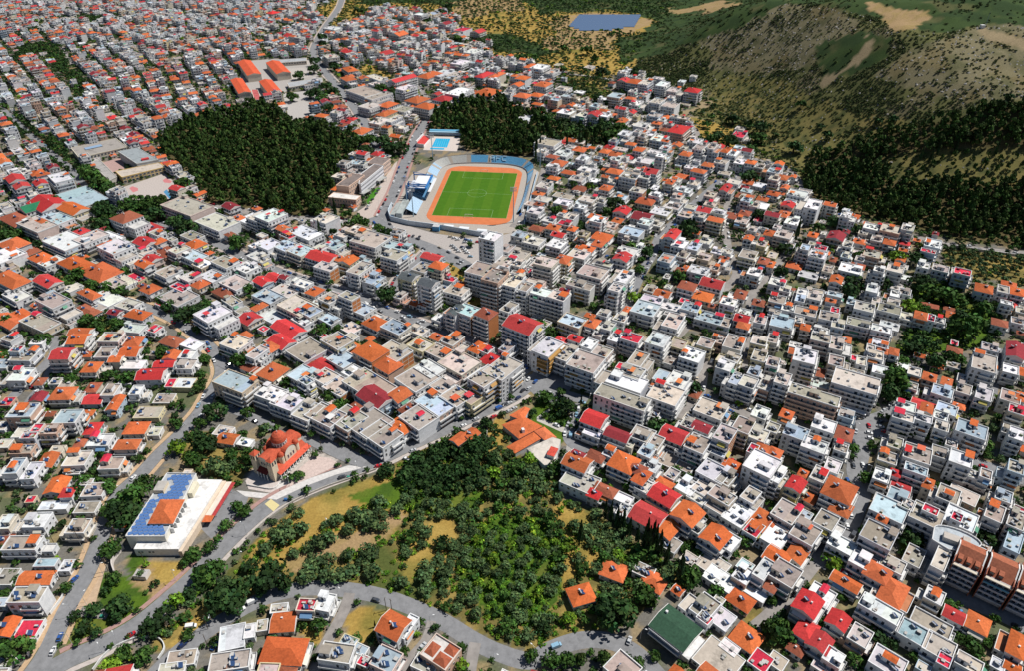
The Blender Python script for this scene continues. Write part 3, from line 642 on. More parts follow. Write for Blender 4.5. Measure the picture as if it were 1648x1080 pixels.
        if r.random() < .5 and n >= 2:
            ab = MB(); ab.box(-.04, -.04, 0, .04, .04, 3.2, 'metal'); ab.box(-.6, -.03, 2.6, .6, .03, 2.66, 'metal'); ab.box(-.4, -.03, 3, .4, .03, 3.06, 'metal')
            put('aerial', ab, r.uniform(-1, 1)*(W2-1), r.uniform(-1, 1)*(D2-1), H+.02)
    else:
        zc = top-.25
        if r.random() < .75:
            cb = MB().box(-.4, -.3, -1.4, .4, .3, .9, 'wall', (.72, .7, .67)); put('chimney', cb, r.uniform(-.5, .5)*W2*.6, r.uniform(-.3, .3)*D2, zc)
        if r.random() < .55:
            put('solar_heater', PANEL, r.uniform(-.5, .5)*W2, r.uniform(-.3, .1)*D2, top-.55, R(112)-B['a'], (('tank', TANK),))
    if wing:
        sg, ww_ = wing; ox = -sg*ww_/2
        for nm_, m_, ks in out:
            m_.v = [(p[0]+ox, p[1], p[2]) for p in m_.v]
            for _, km_, _2 in ks: km_.v = [(p[0]+ox, p[1], p[2]) for p in km_.v]
        wins = [(k_, (lambda u, o, P=P_: (P(u, o)[0]+ox, P(u, o)[1])), u_, z_, a_, b_, c_) for k_, P_, u_, z_, a_, b_, c_ in wins]
        xa, xb = sorted((ox+sg*w/2, ox+sg*(w/2+ww_))); hw_ = (n-1 if r.random() < .7 else max(1, n-2))*FH+.03; d0, d1 = -D2+r.uniform(0, d*.2), D2-r.uniform(0, d*.25)
        wm = MB().box(xa, d0, base, xb, d1, hw_, 'wall', wc, 'conc', r.choice([(.56, .50, .43), (.40, .35, .30), (.62, .6, .57), (.5, .2, .1)]))
        for (x0, y0, x1, y1) in ((xa, d0-.1, xb, d0+.15), (xa, d1-.15, xb, d1+.1), ((xb-.15 if sg > 0 else xa-.1), d0+.15, (xb+.1 if sg > 0 else xa+.15), d1-.15)): wm.box(x0, y0, hw_-.2, x1, y1, hw_+.8, 'wall', bcol if not ochre else wc)
        for k in range(int(hw_/FH)):
            for u in np.arange(xa+1.1, xb-.8, 2.4): wm.face([(u-.5, d0-.03, k*FH+.9), (u+.5, d0-.03, k*FH+.9), (u+.5, d0-.03, k*FH+2.3), (u-.5, d0-.03, k*FH+2.3)], 'glass')
            if sg > 0:
                for v_ in np.arange(d0+1.2, d1-1, 2.6): wm.face([(xb+.03, v_-.5, k*FH+.9), (xb+.03, v_+.5, k*FH+.9), (xb+.03, v_+.5, k*FH+2.3), (xb+.03, v_-.5, k*FH+2.3)], 'glass')
        out.append(('wing', wm, []))
    return out, wins
def winmesh():
    b = MB(); b.box(-.5, -.03, 0, .5, .05, 1, 'white'); b.face([(-.44, -.035, .06), (.44, -.035, .06), (.44, -.035, .94), (-.44, -.035, .94)], 'glass'); return mesh('window', b)
WINM = winmesh(); WINS = WINM.copy(); WINS.materials[[m.name for m in WINM.materials].index('glass')] = M['shutter']
WROT = {'f': 0, 'r': R(90), 'b': R(180), 'l': R(-90)}
BLD = []
def addb(x, y, w_, d_, n, rc, fl, a, z=0, hand=True, seed=None):
    r = random.Random(int(x*13+y*7)); wt = [1.3, 1.1, 1.2, 6, 5, 3, 2.6, 1.6, 1.2, 1.4, 3]
    wc, wn = r.choices(WALLS, wt)[0]
    if rc in 'W' and r.random() < .7: wc, wn = WALLS[3]
    if rc == 'B' and r.random() < .5: wc, wn = WALLS[5]
    j = r.uniform(.93, 1.05); wc = tuple(min(.8, c*j) for c in wc)
    B = dict(x=x, y=y, w=w_, d=d_, n=n, rc=rc, fl=fl, a=a, z=z, wc=wc, wn=wn, seed=int(x*31+y*17)+5, hand=hand); BLD.append(B); mark(x, y, w_+1.2, d_+1.2, a); return B
# ---------------------------------------------------------------- landmarks
CREAM, WHT, ORG, REDT = (.74, .62, .45), (.74, .73, .71), (.58, .145, .05), (.52, .10, .05)
def barrel(b, x0, y0, x1, y1, z, rise, axis, m, c, n=10, gable=None, ov=0):
    """half-round roof over a rectangle; axis 'x' or 'y' is the direction of the ridge"""
    w_ = (y1-y0) if axis == 'x' else (x1-x0); r = w_/2; mid = (y0+y1)/2 if axis == 'x' else (x0+x1)/2
    P = [(mid-r*math.cos(math.pi*i/n), z+rise*math.sin(math.pi*i/n)) for i in range(n+1)]
    a0, a1 = (x0-ov, x1+ov) if axis == 'x' else (y0-ov, y1+ov)
    for (p, pz), (q_, qz) in zip(P[:-1], P[1:]):
        if axis == 'x': b.face([(a0, p, pz), (a1, p, pz), (a1, q_, qz), (a0, q_, qz)], m, c)
        else: b.face([(p, a0, pz), (p, a1, pz), (q_, a1, qz), (q_, a0, qz)], m, c)
    if gable:
        for a in (a0+ov+.02, a1-ov-.02):
            b.face([((a, p, pz) if axis == 'x' else (p, a, pz)) for p, pz in P], gable[0], gable[1])
def addwins(root, P, us, z, ww, wh, key, o=0.0):
    for u in us:
        x, y = P(u, .04); ob = obj('window', WINM, root, (x, y, z), WROT[key]); ob.scale = (ww, 1, wh)
# church
a0 = R(-27); FC = G(*(380+380/7.717, 660+826/7.717))
ch = thing('domed_church', 'cream church with red dome and barrel roofs beside the plane-tree boulevard', 'church', (FC[0], FC[1], 0), a0)
fx = lambda x, y: (FC[0]+math.cos(a0)*x-math.sin(a0)*y, FC[1]+math.sin(a0)*x+math.cos(a0)*y)
b = MB(); b.box(-6.5, 1, -.3, 6.5, 25, 5.2, 'wall', CREAM); b.box(-3.9, .5, 0, 3.9, 24, 10.3, 'wall', CREAM); b.box(-6.6, 9.5, 0, 6.6, 17.5, 9.4, 'wall', CREAM); b.prism([(3.2*math.cos(t), 24+3.6*math.sin(t)) for t in np.linspace(0, math.pi, 9)], 0, 8.5, 'wall', CREAM)
for s in (-1, 1):   # tympana
    P = [(13.5-4*math.cos(math.pi*i/12), 9.4+4*math.sin(math.pi*i/12)) for i in range(13)]
    b.face([(s*6.62, p, z) for p, z in (P if s > 0 else P[::-1])], 'wall', (.76, .70, .58))
P = [(-3.9*math.cos(math.pi*i/12), 10.3+3*math.sin(math.pi*i/12)) for i in range(13)]; b.face([(p, .48, z) for p, z in P], 'wall', (.76, .70, .58))
obj('wall', b, ch)
b = MB(); barrel(b, -4.3, .2, 4.3, 24.2, 10.3, 3.1, 'y', 'tile', REDT); barrel(b, -6.9, 9.1, 6.9, 17.9, 9.4, 4.3, 'x', 'tile', REDT)
for s in (-1, 1):
    for y0, y1 in ((1, 9.3), (17.7, 25)):
        b.face([(s*6.9, y0, 5.2), (s*6.9, y1, 5.2), (s*3.9, y1, 7.6), (s*3.9, y0, 7.6)][::s], 'tile', REDT); b.face([(s*3.9, y0, 5.2), (s*6.9, y0, 5.2), (s*3.9, y0, 7.6)], 'wall', CREAM)
b.lathe(0, 24, [(3.7, 8.5), (2.6, 10.2), (0, 11.2)], 14, 'tile', REDT)
obj('roof', b, ch)
b = MB().lathe(0, 13.5, [(4.0, 11), (4.0, 16.2)], 20, 'wall', (.75, .70, .63)); dr = obj('drum', b, ch)
for i in range(16):
    t = 2*math.pi*(i+.5)/16; o_ = obj('window', WINM, dr, (4.0*math.cos(t), 13.5+4.0*math.sin(t), 13.2), t+R(90)); o_.scale = (.75, 1.6, 2.1)
b = MB().lathe(0, 13.5, [(4.35, 16.1), (4.3, 16.5), (3.95, 17.9), (3.1, 19.3), (1.7, 20.3), (.4, 20.7), (0, 20.8)], 24, 'tile', REDT); dm = obj('dome', b, ch)
b = MB().box(-.08, 13.42, 20.7, .08, 13.58, 22.2, 'white'); b.box(-.45, 13.44, 21.4, .45, 13.56, 21.55, 'white'); obj('cross', b, dm)
for sx in (-1, 1):
    for sy in (8.0, 19.4):
        b = MB().lathe(sx*5.1, sy, [(1.6, 5), (1.6, 10.6), (1.85, 10.7), (1.5, 11.9), (.8, 12.7), (0, 13.1)], 12, 'tile', REDT)
        for i in range(12): b.m[i] = 'wall'; b.c[i] = CREAM
        obj('cupola', b, ch)
    b = MB().box(sx*5.6-1.8, -1.2, -.3, sx*5.6+1.8, 2.6, 14, 'wall', CREAM)
    for k in (-1, 1): b.box(sx*5.6+k*.8-.45, -1.24, 10.8, sx*5.6+k*.8+.45, -1.2, 13.4, 'glass'); b.box(sx*5.6+1.8, .7+k*.9-.45, 10.8, sx*5.6+1.84, .7+k*.9+.45, 13.4, 'glass')
    tw = obj('bell_tower', b, ch); b = MB(); x, y = sx*5.6, .7
    for p, q_ in (((-2, -2.1), (2, -2.1)), ((2, -2.1), (2, 2.1)), ((2, 2.1), (-2, 2.1)), ((-2, 2.1), (-2, -2.1))): b.face([(x+p[0], y+p[1], 14), (x+q_[0], y+q_[1], 14), (x, y, 15.6)], 'tile', REDT)
    obj('tower_roof', b, tw)
b = MB(); b.face([(-3.6, -2.6, 4.6), (3.6, -2.6, 4.6), (3.6, .5, 5.9), (-3.6, .5, 5.9)], 'tile', (.25, .04, .03))
for x in (-3.3, -1.1, 1.1, 3.3): b.box(x-.15, -2.5, 0, x+.15, -2.2, 4.6, 'white')
obj('porch', b, ch)
b = MB(); b.box(6.5, 1.5, 0, 9.6, 25.5, .9, 'wall', (.62, .58, .52)); b.face([(9.8, 1.2, 4.3), (9.8, 25.6, 4.3), (6.5, 25.6, 5.4), (6.5, 1.2, 5.4)], 'tile', (.66, .11, .06)); b.face([(6.5, 1.2, 4.0), (6.5, 25.6, 4.0), (9.8, 25.6, 4.2), (9.8, 1.2, 4.2)], 'wall', CREAM)
for y in np.linspace(1.6, 25.2, 11): b.box(9.2, y-.22, .9, 9.6, y+.22, 4.3, 'white')
b.box(6.6, 1.3, .9, 6.9, 25.4, 4.3, 'wall', CREAM); obj('arcade', b, ch)
addwins(ch, lambda u, o: (6.9+o, u), np.linspace(3, 24, 8), 1.6, 1.2, 2.2, 'r'); addwins(ch, lambda u, o: (6.62+o, u), (11.5, 13.5, 15.5), 6.4, 1.0, 2.6, 'r'); addwins(ch, lambda u, o: (u, .5-o), (-1.6, 0, 1.6), 7.4, 1.0, 2.2, 'f')
mark(*fx(1.5, 12), 19, 29, a0)
# solar-roofed hall
hl = thing('solar_roofed_hall', 'white hall with blue solar panels around an orange hipped roof', 'hall')
b = MB(); b.prism([(-183, 222.5), (-164.5, 222.5), (-164.2, 263), (-179.5, 263.4)], -.3, 8.6, 'wall', (.74, .70, .60), 'conc', (.40, .42, .44))
b.prism([(-164.49, 222.6), (-161, 218.2), (-157.4, 218.2), (-151.5, 262.5), (-164.19, 262.9)], -.3, 5, 'wall', WHT, 'conc', (.78, .76, .73)); b.prism([(-178.5, 218.2), (-161.02, 218.2), (-164.52, 222.48), (-178.5, 222.48)], -.3, 4.98, 'wall', (.72, .70, .66), 'conc', (.78, .76, .73)); obj('wall', b, hl)
b = MB()
for p, q_ in zip([(-183, 222.5), (-164.5, 222.5), (-164.2, 263), (-179.5, 263.4)], [(-164.5, 222.5), (-164.2, 263), (-179.5, 263.4), (-183, 222.5)]):
    mx, my = (p[0]+q_[0])/2, (p[1]+q_[1])/2; b.obox(mx, my, 8.5, math.hypot(q_[0]-p[0], q_[1]-p[1])+.3, .3, .75, math.atan2(q_[1]-p[1], q_[0]-p[0]), 'wall', WHT)
obj('parapet', b, hl)
b = MB(); tiled(11.6, 14.6, 0, 'hip', ORG, b, .4, pitch=.42); b.box(-5.8, -7.3, -1.4, 5.8, 7.3, -.05, 'wall', WHT); obj('tiled_roof', b, hl, (-168.9, 236.8, 10))
spm = MB(); spm.face([(-1.15, -.7, .15), (1.15, -.7, .15), (1.15, .7, .6), (-1.15, .7, .6)], 'paint', (.075, .17, .40)); spm.face([(-1.15, .7, .5), (1.15, .7, .5), (1.15, -.7, .1), (-1.15, -.7, .1)], 'metal'); spm = mesh('solar_panel', spm)
for j in range(21):
    for i in range(7):
        x = -181.4+j*.06+i*2.55+(j % 2)*1.2; y = 224.3+j*1.85
        if x > -166 or (y > 228 and y < 246.2 and x > -176.3) or (y > 246 and x < -177) or (y > 250 and y < 258 and x < -174): continue
        obj('solar_panel', spm, hl, (x, y, 8.62), R(22))
b = MB().box(-180.5, 249.5, 8.6, -175.5, 256, 11, 'wall', CREAM, 'conc', (.45, .42, .38)); obj('stair_hut', b, hl)
b = MB(); 
for y in np.linspace(228, 244, 6): b.prism([(-164.4, y-.25), (-162.6, y-.25), (-162.6, y+.25), (-164.4, y+.25)], 5.0, 8.2, 'wall', WHT)
b.prism([(-163.9, 250), (-161.8, 250), (-161.6, 258), (-163.9, 258)], 4.99, 8.4, 'wall', (.72, .66, .5)); obj('buttress', b, hl)
b = MB(); b.prism([(-157.4, 217.5), (-155.8, 217.5), (-149.6, 262.5), (-151.4, 262.5)], -.2, 4.2, 'wall', (.72, .58, .44)); b.prism([(-153.6, 240), (-149.9, 240), (-146.8, 262.6), (-149.5, 262.6)], -.2, 3.4, 'wall', (.74, .64, .54)); obj('ramp', b, hl)
b = MB(); b.face([(-149.8, 240, 3.2), (-148, 240, 2.9), (-145.0, 262.4, 2.9), (-146.8, 262.6, 3.2)], 'tile', (.42, .05, .05)); b.face([(-146.8, 262.6, 3.1), (-145.0, 262.4, 2.8), (-148, 240, 2.8), (-149.8, 240, 3.1)], 'paint', (.3, .1, .1)); b.face([(-153, 235.5, 3.6), (-148.6, 236, 3.2), (-148.2, 240, 3.2), (-152.6, 240, 3.6)], 'tile', ORG)
for y in (242, 250, 258): b.box(-148.6+(y-240)*.13, y, 0, -148.4+(y-240)*.13, y+.2, 2.9, 'metal')
obj('canopy', b, hl)
addwins(hl, lambda u, o: (u, 218.2-o), (-176.5, -175, -171.5, -169.8), 2.2, 1.2, 1.2, 'f'); addwins(hl, lambda u, o: (-164.45+o, u), np.linspace(229.6, 242.4, 5), 6, 1.6, 1.7, 'r')
mark(-167, 240, 34, 48, 0)
b = MB().prism([(-174, 205), (-168, 204.5), (-167.6, 208.6), (-173.6, 209)], -.2, 2.6, 'wall', (.66, .63, .58), 'conc', (.45, .42, .40)); o_ = thing('utility_hut', 'small flat-roofed concrete hut on the lawn below the solar-roofed hall', 'hut'); obj('wall', b, o_); obj('hatch', MB().box(-171.8, 206, 2.6, -170, 207.5, 2.8, 'conc', (.25, .2, .18)), o_)
# green-roofed house
def lt(name, label, cat, cx, cy, a): return thing(name, label, cat, (cx, cy, 0), a)
gh = lt('green_roofed_house', 'house with a broad dark green gabled roof above the bottom road', 'house', 69, 176, R(-45))
b = MB().box(-8.6, -6.4, -.5, 7.4, 6.6, 7.3, 'wall', (.62, .64, .66)); b.box(7.4, -6, -.5, 11, 6.4, 3.2, 'wall', WHT, 'conc', (.76, .74, .72)); obj('wall', b, gh)
b = MB(); tiled(17, 14, 7.3, 'gable', (.035, .085, .05), b, .5, pitch=.2); obj('roof', b, gh)
for z in (0, 3.2):
    obj('balcony', MB().box(-8, -8.2, z+2.9, 7, -6.4, 3.05+z, 'wall', (.6, .6, .6)).box(-8, -8.25, z+3.05, 7, -8.1, z+3.9, 'wall', (.66, .66, .66)), gh)
obj('chimney', MB().box(-7, 2, 8, -6, 3, 9.6, 'wall', WHT), gh); addwins(gh, lambda u, o: (u, -6.4-o), (-6, -2, 2, 5.5), 3.9, 1.6, 2.1, 'f'); addwins(gh, lambda u, o: (7.4+o, u), (-4, 0, 4), 4.2, 1.2, 1.4, 'r'); mark(70, 176, 20, 15, R(-45))
# long orange-roofed school
Z7 = lambda x, y, z=0: G(770+x/8.306, 630+y/8.306, z)
oc = thing('orange_roofed_school', 'sprawling single-storey building with linked orange hipped roofs by the park', 'school')
def hipquad(q, z, b, col, wb, rise=.34):
    c = [sum(p[i] for p in q)/4 for i in (0, 1)]; e0 = math.dist(q[0], q[1])+math.dist(q[2], q[3]); e1 = math.dist(q[1], q[2])+math.dist(q[3], q[0])
    if e0 < e1: q = q[1:]+q[:1]; e0, e1 = e1, e0
    m0 = [(q[1][i]+q[2][i])/2 for i in (0, 1)]; m1 = [(q[3][i]+q[0][i])/2 for i in (0, 1)]; k = min(.48, e1/4/(e0/2)); zz = z+e1/4*rise
    r0 = [m0[i]+(c[i]-m0[i])*2*k for i in (0, 1)]; r1 = [m1[i]+(c[i]-m1[i])*2*k for i in (0, 1)]
    A, B_, C_, D_ = [(p[0], p[1], z) for p in q]; r0 = (*r0, zz); r1 = (*r1, zz)
    for f_ in ([A, B_, r0, r1], [B_, C_, r0], [C_, D_, r1, r0], [D_, A, r1]): b.face(f_, 'tile', col)
    wb.prism([(c[0]+(p[0]-c[0])*.94, c[1]+(p[1]-c[1])*.94) for p in q], -.3, z, 'wall', (.60, .60, .60))
b = MB(); wb = MB()
hipquad([Z7(310, 450, 4), Z7(540, 640, 4), Z7(860, 470, 4), Z7(600, 335, 4)], 4, b, ORG, wb)
hipquad([Z7(410, 325, 4.3), Z7(600, 400, 4.3), Z7(690, 235, 4.3), Z7(620, 205, 4.3)], 4.3, b, (.7, .17, .06), wb)
hipquad([Z7(370, 745, 3.2), Z7(490, 835, 3.2), Z7(840, 635, 3.2), Z7(740, 545, 3.2)], 3.2, b, ORG, wb)
hipquad([Z7(740, 535, 3.7), Z7(880, 655, 3.7), Z7(1050, 620, 3.7), Z7(880, 475, 3.7)], 3.7, b, (.7, .19, .08), wb)
obj('wall', wb, oc); obj('roof', b, oc)
p_ = Z7(595, 540, 5); obj('chimney', MB().obox(p_[0], p_[1], 4, 1.5, 2, 3, .4, 'wall', WHT), oc)
pl_ = [Z7(*p) for p in ((300, 440), (540, 840), (1060, 640), (860, 440), (640, 200), (410, 320))]; markpoly(pl_, 2)
ab_ = thing('school_annex', 'flat concrete-roofed annex with a small red-roofed hut by the orange-roofed school', 'annex')
pa = [Z7(645, 770, 5.4), Z7(880, 990, 5.4), Z7(1020, 970, 5.4), Z7(1100, 650, 5.4), Z7(990, 615, 5.4)]; obj('wall', MB().prism(pa, -.3, 5.4, 'wall', (.62, .64, .66), 'conc', (.62, .56, .49)), ab_); markpoly(pa, 2)
p_ = Z7(1000, 770, 8); b = MB(); b.box(-2, -3, 0, 2, 3, 2.3, 'wall', WHT); tiled(4, 6, 2.3, 'shed', (.66, .09, .06), b, .2); obj('stair_hut', b, ab_, (p_[0]-.5, p_[1]-2, 5.4), R(-25))
# house with three hips
tp = lt('three_hipped_house', 'salmon house with three brown hipped roofs sunk behind parapets', 'house', *G(412+1190/4, 810+965/4, 6), R(-33))
b = MB(); SAL = (.66, .42, .30); b.box(-6.5, -5.5, -.5, 6.5, 5.5, 6.4, 'wall', SAL, 'conc', (.62, .58, .54))
for x0, y0, x1, y1 in ((-6.6, -5.6, 6.6, -5.3), (-6.6, 5.3, 6.6, 5.6), (-6.6, -5.3, -6.3, 5.3), (6.3, -5.3, 6.6, 5.3)): b.box(x0, y0, 6.3, x1, y1, 7.2, 'wall', (.70, .55, .46))
obj('wall', b, tp)
for x, y, w_, d_ in ((-3.6, -.8, 4.4, 5.6), (2.6, -2.3, 6, 5), (3.2, 3.0, 5, 4)):
    b = MB(); tiled(w_, d_, 6.5, 'hip', (.36, .10, .05), b, .1, (.7, .5, .4), .45); obj('roof', b, tp, (x, y, 0))
addwins(tp, lambda u, o: (u, -5.5-o), (-4, 0, 4), 3.6, 1.1, 1.4, 'f'); addwins(tp, lambda u, o: (6.5+o, u), (-3, 0, 3), 3.6, 1.1, 1.4, 'r'); mark(*G(412+1190/4, 810+965/4, 6), 14, 12, R(-33))
# brown-gabled flats, three in a row
for i, (zx, zy, lab) in enumerate(((515, 420, 'leftmost of the three brown-gabled blocks of flats on the dark street'), (845, 555, 'middle of the three brown-gabled blocks of flats, blue awning below its roof'), (1165, 690, 'rightmost of the three brown-gabled blocks of flats, cut by the photo edge'))):
    px, py = 1480+zx/6.35, 830+zy/6.35; x, y = G(px, py, 17); x += 1.5; y += 1.5; a = R(-38); g = lt('gabled_block', lab, 'apartment block', x, y, a); g['group'] = 'brown-gabled blocks of flats'
    b = MB(); b.box(-5.1, -7.5, -.5, 5.1, 7.5, 15, 'wall', (.56, .54, .56)); b.box(-5.4, -8.7, -.5, -5.05, 7.8, 16.6, 'wall', (.36, .13, .08)); b.box(5.05, -8.7, -.5, 5.4, 7.8, 16.6, 'wall', (.36, .13, .08)); obj('wall', b, g)
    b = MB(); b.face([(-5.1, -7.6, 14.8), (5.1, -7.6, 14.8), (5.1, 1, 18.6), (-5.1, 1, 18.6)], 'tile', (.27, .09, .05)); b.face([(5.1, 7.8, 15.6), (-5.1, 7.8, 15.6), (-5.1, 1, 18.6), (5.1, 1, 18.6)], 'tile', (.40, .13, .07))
    for s in (-1, 1): b.face([(s*5.1, -7.6, 14.8), (s*5.1, 7.8, 15.6), (s*5.1, 1, 18.6)][::s], 'wall', WHT); b.face([(s*5.1, -7.9, 14.9), (s*5.6, -7.9, 14.9), (s*5.6, 1, 18.9), (s*5.1, 1, 18.9)][::s], 'wall', WHT); b.face([(s*5.1, 1, 18.9), (s*5.6, 1, 18.9), (s*5.6, 8, 15.7), (s*5.1, 8, 15.7)][::s], 'wall', WHT)
    b.box(-5.4, -8.9, 14.4, 5.4, -7.5, 14.9, 'wall', (.62, .56, .46)); rf = obj('roof', b, g)
    for x_ in (-3.4, 0, 3.4)[:3 if i == 0 else 2]:
        obj('dormer', MB().box(x_-1, -6.3, 15.4, x_+1, -3, 17.2, 'tile', (.34, .11, .06)).box(x_-.7, -6.35, 15.7, x_+.7, -6.3, 16.9, 'glass'), rf)
    for k in range(1, 5):
        c_ = (.10, .30, .45) if (k == 4 and i == 1) else (.46, .47, .52); obj('balcony', MB().box(-5, -9.1, k*3-.2, 5, -7.5, k*3, 'wall', (.5, .5, .52)).box(-5, -9.2, k*3, 5, -9.05, k*3+.95, 'wall', c_), g)
        addwins(g, lambda u, o: (u, -7.5-o), (-3.6, -1.2, 1.2, 3.6), k*3+.05, 1.7, 2.2, 'f')
    mark(x, y, 15, 18, a)
# round-ended block beside them
x, y = G(1480+400/6.35, 830+230/6.35, 16); rb_ = lt('round_ended_block', 'white flats with a curved terrace behind the brown-gabled blocks', 'apartment block', x, y, R(-30))
pts = [(8.5*math.cos(t)*1.15, 3+4.5*math.sin(t)) for t in np.linspace(0, math.pi, 12)]+[(-10, -5), (-3, -7.5), (7, -3)]
b = MB().prism(pts, -.5, 13.5, 'wall', (.56, .56, .58), 'conc', (.46, .50, .53)); obj('wall', b, rb_); b = MB()
for p, q_ in list(zip(pts, pts[1:]+pts[:1])):
    L = math.dist(p, q_); aa = math.atan2(q_[1]-p[1], q_[0]-p[0])
    for k in range(4):
        o_ = obj('window', WINM, rb_, ((p[0]+q_[0])/2+math.sin(aa)*.06, (p[1]+q_[1])/2-math.cos(aa)*.06, k*3.1+1), aa); o_.scale = (1.3, 1.3, 1.4)
for p, q_ in zip(pts, pts[1:]+pts[:1]): b.obox((p[0]+q_[0])/2, (p[1]+q_[1])/2, 13.4, math.dist(p, q_)+.1, .35, .95, math.atan2(q_[1]-p[1], q_[0]-p[0]), 'wall', WHT)
obj('parapet', b, rb_); obj('stair_hut', MB().box(-6, -3, 13.5, 1, 1, 16, 'wall', (.5, .48, .46), 'conc', (.5, .45, .4)).box(2, -1, 13.5, 5, 3, 15.6, 'wall', (.4, .16, .12), 'conc', (.5, .45, .4)), rb_); mark(x, y, 24, 18, R(-30))
# schools, institute
def block(root, pts, z, wc, rc, name='wall', par=True, z0=-.5):
    b = MB().prism(pts, z0, z, 'wall', wc, 'conc', rc)
    o_ = obj(name, b, root); markpoly(pts, 2)
    if par:
        b = MB()
        for p, q_ in zip(pts, pts[1:]+pts[:1]): b.obox((p[0]+q_[0])/2, (p[1]+q_[1])/2, z-.3, math.dist(p, q_)+.2, .5, .7, math.atan2(q_[1]-p[1], q_[0]-p[0]), 'wall', tuple(min(.8, c*1.15) for c in wc))
        obj('parapet', b, root)
def wline(root, p, q, z, n, ww=1.4, wh=1.4, out=.06):
    dx, dy = q[0]-p[0], q[1]-p[1]; L = math.hypot(dx, dy); a = math.atan2(dy, dx)
    for i in range(n):
        t = (i+.5)/n; ob = obj('window', WINM, root, (p[0]+dx*t+dy/L*out, p[1]+dy*t-dx/L*out, z), a); ob.scale = (ww, 1.3, wh)
s1 = thing('school_building', 'long low grey-roofed school wing with a blue skylight at the back of the yard', 'school')
q1 = [(-472, 742), (-449.6, 714), (-413.7, 744.5), (-438, 772)]; block(s1, q1, 7, (.60, .54, .42), (.34, .31, .28)); wline(s1, q1[1], q1[2], 4.2, 14, 2.2, 1.8); wline(s1, q1[1], q1[2], .8, 14, 2.2, 1.8)
b = MB(); b.obox(-449, 744, 7.1, 17, 7, .5, R(41), 'glass', (0, 0, 0), 'paint', (.25, .36, .50)); obj('skylight', b, s1)
s2 = thing('school_building', 'ochre-banded school wing in front facing the yard with grey upper roof', 'school')
q2 = [(-413, 725), (-379, 691), (-362, 702), (-397.6, 736)]; block(s2, q2, 9.5, (.50, .50, .48), (.30, .33, .34)); q3 = [(-396, 679), (-383, 664), (-351, 691), (-362, 702), (-379, 691)]; block(s2, q3, 6.2, (.62, .44, .18), (.52, .45, .38))
wline(s2, q3[1], q3[2], 3.6, 11, 2.8, 1.7, .1); wline(s2, q3[1], q3[2], .3, 11, 2.8, 2.2, .1); wline(s2, q2[0], q2[1], 6.4, 12, 2.4, 2, .1); obj('stair_hut', MB().obox(-375, 702, 9.5, 7, 3.5, 1.6, R(35), 'tile', (.6, .06, .06)), s2)
s3 = thing('school_building', 'low flat wing along the left side of the school courtyard', 'school'); q4 = [(-443, 708), (-434, 699), (-398, 664), (-404, 655), (-450, 700)]; block(s3, [G(148, 268), G(160, 260), G(190, 290), G(178, 296)], 4, (.50, .47, .42), (.38, .36, .34))
for i, (pp, lab) in enumerate((([(80, 400), (150, 475), (200, 460), (140, 395)], 'long orange-roofed academy block farthest right, beside the road'), ([(30, 520), (95, 600), (155, 590), (90, 510)], 'long orange-roofed academy block nearest the pine wood'), ([(-103, 395), (-38, 485), (10, 470), (-45, 390)], 'long orange-roofed academy block farthest back on the left'), ([(-158, 510), (-103, 600), (-48, 590), (-88, 505)], 'long orange-roofed academy block farthest left'))):
    q_ = [G(*T(1, 0, *p), 9) for p in pp]; o_ = thing('academy_block', lab, 'school'); b = MB(); wb = MB()
    c = [sum(p[k] for p in q_)/4 for k in (0, 1)]; L = math.dist(q_[0], q_[1]); W_ = math.dist(q_[1], q_[2])*1.35; a = math.atan2(q_[1][1]-q_[0][1], q_[1][0]-q_[0][0])
    o_.location = (c[0], c[1], 0); o_.rotation_euler = (0, 0, a); wb.box(-L/2, -W_/2, -.5, L/2, W_/2, 9, 'wall', (.62, .55, .45)); obj('wall', wb, o_); tiled(L, W_, 9, 'gable', (.66, .11, .045), b, .4, (.6, .5, .4), .25); obj('roof', b, o_)
    mark(c[0], c[1], L+2, W_+2, a)
    for k in (1, 4, 7):
        for u in np.linspace(-L/2+3, L/2-3, 12): ob = obj('window', WINM, o_, (u, W_/2+.04, k), R(180)); ob.scale = (1.8, 1, 1.6)
for lab, pp, z in (('long low grey classroom wing with red stripes behind the orange-roofed academy', [(112, 385), (120, 405), (325, 390), (325, 370)], 5), ('pale classroom wing in front of the academy court', [(200, 530), (215, 560), (430, 525), (425, 497)], 5), ('red-roofed block at the left edge of the academy', [(-30, 575), (-10, 640), (35, 640), (10, 575)], 5)):
    o_ = thing('classroom_wing', lab, 'school'); q_ = [G(*T(1, 0, *p), z) for p in pp]; block(o_, q_, z, (.62, .55, .46), (.5, .12, .12) if 'red-roofed' in lab else (.40, .41, .42)); wline(o_, q_[1], q_[2], 2.4, 12, 3, 1.6, .1)
ins = thing('institute_building', 'long cream institute with brown flat roofs and rows of small windows', 'institute')
Z4 = lambda x, y, z=0: G(500+x/9.82, 230+y/9.82, z)
qa = [Z4(400, 665, 14), Z4(600, 685, 14), Z4(850, 505, 14), Z4(650, 480, 14)]; block(ins, qa, 14, (.68, .47, .36), (.22, .18, .165)); 
qb = [Z4(620, 700, 13), Z4(790, 645, 13), Z4(1140, 355, 13), Z4(1060, 300, 13)]; block(ins, [Z4(760, 640, 12.5), Z4(790, 650, 12.5), Z4(1145, 360, 12.5), Z4(1000, 330, 12.5), Z4(800, 480, 12.5)], 12.5, (.74, .73, .76), (.22, .18, .165))
qc = [Z4(1140, 340, 12), Z4(1260, 245, 12), Z4(1020, 215, 12), Z4(880, 310, 12)]; block(ins, qc, 12, (.68, .50, .40), (.22, .18, .165))
qd = [Z4(275, 850, 8.5), Z4(715, 895, 8.5), Z4(790, 830, 8.5), Z4(370, 775, 8.5)]; block(ins, qd, 8.5, (.68, .47, .36), (.72, .68, .64))
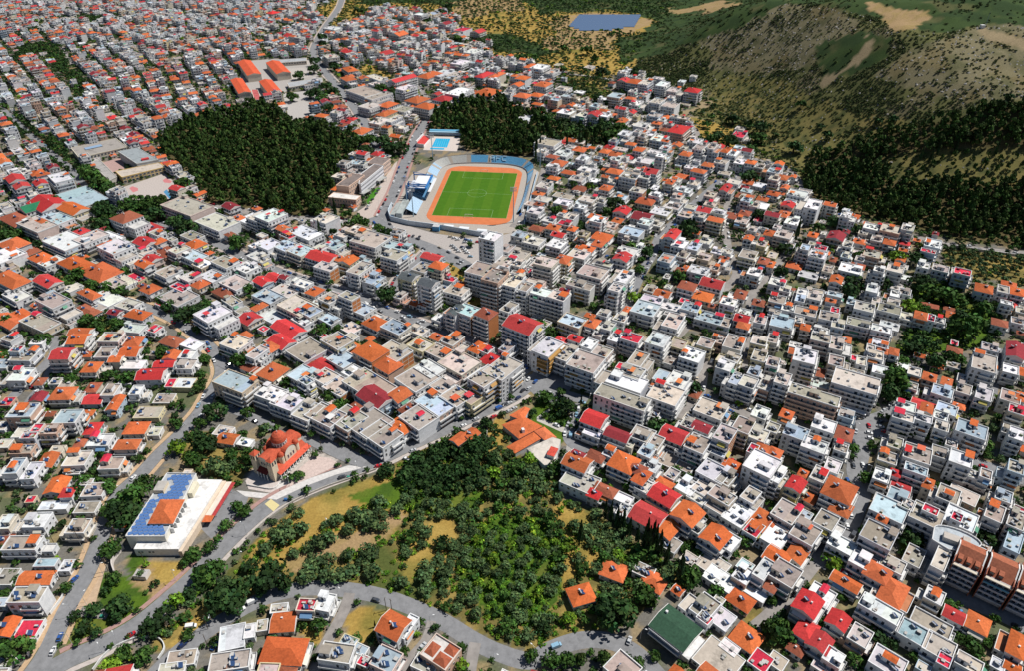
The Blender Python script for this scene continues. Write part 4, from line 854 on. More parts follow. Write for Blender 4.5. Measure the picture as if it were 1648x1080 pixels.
for z in (2, 5.6, 9.2): wline(ins, Z4(790, 650, 12.5), Z4(1145, 360, 12.5), z, 22, 1.1, 1.7, .12); wline(ins, qa[1], qa[2], z+1.5, 9, 1.1, 1.7, .12); wline(ins, qc[0], qc[1], z, 6, 1.1, 1.7, .12)
for z in (1.6, 5.2): wline(ins, qd[0], qd[1], z, 10, 1.1, 1.7, .12); wline(ins, qd[1], qd[2], z, 3, 1.1, 1.7, .12)
obj('stair_hut', MB().obox(*Z4(600, 520, 14), 14, 5, 4, 2.5, R(60), 'wall', (.66, .45, .35), 'conc', (.3, .25, .22)), ins)
for zx, zy in ((860, 760), (1110, 560)): x, y = Z4(zx, zy, 4); b = MB(); b.box(-6, -3, 3.8, 6, 3, 4.2, 'conc', (.4, .4, .38), bottom=True); [b.box(sx*5-.2, sy*2.4-.2, 0, sx*5+.2, sy*2.4+.2, 3.8, 'wall', WHT) for sx in (-1, 1) for sy in (-1, 1)]; obj('entrance_canopy', b, ins, (x, y, 0), R(60))
# stadium: pitch frame at its centre
sa = R(-5.8); SC = (-33.5, 640.0)
def st(x, y): return (SC[0]+math.cos(sa)*x-math.sin(sa)*y, SC[1]+math.sin(sa)*x+math.cos(sa)*y)
def oval(hx, hy, n=10, k=.62):
    r = hx*k; P = []
    for cx0, cy0, t0 in ((hx-r, hy-r, 0), (-hx+r, hy-r, 90), (-hx+r, -hy+r, 180), (hx-r, -hy+r, 270)):
        for i in range(n+1): t = R(t0+90*i/n); P.append((cx0+r*math.cos(t), cy0+r*math.sin(t)))
    return P
sp = MB().prism([st(*p) for p in ((-74, 14), (-73, -54), (-68, -67), (-50, -74), (-19, -79), (16, -88), (46, -78), (52, -60), (54, 20), (56, 58), (40, 80), (0, 88), (-40, 84), (-60, 62), (-72, 40))], -.3, .1, 'pave', (.42, .37, .32)); struct('stadium_ground', sp); markpoly([st(*p) for p in ((-78, 30), (-74, -66), (-60, -78), (10, -92), (50, -84), (56, 20), (58, 60), (46, 82), (20, 92), (-40, 90), (-64, 72), (-78, 60))], 4)
struct('running_track', MB().prism([st(*p) for p in oval(38.8, 66.5, k=.42)], 0, .16, 'clay'))
tf = MB(); tf.prism([st(*p) for p in ((-34, -52.5), (34, -52.5), (34, 52.5), (-34, 52.5))], 0, .2, 'turf', (.06, .155, .010))
for i in range(8):
    x0 = -34+i*8.5
    if i % 2: tf.face([(*st(*p), .206) for p in ((x0, -52.5), (x0+8.5, -52.5), (x0+8.5, 52.5), (x0, 52.5))], 'turf', (.075, .17, .012))
struct('football_pitch', tf)
ml = MB()
def line(x0, y0, x1, y1, w_=.16):
    p, q_ = st(x0, y0), st(x1, y1); ml.obox((p[0]+q_[0])/2, (p[1]+q_[1])/2, .2, math.dist(p, q_)+w_, w_, .012, math.atan2(q_[1]-p[1], q_[0]-p[0]), 'paint', (.35, .5, .28))
for a_ in ((-34, -52.4, 34, -52.4), (-34, 52.4, 34, 52.4), (-33.9, -52.5, -33.9, 52.5), (33.9, -52.5, 33.9, 52.5), (-34, 0, 34, 0)): line(*a_)
for s in (-1, 1): line(-20, s*36, 20, s*36); line(-20, s*36, -20, s*52.4); line(20, s*36, 20, s*52.4)
for i in range(20): t0, t1 = 2*math.pi*i/20, 2*math.pi*(i+1)/20; line(9.15*math.cos(t0), 9.15*math.sin(t0), 9.15*math.cos(t1), 9.15*math.sin(t1))
struct('pitch_markings', ml)
for s, lab in ((-1, 'white football goal at the near end of the pitch'), (1, 'white football goal at the far end of the pitch')):
    g = thing('football_goal', lab, 'goal', (*st(0, s*52.6), .2), sa+(0 if s > 0 else math.pi)); b = MB(); b.box(-3.7, 0, 0, -3.5, .2, 2.5, 'white'); b.box(3.5, 0, 0, 3.7, .2, 2.5, 'white'); b.box(-3.7, 0, 2.4, 3.7, .2, 2.6, 'white'); obj('frame', b, g)
    b = MB(); [b.box(x-.03, .2, 0, x+.03, 2, .06, 'white') for x in (-3.6, 3.6)]; [b.box(x-.02, 1.9, 0, x+.02, 1.96, 1.8, 'white') for x in np.linspace(-3.6, 3.6, 9)]; b.box(-3.6, 1.9, 1.8, 3.6, 1.96, 1.86, 'white'); obj('net', b, g)
BLUE, PBLUE = (.13, .38, .60), (.42, .58, .72)
sd = thing('stadium_stands', 'blue and grey seating tiers curving around the football pitch', 'stadium stand')
path = [(-45, 14), (-45.5, 30), (-45.5, 47), (-43.5, 60), (-37, 68.5), (-25, 73), (-8, 75.5), (8, 75.5), (22, 74.3), (34, 70), (41.5, 62), (44.5, 50), (45.5, 30), (45.5, 5), (44.5, -20), (42.5, -42)]
path = smooth(path, 4); NP = len(path)
def tiers(path, depth, col, name, nst=9, h0=1.6, rise=.52):
    b = MB(); N = len(path)
    for i in range(N-1):
        A, B_ = path[i], path[i+1]
        def nrm(j):
            a_ = path[max(0, j-1)]; c_ = path[min(N-1, j+1)]; dx, dy = c_[0]-a_[0], c_[1]-a_[1]; l = math.hypot(dx, dy); return (-dy/l, dx/l)
        nA, nB = nrm(i), nrm(i+1); dA_, dB_ = depth(i/(N-1)), depth((i+1)/(N-1)); cc_ = col(i/(N-1))
        for k in range(nst):
            f0, f1 = k/nst, (k+1)/nst; z = h0+k*rise
            a0_ = st(A[0]+nA[0]*dA_*f0, A[1]+nA[1]*dA_*f0); a1_ = st(A[0]+nA[0]*dA_*f1, A[1]+nA[1]*dA_*f1); b0_ = st(B_[0]+nB[0]*dB_*f0, B_[1]+nB[1]*dB_*f0); b1_ = st(B_[0]+nB[0]*dB_*f1, B_[1]+nB[1]*dB_*f1)
            b.face([(*a0_, z), (*a1_, z), (*b1_, z), (*b0_, z)], 'paint', cc_); zl = z-rise if k else 0
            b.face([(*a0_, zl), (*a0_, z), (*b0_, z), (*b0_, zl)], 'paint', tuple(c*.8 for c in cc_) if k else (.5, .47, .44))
            if k == nst-1: b.face([(*a1_, z+.6), (*a1_, 0), (*b1_, 0), (*b1_, z+.6)], 'wall', (.5, .5, .5)); b.face([(*a1_, z), (*a1_, z+.6), (*b1_, z+.6), (*b1_, z)], 'wall', (.62, .62, .62))
    return b
path = [(x, y) for x, y in path][::-1]   # outward normal to the outside
path = path[::-1]
def dcol(t):
    k = int(t*60)
    if k in (4, 9, 16, 21, 26, 37, 43, 49): return (.45, .40, .34)
    return PBLUE if t < .17 else ((.50, .50, .47) if t < .36 else (BLUE if t < .74 else (.30, .50, .68)))
def ddep(t): return 9 if t < .6 else 9-5.2*min(1, (t-.6)/.22)
pp = path if True else path
sgn_test = 1
# normals must point away from the pitch: path runs left -> back -> right, so the left-hand normal points outwards
obj('seating', tiers(path, ddep, dcol, 'seating'), sd)
b = MB(); A = st(-60, -22); 
obj('seating', tiers([(-47.5, -53.5), (-47.3, -44), (-47.2, -35), (-47, -26)], lambda t: 9.5, lambda t: (.45, .60, .74), 's', 9), sd)
ms = thing('covered_stand', 'covered main stand with white roof on blue trusses left of the pitch', 'stadium stand', (*SC, 0), sa)
b = MB(); b.box(-64, -20, 0, -58, 10, 7, 'wall', (.60, .62, .66)); [b.box(-58+k*1.5, -20, 0, -56.5+k*1.5, 10, 6.4-k*.6, 'paint', (.10, .25, .42)) for k in range(8)]; obj('seating', b, ms)
b = MB().box(-59, -20.6, 11, -46, -16.5, 11.3, 'paint', (.74, .75, .76), bottom=True); b.box(-58, -15.6, 11, -46, -12.6, 11.3, 'paint', (.74, .75, .76), bottom=True); b.box(-58.5, -11.6, 11, -46, 10.5, 11.3, 'paint', (.74, .75, .76), bottom=True); b.box(-43.6, -20, 8.3, -40.8, 12, 8.5, 'paint', (.72, .72, .72)); rf = obj('roof', b, ms)
for y in (-21.2, -16, -12, 11.2):
    b = MB().box(-63, y-.3, 11.3, -44.5, y+.3, 12.3, 'paint', (.03, .16, .42)); b.box(-63.5, y-.35, 0, -62.6, y+.35, 14.5, 'paint', (.03, .16, .42)); b.tube((-63, y, 14.5), (-50, y, 12), .25, .25, 5, 'paint', (.03, .16, .42)); obj('truss', b, ms)
obj('edge_beam', MB().box(-46, -21.5, 10.9, -44.2, 11.5, 12.4, 'paint', (.03, .17, .45)), ms)
cl = thing('changing_rooms', 'low flat changing rooms behind the covered stand', 'building', (*SC, 0), sa); obj('wall', MB().box(-70, -61, 0, -66, -36, 3.4, 'wall', (.5, .52, .52), 'conc', (.36, .38, .36)).box(-65, -60, 0, -59.5, -30, 4.2, 'wall', (.45, .5, .5), 'conc', (.40, .43, .41)), cl); obj('door', MB().box(-69.4, -61.1, 0, -66.6, -61, 2.4, 'paint', (.05, .2, .4)), cl)
# letters on the blue seats
FONT = {'A': ['01110', '10001', '11111', '10001', '10001'], 'F': ['11111', '10000', '11110', '10000', '10000'], 'C': ['01111', '10000', '10000', '10000', '01111']}
for k, chh in enumerate('AFC'):
    b = MB()
    for j, row in enumerate(FONT[chh]):
        for i, v in enumerate(row):
            if v == '1': x = 3+k*6.2+i*.95; y = 82.6-j*1.25; z = 1.6+(y-75.2)/9*9*.52+.75; b.obox(*st(x, y), z, .95, 1.15, .12, sa, 'paint', (.36, .52, .64))
    obj('seat_lettering', b, sd)
pw = thing('stadium_wall', 'pale blue rendered wall around the near end of the stadium', 'wall'); b = MB(); P = [st(*p) for p in ((-74, -38), (-73.5, -54), (-68, -67), (-50, -74), (-19, -79.5), (16, -89), (30, -88))]
for p, q_ in zip(P[:-1], P[1:]): b.obox((p[0]+q_[0])/2, (p[1]+q_[1])/2, 0, math.dist(p, q_)+.4, .5, 4.6, math.atan2(q_[1]-p[1], q_[0]-p[0]), 'wall', (.62, .70, .76))
obj('wall_panel', b, pw); obj('gate', MB().obox(*st(-24, -81), 0, 6, 5, 4.4, sa-.08, 'paint', (.08, .28, .5), 'conc', (.5, .5, .5)), pw)
rw = thing('stadium_wall', 'long blue wall between the stadium and the street on its right', 'wall'); b = MB(); P = [st(*p) for p in ((51, -62), (52, -20), (53, 20), (54, 52))]
for p, q_ in zip(P[:-1], P[1:]): b.obox((p[0]+q_[0])/2, (p[1]+q_[1])/2, 0, math.dist(p, q_)+.4, .5, 3, math.atan2(q_[1]-p[1], q_[0]-p[0]), 'wall', (.45, .58, .70))
obj('wall_panel', b, rw)
for i, (px, py, lab) in enumerate(((665.5, 348, 'floodlight mast at the near left corner of the pitch'), (696.5, 257, 'floodlight mast between the swimming pool and the stands'), (826.3, 357, 'floodlight mast at the near right corner of the pitch'), (869, 269, 'floodlight mast behind the right end of the stands'), (655, 328, 'floodlight mast behind the covered stand'))):
    x, y = G(px, py); h = (27, 27, 32, 24, 26)[i]; m_ = thing('floodlight_mast', lab, 'floodlight', (x, y, 0), group='stadium floodlights'); obj('mast', MB().tube((0, 0, 0), (0, 0, h), .5, .28, 8, 'paint', (.32, .46, .55)), m_)
    b = MB().box(-2.6, -.15, h-2.6, 2.6, .15, h-2.4, 'metal'); b.box(-2.6, -.15, h+.4, 2.6, .15, h+.6, 'metal')
    for u in np.linspace(-2.3, 2.3, 5):
        for v in (-2.4, -1.0, .4): b.box(u-.38, -.4, h+v, u+.38, .1, h+v+.9, 'metal')
    obj('lamp_rack', b, m_)
for i, x in enumerate((-28, -14, 0, 16)):
    k = thing('ticket_kiosk', 'white kiosk inside the stadium wall, %s of four from the left' % ('first', 'second', 'third', 'fourth')[i], 'kiosk', (*st(x, -76-max(0, x+20)*.18), 0), sa-.1); obj('wall', MB().box(-4, -1.6, 0, 4, 1.6, 2.8, 'wall', WHT), k); obj('roof', MB().box(-4.3, -1.9, 2.8, 4.3, 1.9, 3, 'paint', (.72, .74, .76)), k)
# swimming pool
pc_ = struct('pool_terrace', MB().prism([(-97, 755), (-60, 751), (-58, 796), (-94, 798)], -.2, .1, 'pave', (.60, .52, .47))); markpoly([(-104, 750), (-58, 748), (-56, 810), (-104, 812)], 4)
struct('pool_water', MB().prism([(-88.4, 764.5), (-71.5, 762.5), (-69.8, 790), (-86.2, 791.5)], 0, .14, 'water')); struct('pool_water', MB().prism([(-90, 757), (-74.5, 755.5), (-74, 760.6), (-89.4, 762)], 0, .14, 'water'))
ln = MB()
for i in range(1, 7): t = i/7; ln.obox(-88.4+16.9*t+1, 777.5, .15, .14, 26, .05, R(3.5)*-1+0.03, 'paint', (.3, .62, .75))
ps = thing('pool_lane_ropes', 'lane ropes strung across the blue swimming pool', 'lane ropes'); obj('rope', ln, ps)
pb = thing('pool_grandstand', 'white grandstand with red seats left of the swimming pool', 'grandstand', (-98, 775, 0), R(-12)); b = MB()
for k in range(6): b.box(-4+k*1.3, -12, 0, -2.7+k*1.3, 12, 5-k*.75, 'paint', (.62, .07, .06) if k < 5 else WHT)
b.box(-5, -12.5, 0, -4, 12.5, 7, 'wall', WHT); b.box(-4, 12, 0, 4, 12.6, 5, 'wall', WHT); b.box(-4, -12.6, 0, 4, -12, 4, 'wall', WHT); obj('seating', b, pb)
pb = thing('pool_pavilion', 'long blue-roofed pavilion behind the swimming pool', 'pavilion', (-76, 803, 0), R(-4)); obj('wall', MB().box(-18, -2, 0, 18, 4, 4, 'wall', (.5, .6, .68)), pb); obj('roof', MB().box(-18.5, -3, 4, 18.5, 0, 4.3, 'paint', (.35, .58, .72)).box(-18.5, .1, 4.6, 18.5, 4.5, 4.9, 'paint', (.15, .42, .62)), pb)
# solar farm
mark(180, 1400, 150, 150, 0, 2)
sf = thing('solar_farm', 'field of blue solar panel rows on the dry grass plain', 'solar farm')
for j in range(9):
    y = 1335+j*15; x0, x1 = 94+j*4-max(0, 2-j)*(-12), 212+j*4-max(0, 2-j)*18; b = MB(); b.face([(x0, y, .8), (x1, y, .8), (x1, y+6.5, 2.8), (x0, y+6.5, 2.8)], 'paint', (.08, .14, .25)); b.face([(x0, y+6.5, 2.7), (x1, y+6.5, 2.7), (x1, y, .7), (x0, y, .7)], 'metal')
    for x in np.arange(x0, x1, 8): b.box(x, y+5, 0, x+.3, y+5.3, 2.7, 'metal')
    o_ = obj('panel_row', b, sf, (0, 0, max(0, hz(x1-20, y))))
# hilltop mast hut
x, y, z = GT(1582, 44); hm = thing('hilltop_mast', 'thin mast and white hut on the bare hilltop', 'radio mast', (x, y, z-.5)); obj('mast', MB().tube((2, 0, 0), (2, 0, 17), .3, .15, 6, 'paint', (.2, .3, .3)), hm); obj('hut', MB().box(-3, -2, 0, 1, 2, 3.5, 'wall', WHT), hm)
# retaining walls along the boulevard and yards
def wall(label, px, h, th, col, name='retaining_wall', tile=None):
    P = smooth([G(*p) for p in px], 4) if len(px) > 2 else [G(*p) for p in px]; b = MB()
    for p, q_ in zip(P[:-1], P[1:]): b.obox((p[0]+q_[0])/2, (p[1]+q_[1])/2, -.3, math.dist(p, q_)+.05, th, h+.3, math.atan2(q_[1]-p[1], q_[0]-p[0]), 'wall', col)
    o_ = obj(name, b); o_['label'] = label; o_['category'] = 'wall'; return o_
wall('grey retaining wall along the boulevard above the dry field', [(397, 868), (430, 838), (470, 810), (520, 787), (560, 773), (605, 757)], 1.3, .4, (.5, .46, .41))
wall('curved white ramp wall at the bottom left turning circle', [(150, 1080), (175, 1050), (215, 1030), (245, 1027), (260, 1032), (265, 1045), (255, 1062)], 1.3, .4, (.66, .66, .64))
wall('white boundary wall beside the left road junction', [(46, 1058), (60, 1028), (76, 1000)], 2.2, .3, (.76, .75, .73)); wall('white wall stepping along the left road', [(82, 990), (100, 965), (103, 958)], 1.8, .3, (.74, .73, .70))
wall('curving white parapet wall left of the grass triangle', [(186, 925), (182, 908), (192, 892), (200, 884)], 3, .5, (.66, .6, .55)); wall('low white wall in front of the church square', [(398, 782), (414, 785), (440, 788), (452, 776)], 1, .3, (.72, .7, .66))
wall('long pale wall edging the forest road on the right', [(1530, 396), (1580, 404), (1660, 415)], 2, .6, (.62, .60, .58)); wall('stone wall between the grove and the orange-roofed school', [(783, 678), (784, 700), (782, 718)], 2, .4, (.5, .45, .4))
wall('pale wall between hill field and upper houses', [(906, 119), (950, 124), (992, 131)], 1.4, .5, (.72, .69, .64)); wall('school yard wall above the street trees', [(184, 314), (215, 323), (268, 324), (298, 310)], 1.6, .4, (.5, .36, .32))
# ---------------------------------------------------------------- buildings read off the photo, tile by tile: roof centre X Y, edge extents dx dy (quarter pixels), storeys, roof code
DATA = {
(0,3): '205,120,240,105,2W 480,155,190,100,2Cs 190,265,330,100,2Cp 240,485,230,90,1o 180,600,230,110,3Cs 50,800,110,130,1o 185,815,150,130,1r 300,390,150,50,1B 430,405,80,80,1W 40,130,110,100,2W 350,20,200,60,1W 560,30,150,80,1C 30,1020,100,80,1c 1170,1000,200,110,1C 1110,1065,180,40,1c 1495,865,178,170,1W@14 1610,830,60,100,1W@10 1480,1020,280,130,2C 15,640,60,60,1B',
(1,3): '330,665,130,85,2r 445,645,110,120,2W 180,770,165,130,1o 180,955,290,180,2O 40,790,60,80,1C 150,680,120,50,1c 885,790,150,140,3o 975,800,60,150,2W 520,970,220,130,2Cs 670,945,90,45,1B 700,1020,80,60,1r 840,1010,150,140,2Bs 1090,1040,150,100,1C 600,890,100,30,1B',
(2,3): '445,595,155,120,1O@18 655,440,160,105,1O 915,505,140,100,1O 850,440,130,75,1Cs 875,85,190,110,2q 1000,165,110,95,2o 1010,260,130,75,1C 1130,75,150,100,3o 1310,215,140,100,3o 1400,255,90,90,2W 1180,160,90,60,2c 1440,60,180,130,2Ws 1320,20,120,70,2C 1600,110,110,110,2O 1570,180,130,80,2r 1290,400,180,100,1c 1340,490,190,90,1W 1500,410,90,60,1B 1510,480,150,90,2Ws 1570,570,150,80,1W 1470,630,150,80,1O 1210,650,190,120,2Cs 1240,745,80,50,2r 1345,740,140,100,1W 1510,870,160,115,1O 1330,1010,240,170,1C 1620,430,80,120,3W 1600,1020,120,100,1r 700,40,120,80,2W 1400,930,110,60,1W 1150,370,110,60,1c 1330,630,50,40,1C',
(3,3): '30,110,60,80,2O 60,205,140,140,2W 120,60,150,110,3C 240,195,160,110,3C 185,330,110,90,2o 60,350,150,90,2o 110,455,170,120,3Cs 400,130,190,95,3C 470,35,130,80,3O 710,210,200,115,5Cb 780,40,220,110,4B 735,105,70,40,4O 1020,85,200,110,4C 1045,50,100,45,5r 1240,100,200,110,4W 1215,95,70,50,5r 475,270,170,80,3W 610,380,160,85,3W 800,400,160,80,3c 705,450,160,100,3O 830,590,210,150,3O 970,360,190,120,2C 1050,590,170,85,3Wp 500,460,80,40,1r 500,510,190,60,2o 255,655,150,120,3q 340,600,160,110,2W 450,760,130,90,2q 560,840,200,110,2c 245,820,120,110,2R 330,900,140,100,2q 420,1000,120,90,2W 720,690,270,85,3W 1050,780,270,95,2C 940,840,200,110,2B 1350,775,150,105,2O 1570,900,180,150,2O 1100,930,200,130,2c 1130,1020,90,80,2r 770,1030,220,130,2Ws 1290,1040,180,90,2c 1480,1040,100,70,1W 1570,1060,110,50,1o 1440,60,150,100,4C 1600,110,110,110,4C 1580,250,110,140,3B 1110,370,90,130,4c 900,20,80,60,4c 640,420,60,40,2T 20,540,70,60,2T 330,1050,90,50,1c 1000,1060,90,40,1c 180,940,100,60,1T 60,1020,110,80,1c 700,590,80,40,2c',
(0,2): '405,120,130,75,4q 490,25,170,70,3o 160,130,150,85,2C 110,95,70,40,3r 110,260,190,90,2W 620,205,170,70,2O 680,115,110,75,2C 840,105,130,65,2o 1105,130,90,55,2o 1210,130,90,60,2W 1205,190,110,70,2c 860,190,150,60,1W 1060,185,140,45,2q 975,255,180,75,2q 1100,310,60,60,1r 1190,310,130,70,1W 430,375,200,85,2O 250,400,90,60,2M 50,430,80,60,1r 150,490,170,95,3Bp 600,340,80,65,1T 610,415,130,65,1q 570,500,70,30,1O 730,440,110,100,2o 900,360,120,65,2W 1060,410,130,65,1C 960,500,180,80,1c 440,530,160,95,3B 330,610,120,70,3C 240,600,70,55,2r 880,600,150,80,2O 600,600,90,80,2R 650,680,150,85,2W 820,705,160,65,2O 190,655,100,40,3r 150,740,150,65,2C 310,810,110,100,1o 370,740,100,55,1c 500,800,160,105,2c 740,830,190,85,2C 70,850,160,110,3B 190,880,140,120,2Ws 370,970,130,110,1o 610,1000,150,95,1Cs 200,1060,60,40,1r 1515,300,200,85,4Bp 1440,620,110,65,1c 1470,670,120,65,1o 1580,690,90,50,1W 1550,60,190,75,3c 60,15,100,50,2C 1110,40,120,50,1T 30,700,90,60,1c 520,690,70,60,1T 1330,1000,110,60,1c 1240,60,110,50,1W 700,20,60,50,1c 1000,620,80,60,1c 560,950,80,40,1C 260,300,60,50,1T 1620,200,90,60,1T 20,590,70,60,1c 480,880,90,40,1c',
(1,2): '80,225,180,85,2O 150,30,140,55,2q 70,75,110,60,2O 300,80,200,95,2C 510,30,150,65,3C 560,155,120,70,2B 630,90,90,50,1o 740,105,130,75,4Ob 850,190,110,65,3O 890,105,150,75,3Cb 340,170,100,45,1T 420,205,130,70,1R 310,260,130,80,2B 450,270,110,70,2c 650,250,130,60,2Wp 540,330,130,85,2cb 730,320,230,100,3C 1060,65,110,60,2c 1180,105,130,60,2Cp 1290,40,130,65,2C 1120,220,120,65,3W 1310,180,170,95,3c 1260,270,110,65,2c 1520,160,110,60,2R 1480,95,70,40,2r 1480,270,110,95,5Cyn 1590,215,130,115,5cysn 1040,280,150,105,3C 770,400,150,75,3M 830,425,60,70,2c 905,375,120,60,3o 1150,445,170,80,3Bp 1290,400,120,80,3C 1390,370,140,100,3C 100,380,150,80,3W 200,430,150,85,3W 310,480,170,105,3c 450,520,180,95,3C 590,540,150,105,3Cs 720,560,180,130,3C 810,640,160,100,3C 930,590,110,75,2O 1050,530,140,95,3C 910,680,70,30,1r 1310,670,60,55,2o 1385,640,60,50,2o 20,120,80,75,3c 600,20,60,50,1c 1430,80,70,60,2O 980,480,60,50,2T 640,470,60,40,2T 1200,330,90,60,3C 480,400,90,60,1c 1620,80,60,60,3C',
(2,2): '210,70,150,95,5WyN 330,110,120,85,4C 510,185,250,105,5cy 740,300,230,85,5W 770,240,140,75,5C 830,160,130,85,4C 410,20,80,30,3q 500,60,70,60,3W 580,110,110,60,3C 680,20,100,60,3W 770,20,120,50,4r 940,30,120,75,5W 1020,165,100,55,1C 1160,130,130,75,4Wp 1230,50,140,55,3C 1330,30,90,55,3C 1430,50,120,85,4C 1590,40,100,55,4c 1590,140,90,65,4C 710,405,330,75,5Csn 990,380,190,105,4c 1070,290,120,85,4W 960,265,80,70,1B 1400,205,150,65,4W 1420,280,100,65,4By 1520,310,100,65,4c 1560,240,80,45,4Bs 1630,320,80,75,3c 1280,480,190,95,3cs 1600,500,100,75,3W 530,540,140,85,3q 500,620,170,55,2W 680,640,160,60,3M 840,640,140,85,3C 940,700,120,85,3C 880,760,120,65,3B 1040,640,160,85,3q 1220,595,120,50,3M 1120,570,120,55,3C 1170,690,180,95,4C 1370,640,110,95,5cb 1320,740,130,65,3B 1470,580,150,85,4C 1570,640,150,75,3c 1420,850,130,70,2O 1300,880,180,95,3Ws 1400,930,130,85,3C 1610,830,180,115,5W 1610,745,100,80,3O 420,820,160,85,3o 410,770,110,45,3M 540,780,110,55,2T 440,940,220,110,2cs 650,770,120,55,2W 720,820,160,100,3O 800,860,120,55,3T 850,920,110,85,3O 900,850,90,60,2W 1010,800,110,85,1C 1110,850,110,50,1C 970,970,100,75,2O 980,1030,160,85,3q 870,990,130,65,2c 600,1000,150,60,2T 530,1025,80,50,2R 700,1050,150,55,2W 1130,980,110,80,2W 1250,990,140,85,2c 1190,1050,110,45,2c 1350,1040,150,65,3C 1550,1040,120,80,3C 760,700,60,60,2c 1180,380,60,50,1T 1550,740,60,60,3r 1030,900,70,60,2c',
(3,2): '240,135,150,90,6Wn 80,280,120,75,5c 30,180,80,60,4C 295,390,330,65,5Csn 565,300,300,105,5cn 470,60,150,85,4c 340,20,130,55,4C 720,60,110,50,3Wp 740,100,70,35,3O 810,110,60,45,3O 690,130,110,60,3c 720,230,110,60,2W 860,200,110,40,1W 940,240,90,55,2c 1040,270,90,50,2O 1390,180,160,110,4cp 1590,100,120,100,3M 1560,225,110,60,3W 920,330,90,45,2C 1100,360,190,65,2B 1260,350,100,65,2C 1390,380,110,85,3W 1560,400,140,75,3C 1630,400,60,60,3O 1600,490,110,50,4rb 330,240,70,55,2T 330,320,130,45,1W 120,510,80,50,4O 180,630,150,75,4B 360,580,150,75,4W 490,640,110,85,3T 470,730,90,60,3C 300,710,160,75,4Wp 40,770,80,75,3O 430,850,130,85,3W 230,890,60,40,3O 330,900,90,85,4cp 160,955,140,75,4q 30,890,130,85,4W 460,1000,190,120,4O 885,460,130,60,4Wp 1020,475,80,60,4o 1000,545,110,45,4W 870,530,140,50,4c 1110,520,100,55,3W 1130,600,130,55,3c 1310,610,200,85,4B 1600,640,100,75,4Wb 800,690,140,75,3C 960,770,180,100,4Cp 1100,760,110,75,3C 1240,800,150,85,4W 770,790,130,75,3Cp 730,910,110,75,3W 820,890,60,40,3R 950,870,150,50,4B 1570,850,150,75,4C 1030,960,50,65,3O 1140,1020,180,90,4C 800,1020,190,75,4B 1500,1030,150,75,3B 1200,100,100,35,1T 1200,50,50,30,1r 1150,300,70,50,2O 600,170,70,60,3c 660,90,60,50,3c 30,600,80,60,3c 590,880,10,10,1C 1250,280,70,50,1c 1310,900,90,50,2c 1400,900,80,60,3C 1450,700,10,10,1c 1180,700,80,50,2c 20,20,100,60,3C',
(0,1): '100,70,110,40,3q 140,115,100,30,4q 260,95,80,30,4q 240,30,90,30,2O 390,60,120,50,4W 310,230,110,60,2q 215,250,60,50,2G 490,200,160,100,1B 490,270,170,45,2o 400,335,150,45,3Bs 280,345,70,20,3O 240,365,150,55,3c 840,325,150,55,4T 1205,245,200,65,4csn 1400,350,170,65,3cs 1520,315,80,25,2O 1600,320,100,50,2W 970,385,120,40,1q 430,470,160,75,3W 570,440,120,75,3c 700,450,120,50,2W 70,480,140,55,3O 920,470,120,40,2q 1030,475,60,30,2O 770,520,150,60,4Ws 710,500,90,40,3O 1240,485,110,40,2O 1140,520,90,45,3cp 40,560,110,75,3W 290,590,140,45,2O 345,610,80,60,2W 490,620,150,55,2O 650,670,150,75,2O 70,720,160,55,3O 310,730,110,45,3q 930,620,70,30,3o 880,600,110,55,2c 1070,665,120,55,2C 1210,695,100,45,3cp 1250,570,110,45,2B 1450,610,110,45,3C 880,705,80,28,1r 970,780,70,45,2O 1160,770,90,30,2r 1150,830,140,80,2C 1290,750,60,40,2O 1370,700,100,50,2W 370,870,170,60,4C 580,815,100,30,2O 690,840,140,60,1W 830,880,110,60,2c 870,940,170,50,2O 560,920,120,45,1T 150,950,100,40,1O 60,990,130,50,1o 260,1000,170,65,2C 520,1060,140,55,2o 860,1040,140,60,2W 1000,1040,60,45,2r 1390,950,140,80,4W 1590,960,120,55,2q 1520,740,120,60,2c 1590,640,90,50,2W 1450,800,100,45,1T 110,820,100,50,2W 740,740,80,40,2c 740,930,70,30,2M 1310,620,70,45,2W 40,640,80,40,2c 180,530,90,40,1T 800,730,100,40,1c 440,990,70,30,1C 1040,870,40,30,1r 110,330,120,50,1T 330,310,90,40,1B 40,250,80,40,2c 170,30,60,30,2c 950,540,80,40,2c 1070,540,80,40,1T 980,590,60,40,2q 640,900,60,30,1c 450,760,100,45,1c 1240,440,90,35,2C',
